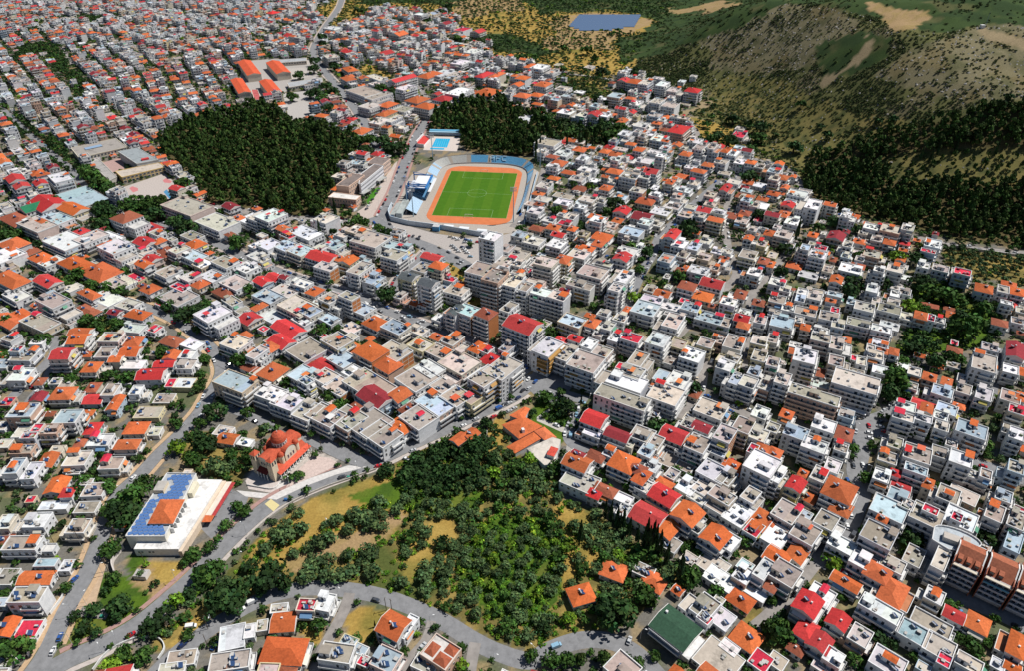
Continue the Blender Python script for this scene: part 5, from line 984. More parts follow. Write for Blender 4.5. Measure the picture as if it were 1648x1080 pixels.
(1,1): '80,300,130,55,5W 20,315,70,45,4c 440,320,110,45,4c 320,420,150,50,3W 100,500,110,50,3W 190,500,110,50,3B 210,435,70,25,3r 310,540,150,55,3B 430,570,160,55,3q 560,420,90,45,3c 660,400,100,45,4cp 740,460,170,75,4C 910,510,160,45,3B 890,560,110,55,4c 610,600,110,45,3o 555,590,60,30,3o 690,655,120,75,4C 760,720,90,60,3B 450,640,110,40,3cb 1135,575,120,35,3q 1175,630,90,40,5O 1060,640,120,55,4C 985,700,95,45,5D 1110,740,100,45,7D 1290,790,130,55,3Cp 1250,720,70,28,2r 1455,655,150,75,6Cn 1540,700,110,75,8Cn 1650,725,110,75,7cn 1512,440,105,50,9Wn 1590,600,130,60,4cp 1270,910,90,55,5D 1360,920,110,55,5Bb 1480,940,100,50,6Tb 1430,960,80,35,4C 700,920,180,55,2B 500,850,120,55,4Cy 600,830,90,35,5Cb 280,740,130,40,2W 360,790,110,45,2O 190,790,130,55,1c 80,830,130,55,2B 270,890,160,75,3c 110,960,120,55,1W 210,1040,150,55,2q 460,970,120,40,2B 770,1000,110,55,2O 900,1030,130,60,3Bs 1050,1050,90,45,2c 560,540,60,40,2c 500,500,100,45,3B 410,520,60,40,3c 20,560,70,50,2W 1620,520,60,50,3C 340,920,110,50,3B 300,990,90,35,2W 700,610,90,40,2B 20,500,60,40,2W 30,900,60,45,2O 1180,970,60,40,2W 990,580,40,20,1c 1090,870,50,35,2O 60,600,60,30,2c 1630,900,60,60,5C 1320,750,50,30,3O',
(2,1): '370,30,90,22,1O 660,22,90,30,3O 490,15,120,28,2W 590,125,100,32,3O 760,50,110,38,4Cb 900,20,90,30,5q 850,55,80,30,4c 810,145,90,30,3cb 1010,85,70,30,4O 1390,130,80,45,3q 1290,175,90,35,3c 270,65,70,20,1O 210,115,80,35,2c 170,165,70,20,1O 330,180,120,28,1C 330,220,100,35,2W 490,200,90,38,4cp 580,210,60,38,3c 860,215,110,38,2O 710,275,90,38,2q 840,310,120,48,2M 960,280,120,48,2W 1030,240,120,45,2C 1240,270,90,30,3q 1330,285,90,30,3W 1210,305,70,30,4C 1310,330,100,28,4O 1600,240,100,38,1W 370,310,90,38,3c 340,355,80,28,3r 540,330,100,38,4Wp 150,280,80,38,3W 240,335,70,28,2W 160,390,80,28,2T 50,430,80,38,3B 140,470,120,50,2c 300,430,80,28,3q 290,490,100,55,3W 390,390,50,28,3O 580,440,120,45,2O 540,480,110,38,3O 480,520,90,36,3O 430,560,120,50,3c 770,410,140,50,3B 860,350,80,40,3W 1020,425,100,55,4qs 1080,490,90,50,3W 1190,510,110,55,2B 1250,470,70,40,2c 1320,540,70,30,2W 1260,580,120,45,2c 1370,620,90,40,2W 1010,590,120,55,3C 1200,660,130,50,3W 1290,740,150,55,3q 1130,760,110,48,3T 1230,825,120,55,2O 1150,900,120,55,3B 1450,810,120,55,2T 1390,855,90,45,2O 1540,670,130,48,3W 1540,455,90,28,3o 1520,560,110,55,3C 1610,490,60,40,3c 1620,600,60,40,2T 690,570,140,48,3q 740,540,120,55,3W 220,610,120,55,6cn 330,590,85,48,4O 520,670,160,65,5C 440,755,160,38,4Cy 700,700,120,75,5Ws 660,770,90,48,6c 50,560,100,48,4c 30,610,80,45,4c 100,665,50,28,2r 20,700,80,55,6C 90,770,110,55,6C 190,800,110,45,6Wp 300,830,110,48,6cp 70,1010,180,80,6q 390,990,150,65,3Bs 510,1000,90,55,3O 610,1020,90,55,3c 860,910,160,85,3B 1010,980,170,95,3c 970,810,100,40,2o 900,850,130,38,2W 1270,970,180,65,2Bs 1480,970,100,45,3q 1490,1015,80,40,3O 1590,870,80,40,2T 1600,980,80,55,3c 1500,930,80,35,3W 440,130,80,30,1T 420,70,90,30,2c 660,90,70,28,2c 1100,140,110,32,2W 1080,190,100,35,2c 930,130,60,30,2W 1170,100,70,28,2c 1500,180,110,30,1T 1430,90,80,30,2c 1500,290,70,30,2T 440,240,70,28,2c 700,190,80,30,2B 1150,250,70,30,2c 640,370,70,35,1c 680,340,60,30,1O 750,460,60,30,2c 930,360,80,35,2c 1120,300,90,40,2c 1100,560,70,40,2C 1560,790,10,10,1c 1000,700,40,30,1c 1090,660,70,30,2T 1380,540,70,30,2c 1300,650,60,30,2c 890,780,70,40,2C 200,200,90,30,1c 120,230,60,25,1c 1380,1000,60,60,2C 740,920,50,50,2O 700,970,80,50,2c 590,940,70,40,3c 810,520,60,50,2W 1420,310,90,35,1T 1480,340,80,35,2c 1590,330,60,30,1r 1560,400,80,30,2c',
(3,1): '90,60,80,30,3O 40,20,80,30,3B 190,165,120,40,3W 130,235,80,30,3q 265,230,140,60,5W 105,295,70,38,2O 160,345,100,45,2W 100,430,110,50,3c 520,305,100,40,4W 670,380,110,38,3Wp 790,395,130,50,4cp 900,385,80,40,5cb 290,430,60,30,2O 440,440,110,50,2M 500,490,90,40,3c 590,475,80,30,2O 690,560,160,50,3c 240,540,90,40,2O 340,515,80,28,4r 320,560,110,48,4W 1060,490,110,55,3Wp 1030,540,100,22,3r 1000,630,80,40,3W 1110,650,110,40,3c 170,630,100,40,1O 260,690,130,40,1W 530,650,150,58,3W 440,720,80,48,3o 370,650,100,50,2C 700,655,100,32,5W 820,650,110,48,4cp 660,780,110,50,3W 890,710,90,30,1W 60,740,110,48,3Wp 110,780,70,40,3c 210,800,90,40,3W 300,830,100,48,3c 430,820,100,28,2B 420,860,100,22,3O 800,810,100,38,2W 880,800,80,38,2C 790,860,120,38,2C 1390,775,120,55,3O 1500,780,110,50,3C 1605,795,90,50,3O 60,850,110,55,3C 130,905,90,45,3Wp 240,930,150,55,3Cp 430,920,60,38,3r 390,960,130,60,3C 540,870,70,38,2B 620,900,140,60,3c 780,915,160,55,2C 890,960,90,48,2c 985,955,90,50,3O 1050,970,40,45,3r 1100,985,80,38,2W 580,1000,160,55,3C 730,1040,140,45,3W 90,1000,160,80,3B 240,1030,60,40,3O 340,1060,110,45,3W 450,1010,90,60,3c 1180,950,70,40,1O 1040,885,120,25,1T 1170,910,80,20,1T 1490,1000,110,45,2T 1600,990,80,40,2C 200,980,60,40,3c 40,940,80,40,3C 560,760,10,10,1c 590,590,60,30,2c 500,570,60,30,2c 420,590,40,30,1T 640,480,40,25,2B 880,640,30,30,1c 360,700,40,30,1c 700,850,60,40,2c 30,560,60,40,1c 20,620,40,40,2O 140,500,60,30,2c 60,380,50,25,2c',
(2,0): '125,425,60,25,3O 180,430,80,28,5W 250,465,70,25,3c 200,540,80,28,4O 70,500,70,20,4O 35,545,60,20,3o 330,570,80,24,2c 435,590,60,15,1W 70,615,90,25,3O 160,610,70,20,3O 720,515,60,20,4q 790,525,80,25,4O 670,615,80,28,4B 860,530,60,30,5cp 970,540,60,30,5W 860,600,60,20,2W 1060,580,100,28,4c 1165,580,90,25,5R 815,665,90,30,3W 925,650,90,30,4c 1020,675,90,30,4c 920,740,80,25,3c 720,780,70,28,3o 850,805,110,32,3W 1075,830,100,48,4R 350,720,90,28,3W 440,735,90,25,4c 530,735,80,25,4q 170,705,90,20,1q 230,915,130,38,4Cn 440,960,80,28,1O 740,860,90,32,3W 900,860,80,28,3Wp 950,890,90,38,3W 1000,950,80,30,3W 1180,905,80,30,3W 1110,985,90,28,4O 1220,950,90,32,5C 1300,945,90,32,5C 1370,970,60,20,4O 1440,990,90,38,4W 1475,870,110,35,2r 1470,825,60,20,1c 650,990,100,28,1O 560,1030,50,20,1O 820,960,60,25,3O 840,1030,130,35,2W 290,1045,110,35,2O 330,985,90,38,2W 1250,1055,80,25,3O 1460,1035,90,35,3W 600,740,60,25,4W 870,850,50,20,2O 1350,1040,80,30,3C 1290,1010,60,25,2c 1095,520,40,15,1W 1170,488,40,12,1c 500,430,50,18,1C 570,440,40,15,1C 300,415,40,15,1C 90,760,80,30,2W 720,900,60,25,2c 600,970,60,25,2O 470,1020,90,35,3W 1080,780,0,0,1c',
(1,0): '600,440,70,35,3O 605,510,70,35,3O 700,590,130,48,3Cn 800,620,70,45,4C 780,500,60,35,3c 930,500,80,45,4q 960,560,70,30,5W 1120,480,80,40,3O 1200,470,70,40,3W 1290,480,80,30,3c 1470,480,60,35,4R 1540,480,70,35,4O 1210,635,90,30,3R 1310,590,90,45,4W 1490,590,110,40,2O 740,680,80,35,3c 850,670,70,30,3O 860,730,100,40,3O 900,770,60,40,3c 1040,640,90,35,3O 1100,680,100,32,4O 950,700,80,30,3C 800,780,70,40,3c 680,840,80,40,2O 650,890,60,40,2W 770,540,60,30,3c 230,230,60,20,2q 100,80,60,20,3R 620,150,60,25,4W 590,330,60,30,3q 480,360,80,30,4c 960,270,60,25,3c 1060,90,50,20,5W 1140,85,60,25,3B 700,200,70,25,3W 920,220,70,25,3o 830,340,60,25,3q 1400,330,70,30,4W 1320,400,80,30,3W 1220,150,50,20,5M 1330,190,70,30,3r 1430,200,60,25,3q 500,180,80,25,2W',
}
for (c, r_), s in DATA.items():
    for it in s.split():
        X, Y, dx, dy, code = it.split(','); X, Y, dx, dy = float(X), float(Y), float(dx), float(dy)
        if dx < 14 or dy < 12: continue
        ov = None
        if '@' in code: code, ov = code.split('@'); ov = R(float(ov))
        n = int(code[0]); rc = code[1]; fl = code[2:]; px, py = T(c, r_, X, Y)
        g0 = GT(px, py); z0 = g0[2] if g0[2] > .5 else 0.0
        if z0 > 0:
            gg = GT(px, py+n*FH*.6); z0 = max(0, gg[2])
        gx_, gy_ = G(px, py, z0+n*FH); a = ov if ov is not None else ori(gx_, gy_); H = z0+n*FH
        def ext(ang):
            u = (math.cos(ang)*.5, math.sin(ang)*.5); p = PX(gx_+u[0], gy_+u[1], H); q = PX(gx_-u[0], gy_-u[1], H); return abs(p[0]-q[0]), abs(p[1]-q[1])
        sh_ = .97 if n >= 4 else (.92 if min(dx, dy) > 40 else .95)
        if a < R(-42) and px < 700 and py < 520: dA = dx/4/max(.25, ext(a+R(90))[0])*sh_; wB = dy/4/max(.25, ext(a)[1])*sh_
        else: wB = dx/4/ext(a)[0]*sh_; dA = dy/4/max(.25, ext(a+R(90))[1])*sh_
        wB = min(max(wB, 4.5), 70); dA = min(max(dA, 4.5), 40)
        addb(gx_, gy_, wB, dA, n, rc, fl, a, z0)
NHAND = len(BLD)
# ---------------------------------------------------------------- fill the rest of the town with blocks in the same street pattern
r = random.Random(3)
def newroof(n, far):
    if n <= 2: return r.choices('OoRqMTWcCBr', [13, 10, 4, 5, 4, 9, 9, 17, 22, 7, 3])[0]
    return r.choices('OoqWcCBMr', [12, 7, 6, 18, 22, 22, 10, 3, 2])[0]
def infr(x, y):
    i, j = int(x-OX), int(y-OY); return 0 <= i < OW and 0 <= j < OH and INFRAME[j, i]
cnt = 0
for zi, ((zx, zy), za) in enumerate(ORIW):
    ca, sa_ = math.cos(za), math.sin(za); rows = []; v = -700.0
    while v < 700:
        rows.append(v+5.5); rows.append(v+17.0); v += 31
    for v in rows:
        u = -700.0+r.uniform(0, 20); run = 0
        while u < 700:
            w_ = r.uniform(8, 14); x = zx+ca*(u+w_/2)-sa_*v; y = zy+sa_*(u+w_/2)+ca*v; u += w_+r.uniform(.2, 1.6); run += w_
            if run > 62: u += 9; run = 0
            if not infr(x, y) or ori_near(x, y) != zi or occat(x, y): continue
            d_ = r.uniform(8.5, 11.5)
            if used(x, y, w_, d_, za) > .10:
                w_ *= .62; d_ *= .62
                if used(x, y, w_, d_, za) > .12 or r.random() < .3: continue
            if r.random() < (.2 if y > 560 else .42) or fbm(np.array([x/35]), np.array([y/35]), 61, 2)[0] > .6: continue
            n = r.choices([1, 2, 3, 4, 5], [22, 34, 26, 12, 4] if y > 500 else ([26, 40, 26, 8, 0] if x > -150 else [46, 40, 14, 0, 0]))[0]
            if w_ < 7: n = min(n, 2)
            addb(x, y, w_, d_, n, newroof(n, y > 500), '', za+R(r.uniform(-2, 2)), 0, False); cnt += 1
# second pass: sheds and small houses squeezed in the gaps
for k in range(26000):
    x, y = r.uniform(-900, 700), r.uniform(110, 900)
    if not infr(x, y) or occat(x, y): continue
    a = ori(x, y); w_, d_ = r.uniform(4, 8), r.uniform(4, 7)
    if used(x, y, w_+.6, d_+.6, a) > .02 or r.random() < .72: continue
    rc = r.choices('OoTcCBrWM', [10, 12, 10, 14, 16, 8, 6, 5, 3])[0]; addb(x, y, w_, d_, 1, rc, '', a, 0, False); cnt += 1
print('hand', NHAND, 'fill', cnt)
# sizes in the picture decide which are separate things
for B in BLD:
    p = PX(B['x'], B['y'], B['n']*3); zc = B['y']*cT-(B['z']-CH)*sT; s = F/zc
    ininframe = -20 < p[0] < 1668 and -20 < p[1] < 1110
    B['size'] = (B['w']*B['d']*s*s*.6+B['w']*B['n']*3*s*s*.5)*(1 if ininframe else .02); B['px'] = p
def isblock(B): return B['n'] >= 3
things = []
for sel in (True, False):
    L = sorted([B for B in BLD if isblock(B) == sel], key=lambda B: -B['size']); L1 = L[:300]; things += L1
    for B in L1: B['thing'] = 1
big = MB(); far = []
def place_b(B):
    detail = B['size'] > 640
    parts, wins = gen(B, True)
    blk = isblock(B); nm = 'apartment_block' if blk else 'house'
    look = '%s %s %s, %s' % (NUM[B['n']], B['wn'], 'block' if blk else 'house', ROOFN[B['rc']])
    lab = uniq(look, B['x'], B['y'])
    t = thing(nm, lab, 'apartment block' if blk else 'house', (B['x'], B['y'], B['z']), B['a'], 'blocks of flats in the town' if blk else 'houses in the town')
    wb = None; made = {}
    for name, mb, kids in parts:
        if name == 'wall': wallmb = mb; continue
        if not mb.f: continue
        o_ = obj(name, mb, t)
        for kn, km, _ in kids: obj(kn, km, o_)
    if detail:
        obj('wall', wallmb, t); wins = wins[:100] if len(wins) > 100 else wins
        for key, P, u, z, ww, wh, door in wins:
            x, y = P(u, .045); ob = obj('window', WINM if (hash((int(u*7), int(z))) % 5) < 3 else WINS, t, (x, y, z), WROT[key]); ob.scale = (ww, 1, wh)
    else:
        wq(wallmb, wins, .04); obj('wall', wallmb, t)
def wq(mb, wins, o):
    for key, P, u, z, ww, wh, door in wins:
        a_, b_ = P(u-ww/2, o), P(u+ww/2, o); f4 = [(a_[0], a_[1], z), (b_[0], b_[1], z), (b_[0], b_[1], z+wh), (a_[0], a_[1], z+wh)]
        mb.face(f4, 'glass' if (int(u*7)+int(z)) % 5 < 3 else 'shutter')
for B in things: place_b(B)
for B in BLD:
    if B.get('thing'): continue
    parts, wins = gen(B, False); m_ = MB()
    for name, mb, kids in parts:
        m_.add(mb)
        for kn, km, _ in kids: m_.add(km)
    wq(m_, wins, .04); big.add(m_, B['x'], B['y'], B['z'], B['a'])
print('stuff faces', len(big.f), 'objects', len(S.objects))
struct('town_buildings', big, 'stuff', 'tight mass of small flat and red-tiled houses filling the rest of the town')
# ---------------------------------------------------------------- vegetation
KC = {'olive': (.075, .12, .042), 'pine': (.042, .078, .016), 'broad': (.046, .10, .018), 'bright': (.14, .24, .02), 'cypress': (.028, .058, .02), 'dark': (.028, .062, .016), 'shrub': (.055, .08, .022), 'lush': (.075, .17, .014)}
def crown(kind, seed, ncl, per, ls):
    q = np.random.RandomState(seed); V_ = []; C_ = []; base = np.array(KC[kind])
    for i in range(ncl):
        if kind == 'cypress':
            h = q.rand()**.8; rr = .5*(1-h)**.7*min(1, h*6+.35); t = q.rand()*6.283; c = np.array([rr*math.cos(t)*.8, rr*math.sin(t)*.8, .03+h*.95]); cr = .16*(1-h)+.05; sq = (1, 1, 1.6)
        elif kind == 'pine':
            h = q.rand(); rr = (1-h*.75)*(.35+.5*q.rand()); t = q.rand()*6.283; c = np.array([rr*math.cos(t), rr*math.sin(t), .35+h*1.35]); cr = .30; sq = (1, 1, .7)
        else:
            d = q.normal(size=3); d /= np.linalg.norm(d); d[2] = abs(d[2])*1.0-.25; rr = .42+.42*q.rand(); c = d*rr*np.array([1, 1, .8])+np.array([0, 0, .62]); cr = .30+.12*q.rand(); sq = (1, 1, .85)
        tone = .45+1.15*q.rand(); hue = q.normal()*.06
        cc2 = base*tone*np.array([1+hue*2, 1, 1-hue])
        n = q.normal(size=(per, 3)); n /= np.linalg.norm(n, axis=1)[:, None]; n[:, 2] = np.abs(n[:, 2])*.9+n[:, 2]*.1
        p = c+n*cr*np.array(sq)*(.75+.3*q.rand(per, 1)); nn = n+q.normal(size=(per, 3))*.35; nn /= np.linalg.norm(nn, axis=1)[:, None]
        a = np.cross(nn, q.normal(size=(per, 3))); a /= np.linalg.norm(a, axis=1)[:, None]; b_ = np.cross(nn, a); s_ = ls*(.6+.8*q.rand(per, 1))
        quad = np.stack([p+a*s_, p+b_*s_*.8, p-a*s_, p-b_*s_*.8], 1); V_.append(quad.reshape(-1, 3)); C_.append(np.repeat(cc2[None]*(1), per, 0)*(.85+.3*q.rand(per, 1)))
    return np.concatenate(V_), np.clip(np.concatenate(C_), 0, 1)
def crownmesh(name, kind, seed, ncl, per, ls):
    v, c = crown(kind, seed, ncl, per, ls); n = len(c); me = npmesh(name, v, [4]*n, np.arange(4*n), [0]*n, [M['leaf']], c); return me
HI = {k: [crownmesh('crown', k, 10+i, *((46, 22, .075) if k == 'cypress' else ((30, 16, .15) if k == 'pine' else (26, 17, .13)))) for i in range(4)] for k in ('olive', 'pine', 'broad', 'bright', 'cypress', 'dark')}
LO = {k: [crown(k, 50+i, *((22, 8, .12) if k == 'cypress' else ((13, 7, .26) if k == 'pine' else (12, 7, .24)))) for i in range(4)] for k in ('olive', 'pine', 'broad', 'bright', 'cypress', 'dark', 'shrub', 'lush')}
def trunkmesh(kind):
    b = MB(); h = {'cypress': .12, 'pine': .8, 'olive': .5}.get(kind, .55); r0 = .03 if kind == 'cypress' else (.06 if kind == 'pine' else .09)
    b.tube((0, 0, -.05), (.02, 0, h), r0*1.5, r0, 6, 'bark', cap=False)
    if kind != 'cypress':
        for t in range(4): a = t*1.57+.4; b.tube((.02, 0, h*.7), (.4*math.cos(a), .4*math.sin(a), h+.35), r0*.6, r0*.25, 4, 'bark', cap=False)
    else: b.tube((.02, 0, h), (0, 0, .8), r0, r0*.3, 4, 'bark', cap=False)
    return mesh('trunk', b)
TR = {k: trunkmesh(k) for k in ('cypress', 'pine', 'olive', 'broad')}
NAME = {'olive': ('olive_tree', 'olive tree', 'olive trees of the grove'), 'pine': ('pine_tree', 'pine tree', 'pines of the hill woods'), 'broad': ('broadleaf_tree', 'tree', 'garden and street trees'),
        'bright': ('broadleaf_tree', 'tree', 'garden and street trees'), 'dark': ('broadleaf_tree', 'tree', 'garden and street trees'), 'cypress': ('cypress_tree', 'cypress', 'cypresses')}
LOOK = {'olive': ['grey-green round olive tree', 'silvery spreading olive tree', 'dusty green olive tree'], 'pine': ['dark green pine', 'dense dark pine', 'tall dark pine'], 'broad': ['leafy green tree', 'round green garden tree', 'bushy green tree'],
        'bright': ['bright yellow-green tree', 'light green tree'], 'dark': ['dark green broad tree', 'very dark leafy tree'], 'cypress': ['slender dark cypress', 'narrow pointed cypress']}
TREES = []   # kind, x, y, z, radius, height scale
def tree(kind, x, y, r_, hs=1.0, z=None, force=False): TREES.append((kind, x, y, hz(x, y) if z is None else z, r_, hs, force))
q = random.Random(11)
TL = {
(0, 2): '1310,150,40 1380,490,70D 1280,570,45 1130,720,60Y 1215,640,35 1050,110,50 940,110,40 820,280,60 690,260,45 450,285,45 1290,250,40 1285,320,45 830,465,30 640,770,35 900,800,30 950,740,25 1140,570,40 1300,700,80D 1230,800,60 1380,840,70V 1500,770,50 1560,640,40 1600,780,70 1450,850,50V 920,940,60 700,970,50 540,930,50 300,910,30 480,1010,60 880,1020,80 800,1030,50 270,30,60 30,130,40 70,650,35 1110,560,30 1450,100,40 1550,160,60 1590,500,40 340,860,25 600,880,30',
(0, 3): '790,60,100D 850,110,90D 730,30,80 690,290,70 500,400,35 600,225,25 740,490,50 540,800,55D 620,840,40D 480,730,40D 590,690,60D 770,660,80D 740,740,40D 890,690,25 500,900,30 825,860,22 710,920,25 930,990,70 800,960,60 710,1050,70Y 960,810,70D 1040,740,85D 1130,640,60Y 1210,590,50D 1210,840,45 1250,330,60 1190,380,40 1350,280,45 1400,230,30 1455,140,45 1560,60,50 1520,20,40 1300,470,85 1400,640,100D 1500,560,110D 1480,660,80D 1360,430,80 100,940,95 340,180,25 80,450,40 430,540,40 20,590,40 690,570,30 20,270,30 60,30,25',
(1, 3): '100,470,110D 30,540,60D 170,520,60D 400,790,60 660,640,25 530,830,30 640,870,40 360,920,30 380,1000,25 760,850,20 960,960,35 1130,820,20 1210,870,30 1320,930,30',
(2, 3): '660,700,120D 600,640,70 740,660,60 860,600,75 900,650,40 1160,480,85 1110,520,50 1320,570,55 440,1010,50P 250,1010,60 350,1020,60 590,1000,60P 730,1010,50 820,1040,50 130,990,50 690,340,60Y 600,350,50 780,380,50 640,780,50 1200,330,40 1120,290,40 1390,640,40 1480,700,30 1640,800,40 920,980,40 1500,240,50 1560,200,40',
(3, 3): '430,370,70Y 920,220,80D 980,190,50D 1050,260,50 870,320,35 1400,210,70D 1430,150,50D 260,370,30 60,830,100 130,880,50 20,620,40 590,790,35 700,860,70D 1150,680,70 1080,650,50 1200,740,60 1310,920,70 1400,890,40 560,1010,50 480,590,40 1230,860,40 350,780,50',
(1, 2): '285,205,38V 250,160,30 380,140,20 830,880,50D 640,890,22 590,805,18 525,835,22 418,733,18 435,660,20 370,635,30 270,900,40 210,920,35 320,1000,35 500,1005,15 715,870,22 1480,570,45D 220,370,40 300,390,50 200,300,40 470,390,50 530,450,50 900,490,30 970,560,35 990,655,25 640,710,30 860,710,20 1210,560,25 1320,530,20 1390,510,25 1560,420,20 1640,395,25 780,240,20 220,1050,20 60,600,45V 1400,700,70D 1450,640,40D 1290,610,30',
(2, 2): '210,400,55 155,390,18 115,420,22 75,435,22 285,410,20 340,460,70D 270,460,40 135,500,35D 310,370,18 335,350,15 510,470,25 950,580,80D 1160,340,60D 1440,515,25 1105,440,20 990,310,35 910,900,35P 550,850,30 590,900,30 750,960,40 1045,970,45 370,540,22 380,590,22 1060,860,40 1130,910,40 1480,890,35 560,1060,40 340,760,35 290,850,60 190,910,30 100,880,50V 40,960,60V 20,850,60 120,800,50Y',
(3, 2): '820,290,80 800,380,70D 850,240,50 480,190,50D 890,610,55 1010,640,40 1110,670,45 670,710,35 620,920,50 720,520,25 770,530,25 560,730,40 540,780,30 940,80,60D 1000,40,70D 860,160,45 1180,140,50 1090,170,60D 1230,150,40 1220,350,22 1480,530,30 1420,720,45 1400,760,40 480,550,18Y 1380,980,30 1180,520,30 400,240,25',
(0, 1): '640,270,50D 700,270,50D 660,360,60D 690,410,40D 870,250,70 960,230,80 1000,290,70D 930,310,60D 1040,240,40 230,420,30 480,390,40D 40,430,60 120,420,40 160,470,30 1200,380,70D 1130,350,60D 1430,285,35 1530,480,60 500,690,60 440,720,50 600,750,50 700,760,50 770,780,50 1040,850,40 1090,890,50D 1180,940,70D 1270,920,60D 1330,880,50 560,980,50 620,1020,50 740,1000,45 1280,1040,40 240,490,40D 330,510,40D 800,670,40 210,680,30 1600,780,40 40,980,40 100,240,25 350,200,40 250,200,30 590,50,60 640,90,60 680,140,40 560,20,50 1180,100,50 1220,180,40 70,170,30',
(1, 1): '650,340,50 700,350,40 790,390,40 580,300,35 860,430,55D 930,470,25 970,485,18 1015,500,16 500,420,35D 840,810,65D 480,740,30 60,430,50D 350,370,25 530,370,25 900,670,18 1380,490,25 1350,650,35 1230,830,40 30,580,30 100,600,25 420,1040,50 520,1020,40 90,670,18 600,510,50',
(2, 1): '1135,385,80D 830,590,30 770,510,50 860,540,45D 885,510,25 830,650,40 790,830,45Y 730,800,40 660,230,55D 600,270,35 400,100,30 290,270,40 500,120,30Y 780,270,35D 460,380,40D 470,440,30 1530,50,80D 1590,300,45D 820,470,30 1080,690,50 980,740,30 170,1020,60 520,880,30 240,1060,50 1250,230,25 890,160,30 260,740,30 50,390,30 1130,980,30 1350,1030,40',
(3, 1): '840,570,55Y 430,340,50D 330,380,40 120,520,50D 90,670,50D 560,720,60D 520,790,60D 740,740,50D 950,580,60D 980,740,70D 1050,800,80 1150,820,80 1210,850,60 930,880,60Y 1000,900,40 1250,960,60D 1330,1000,70 1250,1040,80 470,770,40D 600,560,40 570,380,40D 1400,900,60',
(1, 0): '870,590,60D 800,570,50 380,390,60D 370,440,50D 450,550,40D 500,590,50D 390,600,50D 350,600,40D 470,700,50D 430,620,40 700,960,70D 660,900,50 730,900,50 820,900,50D 860,930,60D 930,950,60D 440,280,50D 430,240,40D 280,480,40 230,620,40 510,420,40D 1340,490,40D 1380,530,50D 900,600,30D 650,60,40D 690,70,30 540,130,20 1470,330,40 1300,240,40 1240,40,50D 1200,80,50D 1100,140,40',
(2, 0): '790,470,50D 580,460,40D 530,380,30 470,450,20 330,440,30 480,320,40 330,310,30 680,190,20 640,215,16 150,380,40 60,370,50 1250,800,30 1290,750,25 1100,1000,0 1420,800,50D 1520,830,40D 1600,850,70D 1580,920,60 1330,870,50D 1400,900,50D 1290,890,40 240,660,30 550,620,40D 610,660,30D 220,770,80 380,850,70 600,800,60D 640,870,60 700,820,40 40,820,40D 150,640,30 1540,960,40 1250,800,24 1140,560,..'.replace(' 1140,560,..', ''),
(3, 0): '160,985,55D 370,900,40D 210,700,40 330,830,30D 320,690,0 40,880,25 1540,650,40D 1480,700,40D 700,800,30D 800,800,40D',
}
for (c, r_), s in TL.items():
    for it in s.split():
        k = it[-1] if it[-1].isalpha() else ''; X, Y, rr = it.rstrip('DYVP').split(','); rr = float(rr)
        if rr < 5: continue
        px, py = T(c, r_, float(X), float(Y)); zc0 = GT(px, py); s_ = F/(zc0[1]*cT+(CH-zc0[2])*sT); rm = min(9, rr/4/s_)
        x, y = (G(px, py, rm*.8) if zc0[2] < .5 else zc0[:2]); tree({'D': 'dark', 'Y': 'bright', 'V': 'olive', 'P': 'pine', '': 'broad'}[k], x, y, rm*1.1, q.uniform(.9, 1.15), None, True); mark(x, y, rm, rm, 0, 3)
# cypresses: base pixel and height
for X, Y, h in ((595, 110, 14), (632, 130, 15), (670, 170, 16), (712, 170, 15), (690, 185, 13), (750, 225, 14), (800, 275, 14), (850, 310, 22), (892, 310, 21), (915, 300, 17), (868, 330, 19), (937, 362, 20), (985, 425, 18), (1070, 510, 21), (435, 278, 18)):
    x, y = G(*T(2, 3, X, Y)); tree('cypress', x, y, h*.088, h, 0, True)
for px, py, h in ((541, 351, 20), (517, 388, 20), (1280, 388, 22), (935, 652, 8), (863, 250, 24), (869, 247, 20), (912, 238, 18), (932, 233, 20), (936, 232, 16), (943, 238, 16), (963, 212, 19), (875, 224, 16), (882, 222, 15), (862, 262, 18), (953, 236, 14), (1316, 322, 14), (604, 1010, 5), (1480, 258, 15), (1495, 262, 15), (1507, 250, 16), (1536, 245, 16), (1600, 250, 15)):
    x, y, z = GT(px, py); tree('cypress', x, y, h*.085, h, z, True)
# the grove
GR = [G(*p) for p in [(395, 885), (430, 856), (500, 808), (600, 772), (640, 748), (668, 706), (735, 700), (790, 722), (812, 722), (845, 745), (905, 775), (905, 800), (960, 828), (1000, 860), (1040, 890), (1085, 915), (1090, 940), (1050, 950), (1035, 985), (1000, 1005), (960, 1012), (930, 1018), (860, 1045), (800, 1028), (730, 988), (650, 958), (560, 935), (480, 932), (430, 945), (380, 965), (340, 955), (330, 985), (270, 1030), (250, 1015), (330, 960), (385, 900)]]
OPEN = [[(405, 875), (435, 848), (500, 805), (600, 770), (650, 775), (645, 812), (590, 810), (560, 830), (520, 835), (500, 850), (470, 840), (440, 850)], [(510, 860), (525, 862), (560, 862), (600, 855), (635, 840), (650, 830), (655, 845), (610, 865), (595, 885), (560, 885), (540, 895), (530, 930), (515, 900)],
        [(455, 900), (490, 895), (500, 905), (480, 935), (465, 930)], [(682, 842), (735, 835), (745, 862), (725, 880), (690, 880)], [(645, 905), (700, 880), (705, 905), (665, 925)], [(880, 805), (955, 832), (975, 850), (920, 850), (880, 830)], [(920, 865), (950, 880), (955, 900), (915, 905), (905, 950), (915, 890)], [(270, 1035), (310, 985), (345, 955), (352, 985), (320, 1015)], [(1015, 985), (1040, 978), (1035, 1000), (1010, 1003)], [(905, 890), (930, 888), (925, 940), (905, 950)]]
OPENW = [[G(*p) for p in pl] for pl in OPEN]; DARKP = [G(*p) for p in [(645, 742), (668, 700), (735, 697), (790, 725), (800, 760), (760, 790), (700, 800), (640, 785)]]
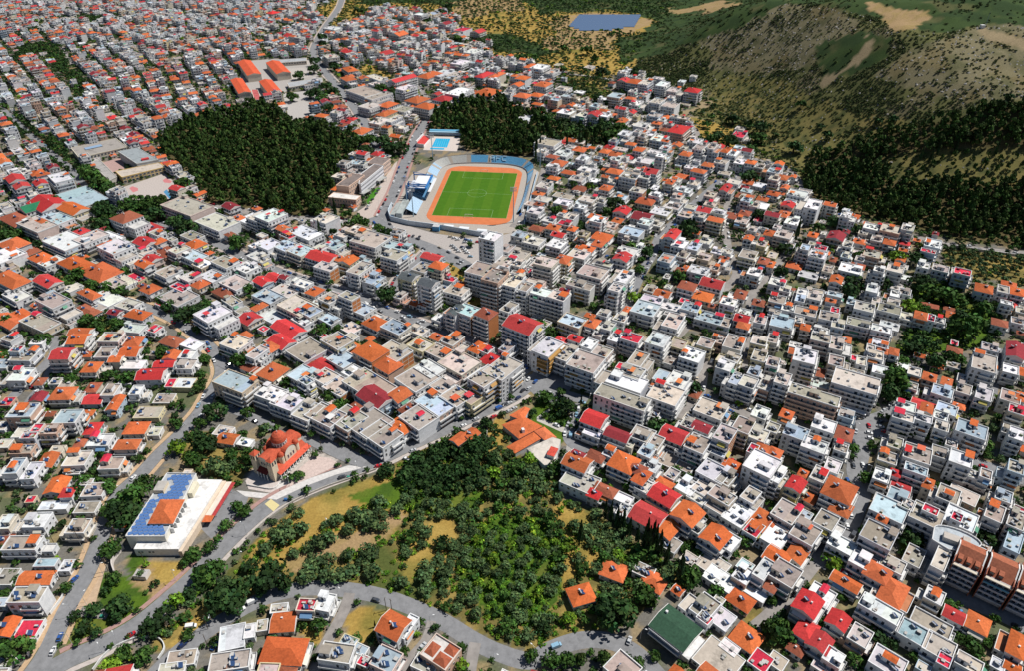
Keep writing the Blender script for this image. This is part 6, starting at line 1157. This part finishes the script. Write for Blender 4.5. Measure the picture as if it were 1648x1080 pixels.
LUSHP = [G(*p) for p in [(735, 890), (800, 828), (860, 838), (905, 880), (895, 950), (860, 1000), (800, 985), (745, 950)]]
def inp(x, y, pl): return bool(inpoly(np.array([x]), np.array([y]), pl)[0])
for X, Y, rr in ((275, 70, 42), (190, 150, 50), (150, 200, 45), (110, 190, 35), (190, 240, 75), (290, 190, 60), (60, 300, 55), (235, 330, 42), (400, 270, 60), (340, 290, 45), (460, 250, 60), (590, 350, 50), (515, 125, 55), (600, 180, 50), (640, 80, 60), (700, 120, 70), (800, 80, 55), (820, 160, 40), (740, 150, 60), (450, 380, 60), (360, 420, 60), (440, 470, 50), (520, 480, 60), (600, 460, 60), (330, 480, 60), (930, 520, 48), (1100, 570, 55), (760, 460, 60), (720, 340, 70), (690, 400, 50)):
    x, y = G(*T(1, 3, X, Y), 1.5); tree('olive', x, y, rr/4/3.15, q.uniform(.85, 1.05), 0); mark(x, y, 5, 5, 0, 5)
gxs = [p[0] for p in GR]; gys = [p[1] for p in GR]
for i in range(5200):
    x, y = q.uniform(min(gxs), max(gxs)), q.uniform(min(gys), max(gys))
    if not inp(x, y, GR) or occat(x, y) in (1, 2, 5): continue
    if any(inp(x, y, pl) for pl in OPENW) and q.random() > .015: continue
    if inp(x, y, DARKP): k, rr = 'dark', q.uniform(3.6, 5.6); sp = 5
    elif inp(x, y, LUSHP): k, rr = q.choice(['bright', 'broad', 'olive', 'olive']), q.uniform(2, 3.6); sp = 5.4
    else: k, rr = q.choices(['olive', 'broad', 'dark', 'bright'], [72, 14, 9, 5])[0], q.choice([1.8, 2.6, 3.0, 3.6, 4.2, 4.9])*q.uniform(.9, 1.1); sp = 3.2+rr*.8
    pp_ = PX(x, y, 1.5); rcr = rect_cells(x, y, rr*1.7, rr*1.7, 0)
    if rcr and (occ[rcr[0]][rcr[1]] == 1).any(): continue
    if pp_[0] < 650 and pp_[1] < 935 and not inp(x, y, DARKP) and q.random() < .93: continue
    rcx = rect_cells(x, y, sp, sp, 0)
    if rcx and (occ[rcx[0]][rcx[1]] == 5).any(): continue
    tree(k, x, y, rr, q.uniform(.85, 1.1), 0); mark(x, y, sp*.5, sp*.5, 0, 5)
# woods, garden belts, far scrub woods
fl_i = CN.index('floor'); js, is_ = np.nonzero((ocls == fl_i) & INFRAME); pick = npr.permutation(len(js))[:110000]
grid = {}
def free(x, y, d):
    k = (int(x//8), int(y//8))
    for a in (-1, 0, 1):
        for b_ in (-1, 0, 1):
            for (u, v) in grid.get((k[0]+a, k[1]+b_), ()):
                if (u-x)**2+(v-y)**2 < d*d: return False
    grid.setdefault(k, []).append((x, y)); return True
for t in pick:
    x, y = is_[t]+OX+q.random(), js[t]+OY+q.random()
    if occat(x, y) in (1, 2, 4): continue
    px, py = cpx[js[t], is_[t]], cpy[js[t], is_[t]]
    belt = px < 240 or (px > 1400 and py > 500); mix = 866 < px < 1005 and py < 255
    dens = 6.6
    if px > 1280 and py > 160 and fbm(np.array([x/22]), np.array([y/22]), 77, 2)[0] > .70: dens = 9
    if not free(x, y, 6.0 if belt else dens): continue
    k = ('dark' if q.random() < .6 else 'broad') if belt else (q.choice(['dark', 'pine', 'broad', 'olive']) if mix else 'pine')
    rr = q.uniform(3.2, 4.8) if belt else q.choice([3.4, 4.0, 4.6, 5.2, 5.8, 6.4])*q.uniform(.9, 1.1); tree(k, x, y, rr, q.uniform(.9, 1.5) if k == 'pine' else 1.0)
js, is_ = np.nonzero(((ocls == CN.index('lush')) | (ocls == CN.index('olive'))) & INFRAME & (cpy < 640) & (cpy > 350)); pick = npr.permutation(len(js))[:6000]
for t in pick:
    x, y = is_[t]+OX+q.random(), js[t]+OY+q.random()
    if occat(x, y) in (1, 2, 4) or not free(x, y, 6.2): continue
    olv = cpx[js[t], is_[t]] > 1500 and cpy[js[t], is_[t]] < 460; tree('olive' if olv else q.choice(['dark', 'broad', 'dark']), x, y, q.uniform(2.4, 3.8))
js, is_ = np.nonzero((ocls == CN.index('heath')) & INFRAME & (cpx > 1400) & (cpy < 320) & (cpy > 236)); pick = npr.permutation(len(js))[:2500]
for t in pick:
    x, y = is_[t]+OX+q.random(), js[t]+OY+q.random()
    if free(x, y, 9): tree('pine', x, y, q.uniform(2.5, 3.6), 1.3)
# gardens between the houses
n_ = 0
for t in range(130000):
    x, y = q.uniform(-1250, 720), q.uniform(110, 1650)
    if not infr(x, y) or occat(x, y) not in (0, 3): continue
    pxy = PX(x, y, 0); j_, i_ = int(y-OY), int(x-OX)
    if ocls[j_, i_] == fl_i or hz(x, y) > 3 or inp(x, y, GR): continue
    if ocls[j_, i_] == 0 and y < 700 and q.random() < .2: continue
    if ocls[j_, i_] != 0 and q.random() < .55: continue
    rr = q.uniform(1.4, 3.3)*(1.25 if y > 900 else 1)
    if not free(x, y, rr*1.5): continue
    tree(q.choices(['broad', 'dark', 'olive', 'bright'], [5, 4, 2, .6])[0], x, y, rr, q.uniform(.8, 1.1), 0); n_ += 1
print('trees', len(TREES), 'garden', n_)
sel = {}
for t in TREES:
    fam = NAME[t[0]][0]; p = PX(t[1], t[2], t[3]); vis = -10 < p[0] < 1658 and -10 < p[1] < 1095
    zc = t[2]*cT-(t[3]-CH)*sT; sel.setdefault(fam, []).append((-(t[4]*F/zc)*(1 if vis else .05)*(1.3 if t[6] else 1), len(sel.get(fam, [])), t))
stuffT = {}
for fam, L in sel.items():
    L.sort(key=lambda e: e[:2])
    for i, (_, _, t) in enumerate(L):
        k, x, y, z, rr, hs, fc = t
        if i < 300:
            nm, cat, grp = NAME[k]; lab = uniq(q.choice(LOOK[k]), x, y); o_ = thing(nm, lab, cat, (x, y, z), q.uniform(0, 6.28), grp)
            sc = (rr*2, rr*2, hs) if k == 'cypress' else (rr, rr, rr*hs)
            for nm2, me2 in (('trunk', TR[k if k in TR else 'broad']), ('crown', q.choice(HI[k]))):
                oo = obj(nm2, me2, o_); oo.scale = sc
        else: stuffT.setdefault(fam, []).append(t)
def scatter(name, items, label):
    Vs = []; Cs = []
    for k, x, y, z, rr, hs in items:
        v, c = LO[k][q.randrange(4)]; a = q.uniform(0, 6.28); ca, sa_ = math.cos(a), math.sin(a); s3 = (rr*2, rr*2, hs) if k == 'cypress' else (rr, rr, rr*hs)
        vx, vy, vz = v[:, 0]*s3[0], v[:, 1]*s3[1], v[:, 2]*s3[2]; Vs.append(np.stack([x+ca*vx-sa_*vy, y+sa_*vx+ca*vy, z+vz], 1)); Cs.append(c*q.uniform(.75, 1.3))
    v = np.concatenate(Vs); c = np.concatenate(Cs); n = len(c); me = npmesh(name, v, np.full(n, 4), np.arange(4*n), np.zeros(n), [M['leafs']], np.clip(c, 0, 1))
    o_ = bpy.data.objects.new(name, me); LK(o_); o_['kind'] = 'stuff'; o_['label'] = label; print(name, n)
for fam, L in stuffT.items():
    scatter({'pine_tree': 'pine_forest', 'olive_tree': 'olive_grove', 'broadleaf_tree': 'garden_greenery', 'cypress_tree': 'cypress_stand'}[fam], [t[:6] for t in L],
            {'pine_tree': 'dark pine woods on the hills beyond the nearest pines', 'olive_tree': 'farther olive trees', 'broadleaf_tree': 'farther garden trees and bushes between the houses', 'cypress_tree': 'farther cypresses'}[fam])
# scrub on the hills and plain
items = []
vis = INFRAME & (cpy < 420)
for nm, cnt_, rmin, rmax in (('scrub', 6500, .7, 1.9), ('bush', 8500, 1.1, 2.6), ('rock', 2200, .8, 2.0), ('heath', 2600, .8, 2.0), ('olive', 900, 1, 2.0), ('dry', 300, 1, 2.6)):
    js, is_ = np.nonzero((ocls == CN.index(nm)) & vis); 
    if not len(js): continue
    for t in npr.randint(0, len(js), cnt_*2):
        x, y = is_[t]+OX+q.random(), js[t]+OY+q.random()
        if occat(x, y) in (1, 2, 4): continue
        g1 = fbm(np.array([x/30]), np.array([y/30]), 91, 2)[0]
        if q.random() > (.15+1.5*max(0, g1-.25)) * (.75 if nm != 'dry' else .5): continue
        rr = q.uniform(rmin, rmax)*(1.25 if y > 1000 else 1); items.append(('shrub', x, y, float(czz[js[t], is_[t]])-.2, rr, .75))
scatter('hill_shrubs', items, 'dark green scrub dotted over the stony hills')
# low lush growth and verge weeds in the grove
items = []
for i in range(3800):
    x, y = q.uniform(min(gxs), max(gxs)), q.uniform(min(gys), max(gys))
    if not inp(x, y, GR) or occat(x, y) in (1, 2): continue
    L_ = inp(x, y, LUSHP)
    if not L_ and any(inp(x, y, pl) for pl in OPENW): continue
    if L_ or q.random() < .5: items.append(('lush' if L_ or q.random() < .5 else 'bright', x, y, -.3, q.uniform(.9, 2.2), .6))
scatter('undergrowth', items, 'bright green undergrowth between the olive trees')
# pale rocks
b = MB()
for nm, cnt_ in (('rock', 900), ('scrub', 500), ('heath', 260)):
    js, is_ = np.nonzero((ocls == CN.index(nm)) & vis)
    for t in npr.randint(0, len(js), cnt_):
        x, y = is_[t]+OX+q.random(), js[t]+OY+q.random(); z = float(czz[js[t], is_[t]]); s_ = q.uniform(.5, 1.6); a = q.uniform(0, 3); c_ = q.uniform(.26, .42); ring = [(x+s_*q.uniform(.6, 1.3)*math.cos(a+i*1.05), y+s_*q.uniform(.6, 1.3)*math.sin(a+i*1.05)) for i in range(6)]
        tp_ = (x+q.uniform(-.3, .3), y+q.uniform(-.3, .3), z+s_*q.uniform(.4, .8))
        for i in range(6): p, p2 = ring[i], ring[(i+1) % 6]; b.face([(p[0], p[1], z-.3), (p2[0], p2[1], z-.3), tp_], 'conc', (c_, c_*.95, c_*.88))
struct('hill_rocks', b, 'stuff', 'pale limestone rocks scattered on the slopes')
# ---------------------------------------------------------------- vehicles, lamps, poles
def carmesh():
    b = MB()
    def loft(secs, m):   # sections along x: (x, half width, z0, z1)
        for (x0, w0, a0, b0), (x1, w1, a1, b1) in zip(secs[:-1], secs[1:]):
            b.face([(x0, -w0, a0), (x1, -w1, a1), (x1, -w1, b1), (x0, -w0, b0)], m, (.5, .5, .5)); b.face([(x1, w1, a1), (x0, w0, a0), (x0, w0, b0), (x1, w1, b1)], m, (.5, .5, .5)); b.face([(x0, -w0, b0), (x1, -w1, b1), (x1, w1, b1), (x0, w0, b0)], m, (.5, .5, .5))
        for s_, (x, w_, a, t) in ((-1, secs[0]), (1, secs[-1])): b.face([(x, -w_*s_, a), (x, w_*s_, a), (x, w_*s_, t), (x, -w_*s_, t)][::-1], m, (.5, .5, .5))
    return b, loft
CARC = {'white': (.75, .75, .74), 'silver': (.48, .49, .5), 'dark grey': (.07, .075, .085), 'black': (.02, .02, .025), 'red': (.5, .02, .03), 'blue': (.03, .10, .32), 'dark blue': (.015, .03, .10), 'pale blue': (.25, .42, .55), 'beige': (.5, .43, .33)}
WH = MB().tube((0, -.11, 0), (0, .11, 0), .33, .33, 10, 'rubber'); WH.tube((0, -.12, 0), (0, .12, 0), .18, .18, 8, 'metal'); WHM = mesh('wheel', WH)
CM = {}
for nm, c_ in CARC.items():
    for ty in ('car', 'van'):
        b, loft = carmesh()
        if ty == 'car': loft([(-2.1, .72, .32, .80), (-1.7, .84, .25, .92), (.6, .86, .25, .94), (1.6, .82, .28, .84), (2.1, .68, .35, .66)], 'carpaint'); roof = [(-1.15, .66, 1.40, 1.44), (.25, .66, 1.40, 1.44)]; gl = [(-1.85, .76, .9, .92), (-1.2, .68, .9, 1.41), (.3, .68, .9, 1.41), (1.05, .76, .9, .93)]
        else: loft([(-2.3, .85, .3, 1.85), (-2.2, .9, .25, 1.95), (1.0, .9, .25, 1.95), (1.35, .88, .25, 1.25), (2.3, .8, .35, .95)], 'carpaint'); roof = [(-1, .5, 1.96, 2.0), (0, .5, 1.96, 2.0)]; gl = [(.95, .86, 1.1, 1.9), (1.02, .85, 1.1, 1.9), (1.5, .84, 1.1, 1.2)]
        loft(roof, 'carpaint'); b.c = [c_]*len(b.f); bm_ = mesh('body', b); b2, loft = carmesh(); loft(gl, 'glass'); CM[nm, ty] = (bm_, mesh('windows', b2))
CARS = []; FARCARS = []; AUTO = []
def car(x, y, a, col=None, ty='car', wh=True, look=''):
    if any((x-u)**2+(y-v)**2 < 9 for u, v in CARS): return
    CARS.append((x, y)); 
    if len(CARS) > 298: FARCARS.append((x, y, a, col or q.choices(list(CARC), [9, 7, 5, 3, 3, 3, 2, 2, 1])[0])); return
    col = col or q.choices(list(CARC), [9, 7, 5, 3, 3, 3, 2, 2, 1])[0]; z = .16 if y < 900 else .2
    b_, g_ = CM[col, ty]; o_ = thing('parked_van' if ty == 'van' else 'parked_car', uniq('%s %s%s' % (col, ty, look or ' at the kerb'), x, y), ty, (x, y, z), a, 'vehicles on the streets')
    obj('body', b_, o_); obj('windows', g_, o_)
    if wh:
        for sx in (-1.35, 1.35):
            for sy in (-.8, .8): obj('wheel', WHM, o_, (sx, sy, .33))
def rdir(x, y):
    best = (1e9, 0)
    for wd, mat, pv, pl in road_lines:
        for p, q_ in zip(pl[:-1], pl[1:]):
            d = (p[0]+q_[0]-2*x)**2+(p[1]+q_[1]-2*y)**2
            if d < best[0]: best = (d, math.atan2(q_[1]-p[1], q_[0]-p[0]))
    return best[1]
for c, r_, X, Y, col, ty, da in ((0, 2, 235, 290, 'black', 'car', None), (0, 2, 205, 328, 'red', 'car', None), (0, 2, 235, 362, 'white', 'car', None), (0, 2, 205, 400, 'dark grey', 'car', None), (0, 2, 1325, 360, 'dark grey', 'car', None), (0, 2, 1335, 50, 'blue', 'car', None), (0, 2, 1350, 80, 'pale blue', 'car', None),
        (0, 2, 1085, 785, 'dark grey', 'car', None), (0, 2, 1190, 675, 'silver', 'car', None), (0, 2, 858, 918, 'white', 'car', 75), (0, 2, 1125, 520, 'silver', 'car', 0), (0, 3, 1550, 688, 'white', 'car', None), (0, 3, 1625, 635, 'white', 'van', None), (0, 3, 1175, 915, 'dark blue', 'car', None), (0, 3, 1380, 920, 'blue', 'car', 75), (0, 3, 480, 490, 'blue', 'car', 70),
        (0, 3, 1205, 565, 'dark grey', 'car', None), (0, 3, 1230, 795, 'white', 'van', 10), (2, 3, 755, 885, 'silver', 'car', 65), (2, 3, 285, 920, 'pale blue', 'van', None), (1, 2, 553, 912, 'dark grey', 'car', None), (1, 2, 787, 842, 'red', 'car', 30), (1, 2, 967, 797, 'white', 'car', -25), (1, 2, 1010, 742, 'silver', 'car', None), (1, 2, 1335, 582, 'white', 'car', None),
        (1, 2, 1415, 572, 'dark grey', 'car', None), (1, 2, 1530, 524, 'red', 'car', None), (1, 2, 1600, 445, 'dark grey', 'car', None), (1, 2, 1630, 488, 'silver', 'car', None), (2, 2, 15, 470, 'silver', 'car', None), (2, 2, 40, 402, 'dark blue', 'car', None), (2, 2, 70, 355, 'black', 'car', None), (2, 2, 108, 342, 'silver', 'car', None), (2, 2, 150, 298, 'blue', 'car', None), (2, 2, 250, 375, 'white', 'car', None), (2, 2, 333, 402, 'black', 'car', -20), (2, 2, 287, 578, 'white', 'car', -35),
        (2, 2, 418, 545, 'dark blue', 'car', None), (2, 2, 415, 510, 'pale blue', 'car', None), (2, 2, 378, 640, 'pale blue', 'van', 80), (2, 2, 1235, 340, 'white', 'car', None), (2, 2, 1160, 478, 'silver', 'car', None), (2, 2, 1135, 530, 'dark grey', 'car', None), (2, 2, 1430, 460, 'white', 'car', None), (2, 2, 1410, 490, 'blue', 'car', None), (2, 2, 1535, 483, 'white', 'car', None), (2, 2, 1425, 808, 'red', 'car', -35), (2, 2, 1075, 942, 'dark blue', 'car', -20),
        (3, 2, 725, 587, 'white', 'car', -25), (3, 2, 755, 622, 'red', 'car', -25), (3, 2, 803, 622, 'pale blue', 'car', -25), (3, 2, 650, 628, 'white', 'car', -20), (3, 2, 655, 662, 'white', 'car', -20), (3, 2, 550, 580, 'dark grey', 'van', 75), (3, 2, 515, 530, 'silver', 'car', -60), (3, 2, 510, 550, 'white', 'car', -60), (3, 2, 550, 685, 'dark grey', 'car', 80), (3, 2, 575, 700, 'red', 'car', 80), (3, 2, 550, 838, 'dark grey', 'car', 80), (3, 2, 612, 835, 'white', 'car', 80), (3, 2, 612, 855, 'red', 'car', 80), (3, 2, 513, 935, 'blue', 'car', 80), (3, 2, 1385, 843, 'red', 'car', -20),
        (3, 3, 535, 80, 'white', 'car', 80), (3, 3, 512, 150, 'white', 'car', 80), (3, 3, 1050, 232, 'white', 'van', 60), (2, 1, 985, 378, 'dark grey', 'car', None), (2, 1, 925, 432, 'white', 'car', None), (2, 1, 875, 610, 'dark blue', 'car', None), (2, 1, 880, 578, 'blue', 'car', None), (0, 1, 105, 862, 'white', 'van', -20), (0, 1, 222, 918, 'silver', 'car', -30), (0, 1, 412, 1000, 'dark blue', 'car', 60),
        (1, 1, 1295, 575, 'dark grey', 'car', -30), (1, 1, 1322, 600, 'silver', 'car', -30), (1, 1, 1305, 612, 'silver', 'car', -30), (1, 1, 975, 635, 'white', 'car', None), (1, 1, 878, 742, 'red', 'car', None), (1, 1, 945, 960, 'white', 'car', -30), (1, 1, 1045, 998, 'silver', 'car', -30), (1, 1, 1115, 1025, 'dark grey', 'car', -30), (1, 1, 215, 672, 'blue', 'car', -30), (1, 1, 60, 660, 'dark grey', 'car', -30), (1, 1, 390, 745, 'dark grey', 'car', -30)):
    x, y = G(*T(c, r_, X, Y), .7); a = R(da) if da is not None else rdir(x, y); car(x, y, a, col, ty, y < 520, ' on the road' if da is None else ' standing')
def row(p, q_, n, da, pr=.85):
    for i in range(n):
        if q.random() > pr: continue
        t = i/max(1, n-1); x, y = G(p[0]+(q_[0]-p[0])*t, p[1]+(q_[1]-p[1])*t, .7); car(x, y, R(da), None, 'car', y < 620, ' in the car park')
row((634, 366), (658, 379), 6, 75); row((660, 378), (680, 381), 5, 75); row((725, 380), (748, 389), 5, 10); row((724, 391), (738, 404), 5, 5); row((744, 397), (757, 412), 6, -5); row((750, 385), (775, 390), 5, 0); row((612, 300), (590, 335), 8, 62)
for wd, mat, pv, pl in road_lines:
    L_ = 0
    for p, p2 in zip(pl[:-1], pl[1:]):
        L_ += math.dist(p, p2)
        if L_ < 6.5: continue
        L_ = 0; a = math.atan2(p2[1]-p[1], p2[0]-p[0])
        for s_ in (-1, 1):
            pr = .6 if wd > 8 else .35
            if PX(*p)[1] > 700: pr = .05
            if q.random() > pr or wd > 15 or hz(*p) > .5: continue
            o2 = s_*(wd/2-1.1); x, y = p[0]-math.sin(a)*o2, p[1]+math.cos(a)*o2
            if infr(x, y) and y < 1150: AUTO.append((x, y, a+(0 if s_ < 0 else math.pi), None, q.choices(['car', 'van'], [9, 1])[0], y < 420))
for t in sorted(AUTO, key=lambda t: t[1]): car(*t)
fb = MB()
for x, y, a, c_ in FARCARS:
    b = MB().box(-2.1, -.84, .25, 2.1, .84, .9, 'carpaint', CARC[c_]); b.box(-1.7, -.7, .9, .9, .7, 1.38, 'glass', (0, 0, 0), 'carpaint', CARC[c_]); fb.add(b, x, y, .16, a)
if fb.f: struct('distant_cars', fb, 'stuff', 'farther cars parked along the upper streets')
x, y = G(1236+563/4, 540+500/4, 1.5); bus = thing('parked_bus', 'long white bus parked beside the wedge-shaped flats', 'bus', (x, y, .15), R(-35)); b = MB().box(-5.6, -1.25, .4, 5.6, 1.25, 3.1, 'paint', (.75, .76, .77)); b.box(-3, -.8, 3.1, -1, .8, 3.3, 'paint', (.6, .6, .62)); obj('body', b, bus)
obj('windows', MB().box(-5.4, -1.28, 1.6, 5.62, 1.28, 2.6, 'glass'), bus); [obj('wheel', WHM, bus, (sx, sy, .33)) for sx in (-3.6, 3.6) for sy in (-1.2, 1.2)]
# street lamps and poles
LB = MB().tube((0, 0, 0), (0, 0, 8.2), .1, .06, 6, 'metal'); LAMPM = mesh('pole', LB); LH = MB().tube((0, 0, 8.1), (1.7, 0, 8.6), .05, .05, 5, 'metal'); LH.box(1.4, -.18, 8.5, 2.2, .18, 8.68, 'white', bottom=True); LHM = mesh('lamp_head', LH)
PBM = mesh('pole', MB().tube((0, 0, 0), (0, 0, 9), .16, .11, 6, 'bark')); PAM = mesh('crossarm', MB().box(-.9, -.06, 8.3, .9, .06, 8.45, 'bark').box(-.7, -.04, 8.45, -.6, .04, 8.65, 'metal').box(.6, -.04, 8.45, .7, .04, 8.65, 'metal'))
def lamp(x, y, a): o_ = thing('street_lamp', uniq('grey street lamp', x, y), 'street lamp', (x, y, .1), a, 'street lamps'); obj('pole', LAMPM, o_); obj('lamp_head', LHM, o_)
def pole(x, y, a): o_ = thing('utility_pole', uniq('dark wooden utility pole', x, y), 'utility pole', (x, y, .1), a, 'wooden utility poles'); obj('pole', PBM, o_); obj('crossarm', PAM, o_)
for px, py in ((344, 1008), (117, 1038), (165, 1050), (140, 975), (167, 927), (546, 962), (454, 942), (811, 668), (1030, 1030), (795, 1070), (693, 1010), (390, 905), (860, 1060), (527, 851), (948, 655)): x, y = G(px, py); lamp(x, y, q.uniform(0, 6))
for px, py in ((335, 1042), (388, 999), (335, 1013), (544, 985), (631, 985), (622, 983), (514, 1030), (1076, 860), (1000, 757), (500, 732), (480, 722), (519, 730), (235, 910), (90, 880), (130, 875), (1010, 1000)): x, y = G(px, py); pole(x, y, q.uniform(0, 3))
for i in (0, 1, 6, 9, 12, 15, 26):
    wd, mat, pv, pl = road_lines[i]; L_ = 0; s_ = 1
    for p, p2 in zip(pl[:-1], pl[1:]):
        L_ += math.dist(p, p2)
        if L_ < 32: continue
        L_ = 0; s_ = -s_; a = math.atan2(p2[1]-p[1], p2[0]-p[0]); x, y = p[0]-math.sin(a)*s_*(wd/2+.8), p[1]+math.cos(a)*s_*(wd/2+.8)
        if infr(x, y) and y < 800 and occat(x, y) != 2: lamp(x, y, a-s_*math.pi/2)
q2 = random.Random(5); n_ = 0
while n_ < 60:
    x, y = q2.uniform(-300, 330), q2.uniform(180, 560)
    if infr(x, y) and occat(x, y) == 0: pole(x, y, q2.uniform(0, 3)); n_ += 1
# wheelie bins, playground and small yard things near the camera
for i, (px, py, c_, lab) in enumerate(((561, 770, (.05, .35, .25), 'green wheelie bin on the boulevard pavement'), (460, 806, (.05, .2, .5), 'blue recycling bin near the zebra crossing'), (412, 747, (.4, .4, .4), 'grey bin left of the church'), (165, 994, (.05, .4, .3), 'small green play frame on the grass triangle'), (1545, 986, (.1, .35, .7), 'blue bin in the shaded street'))):
    x, y = G(px, py); o_ = thing('wheelie_bin' if 'bin' in lab else 'play_frame', lab, 'bin' if 'bin' in lab else 'play frame', (x, y, .1)); obj('body', MB().box(-.7, -.5, 0, .7, .5, 1.1, 'paint', c_), o_); obj('lid', MB().box(-.75, -.55, 1.1, .75, .55, 1.25, 'paint', tuple(v*.7 for v in c_)), o_)
print('objects total', len(S.objects))
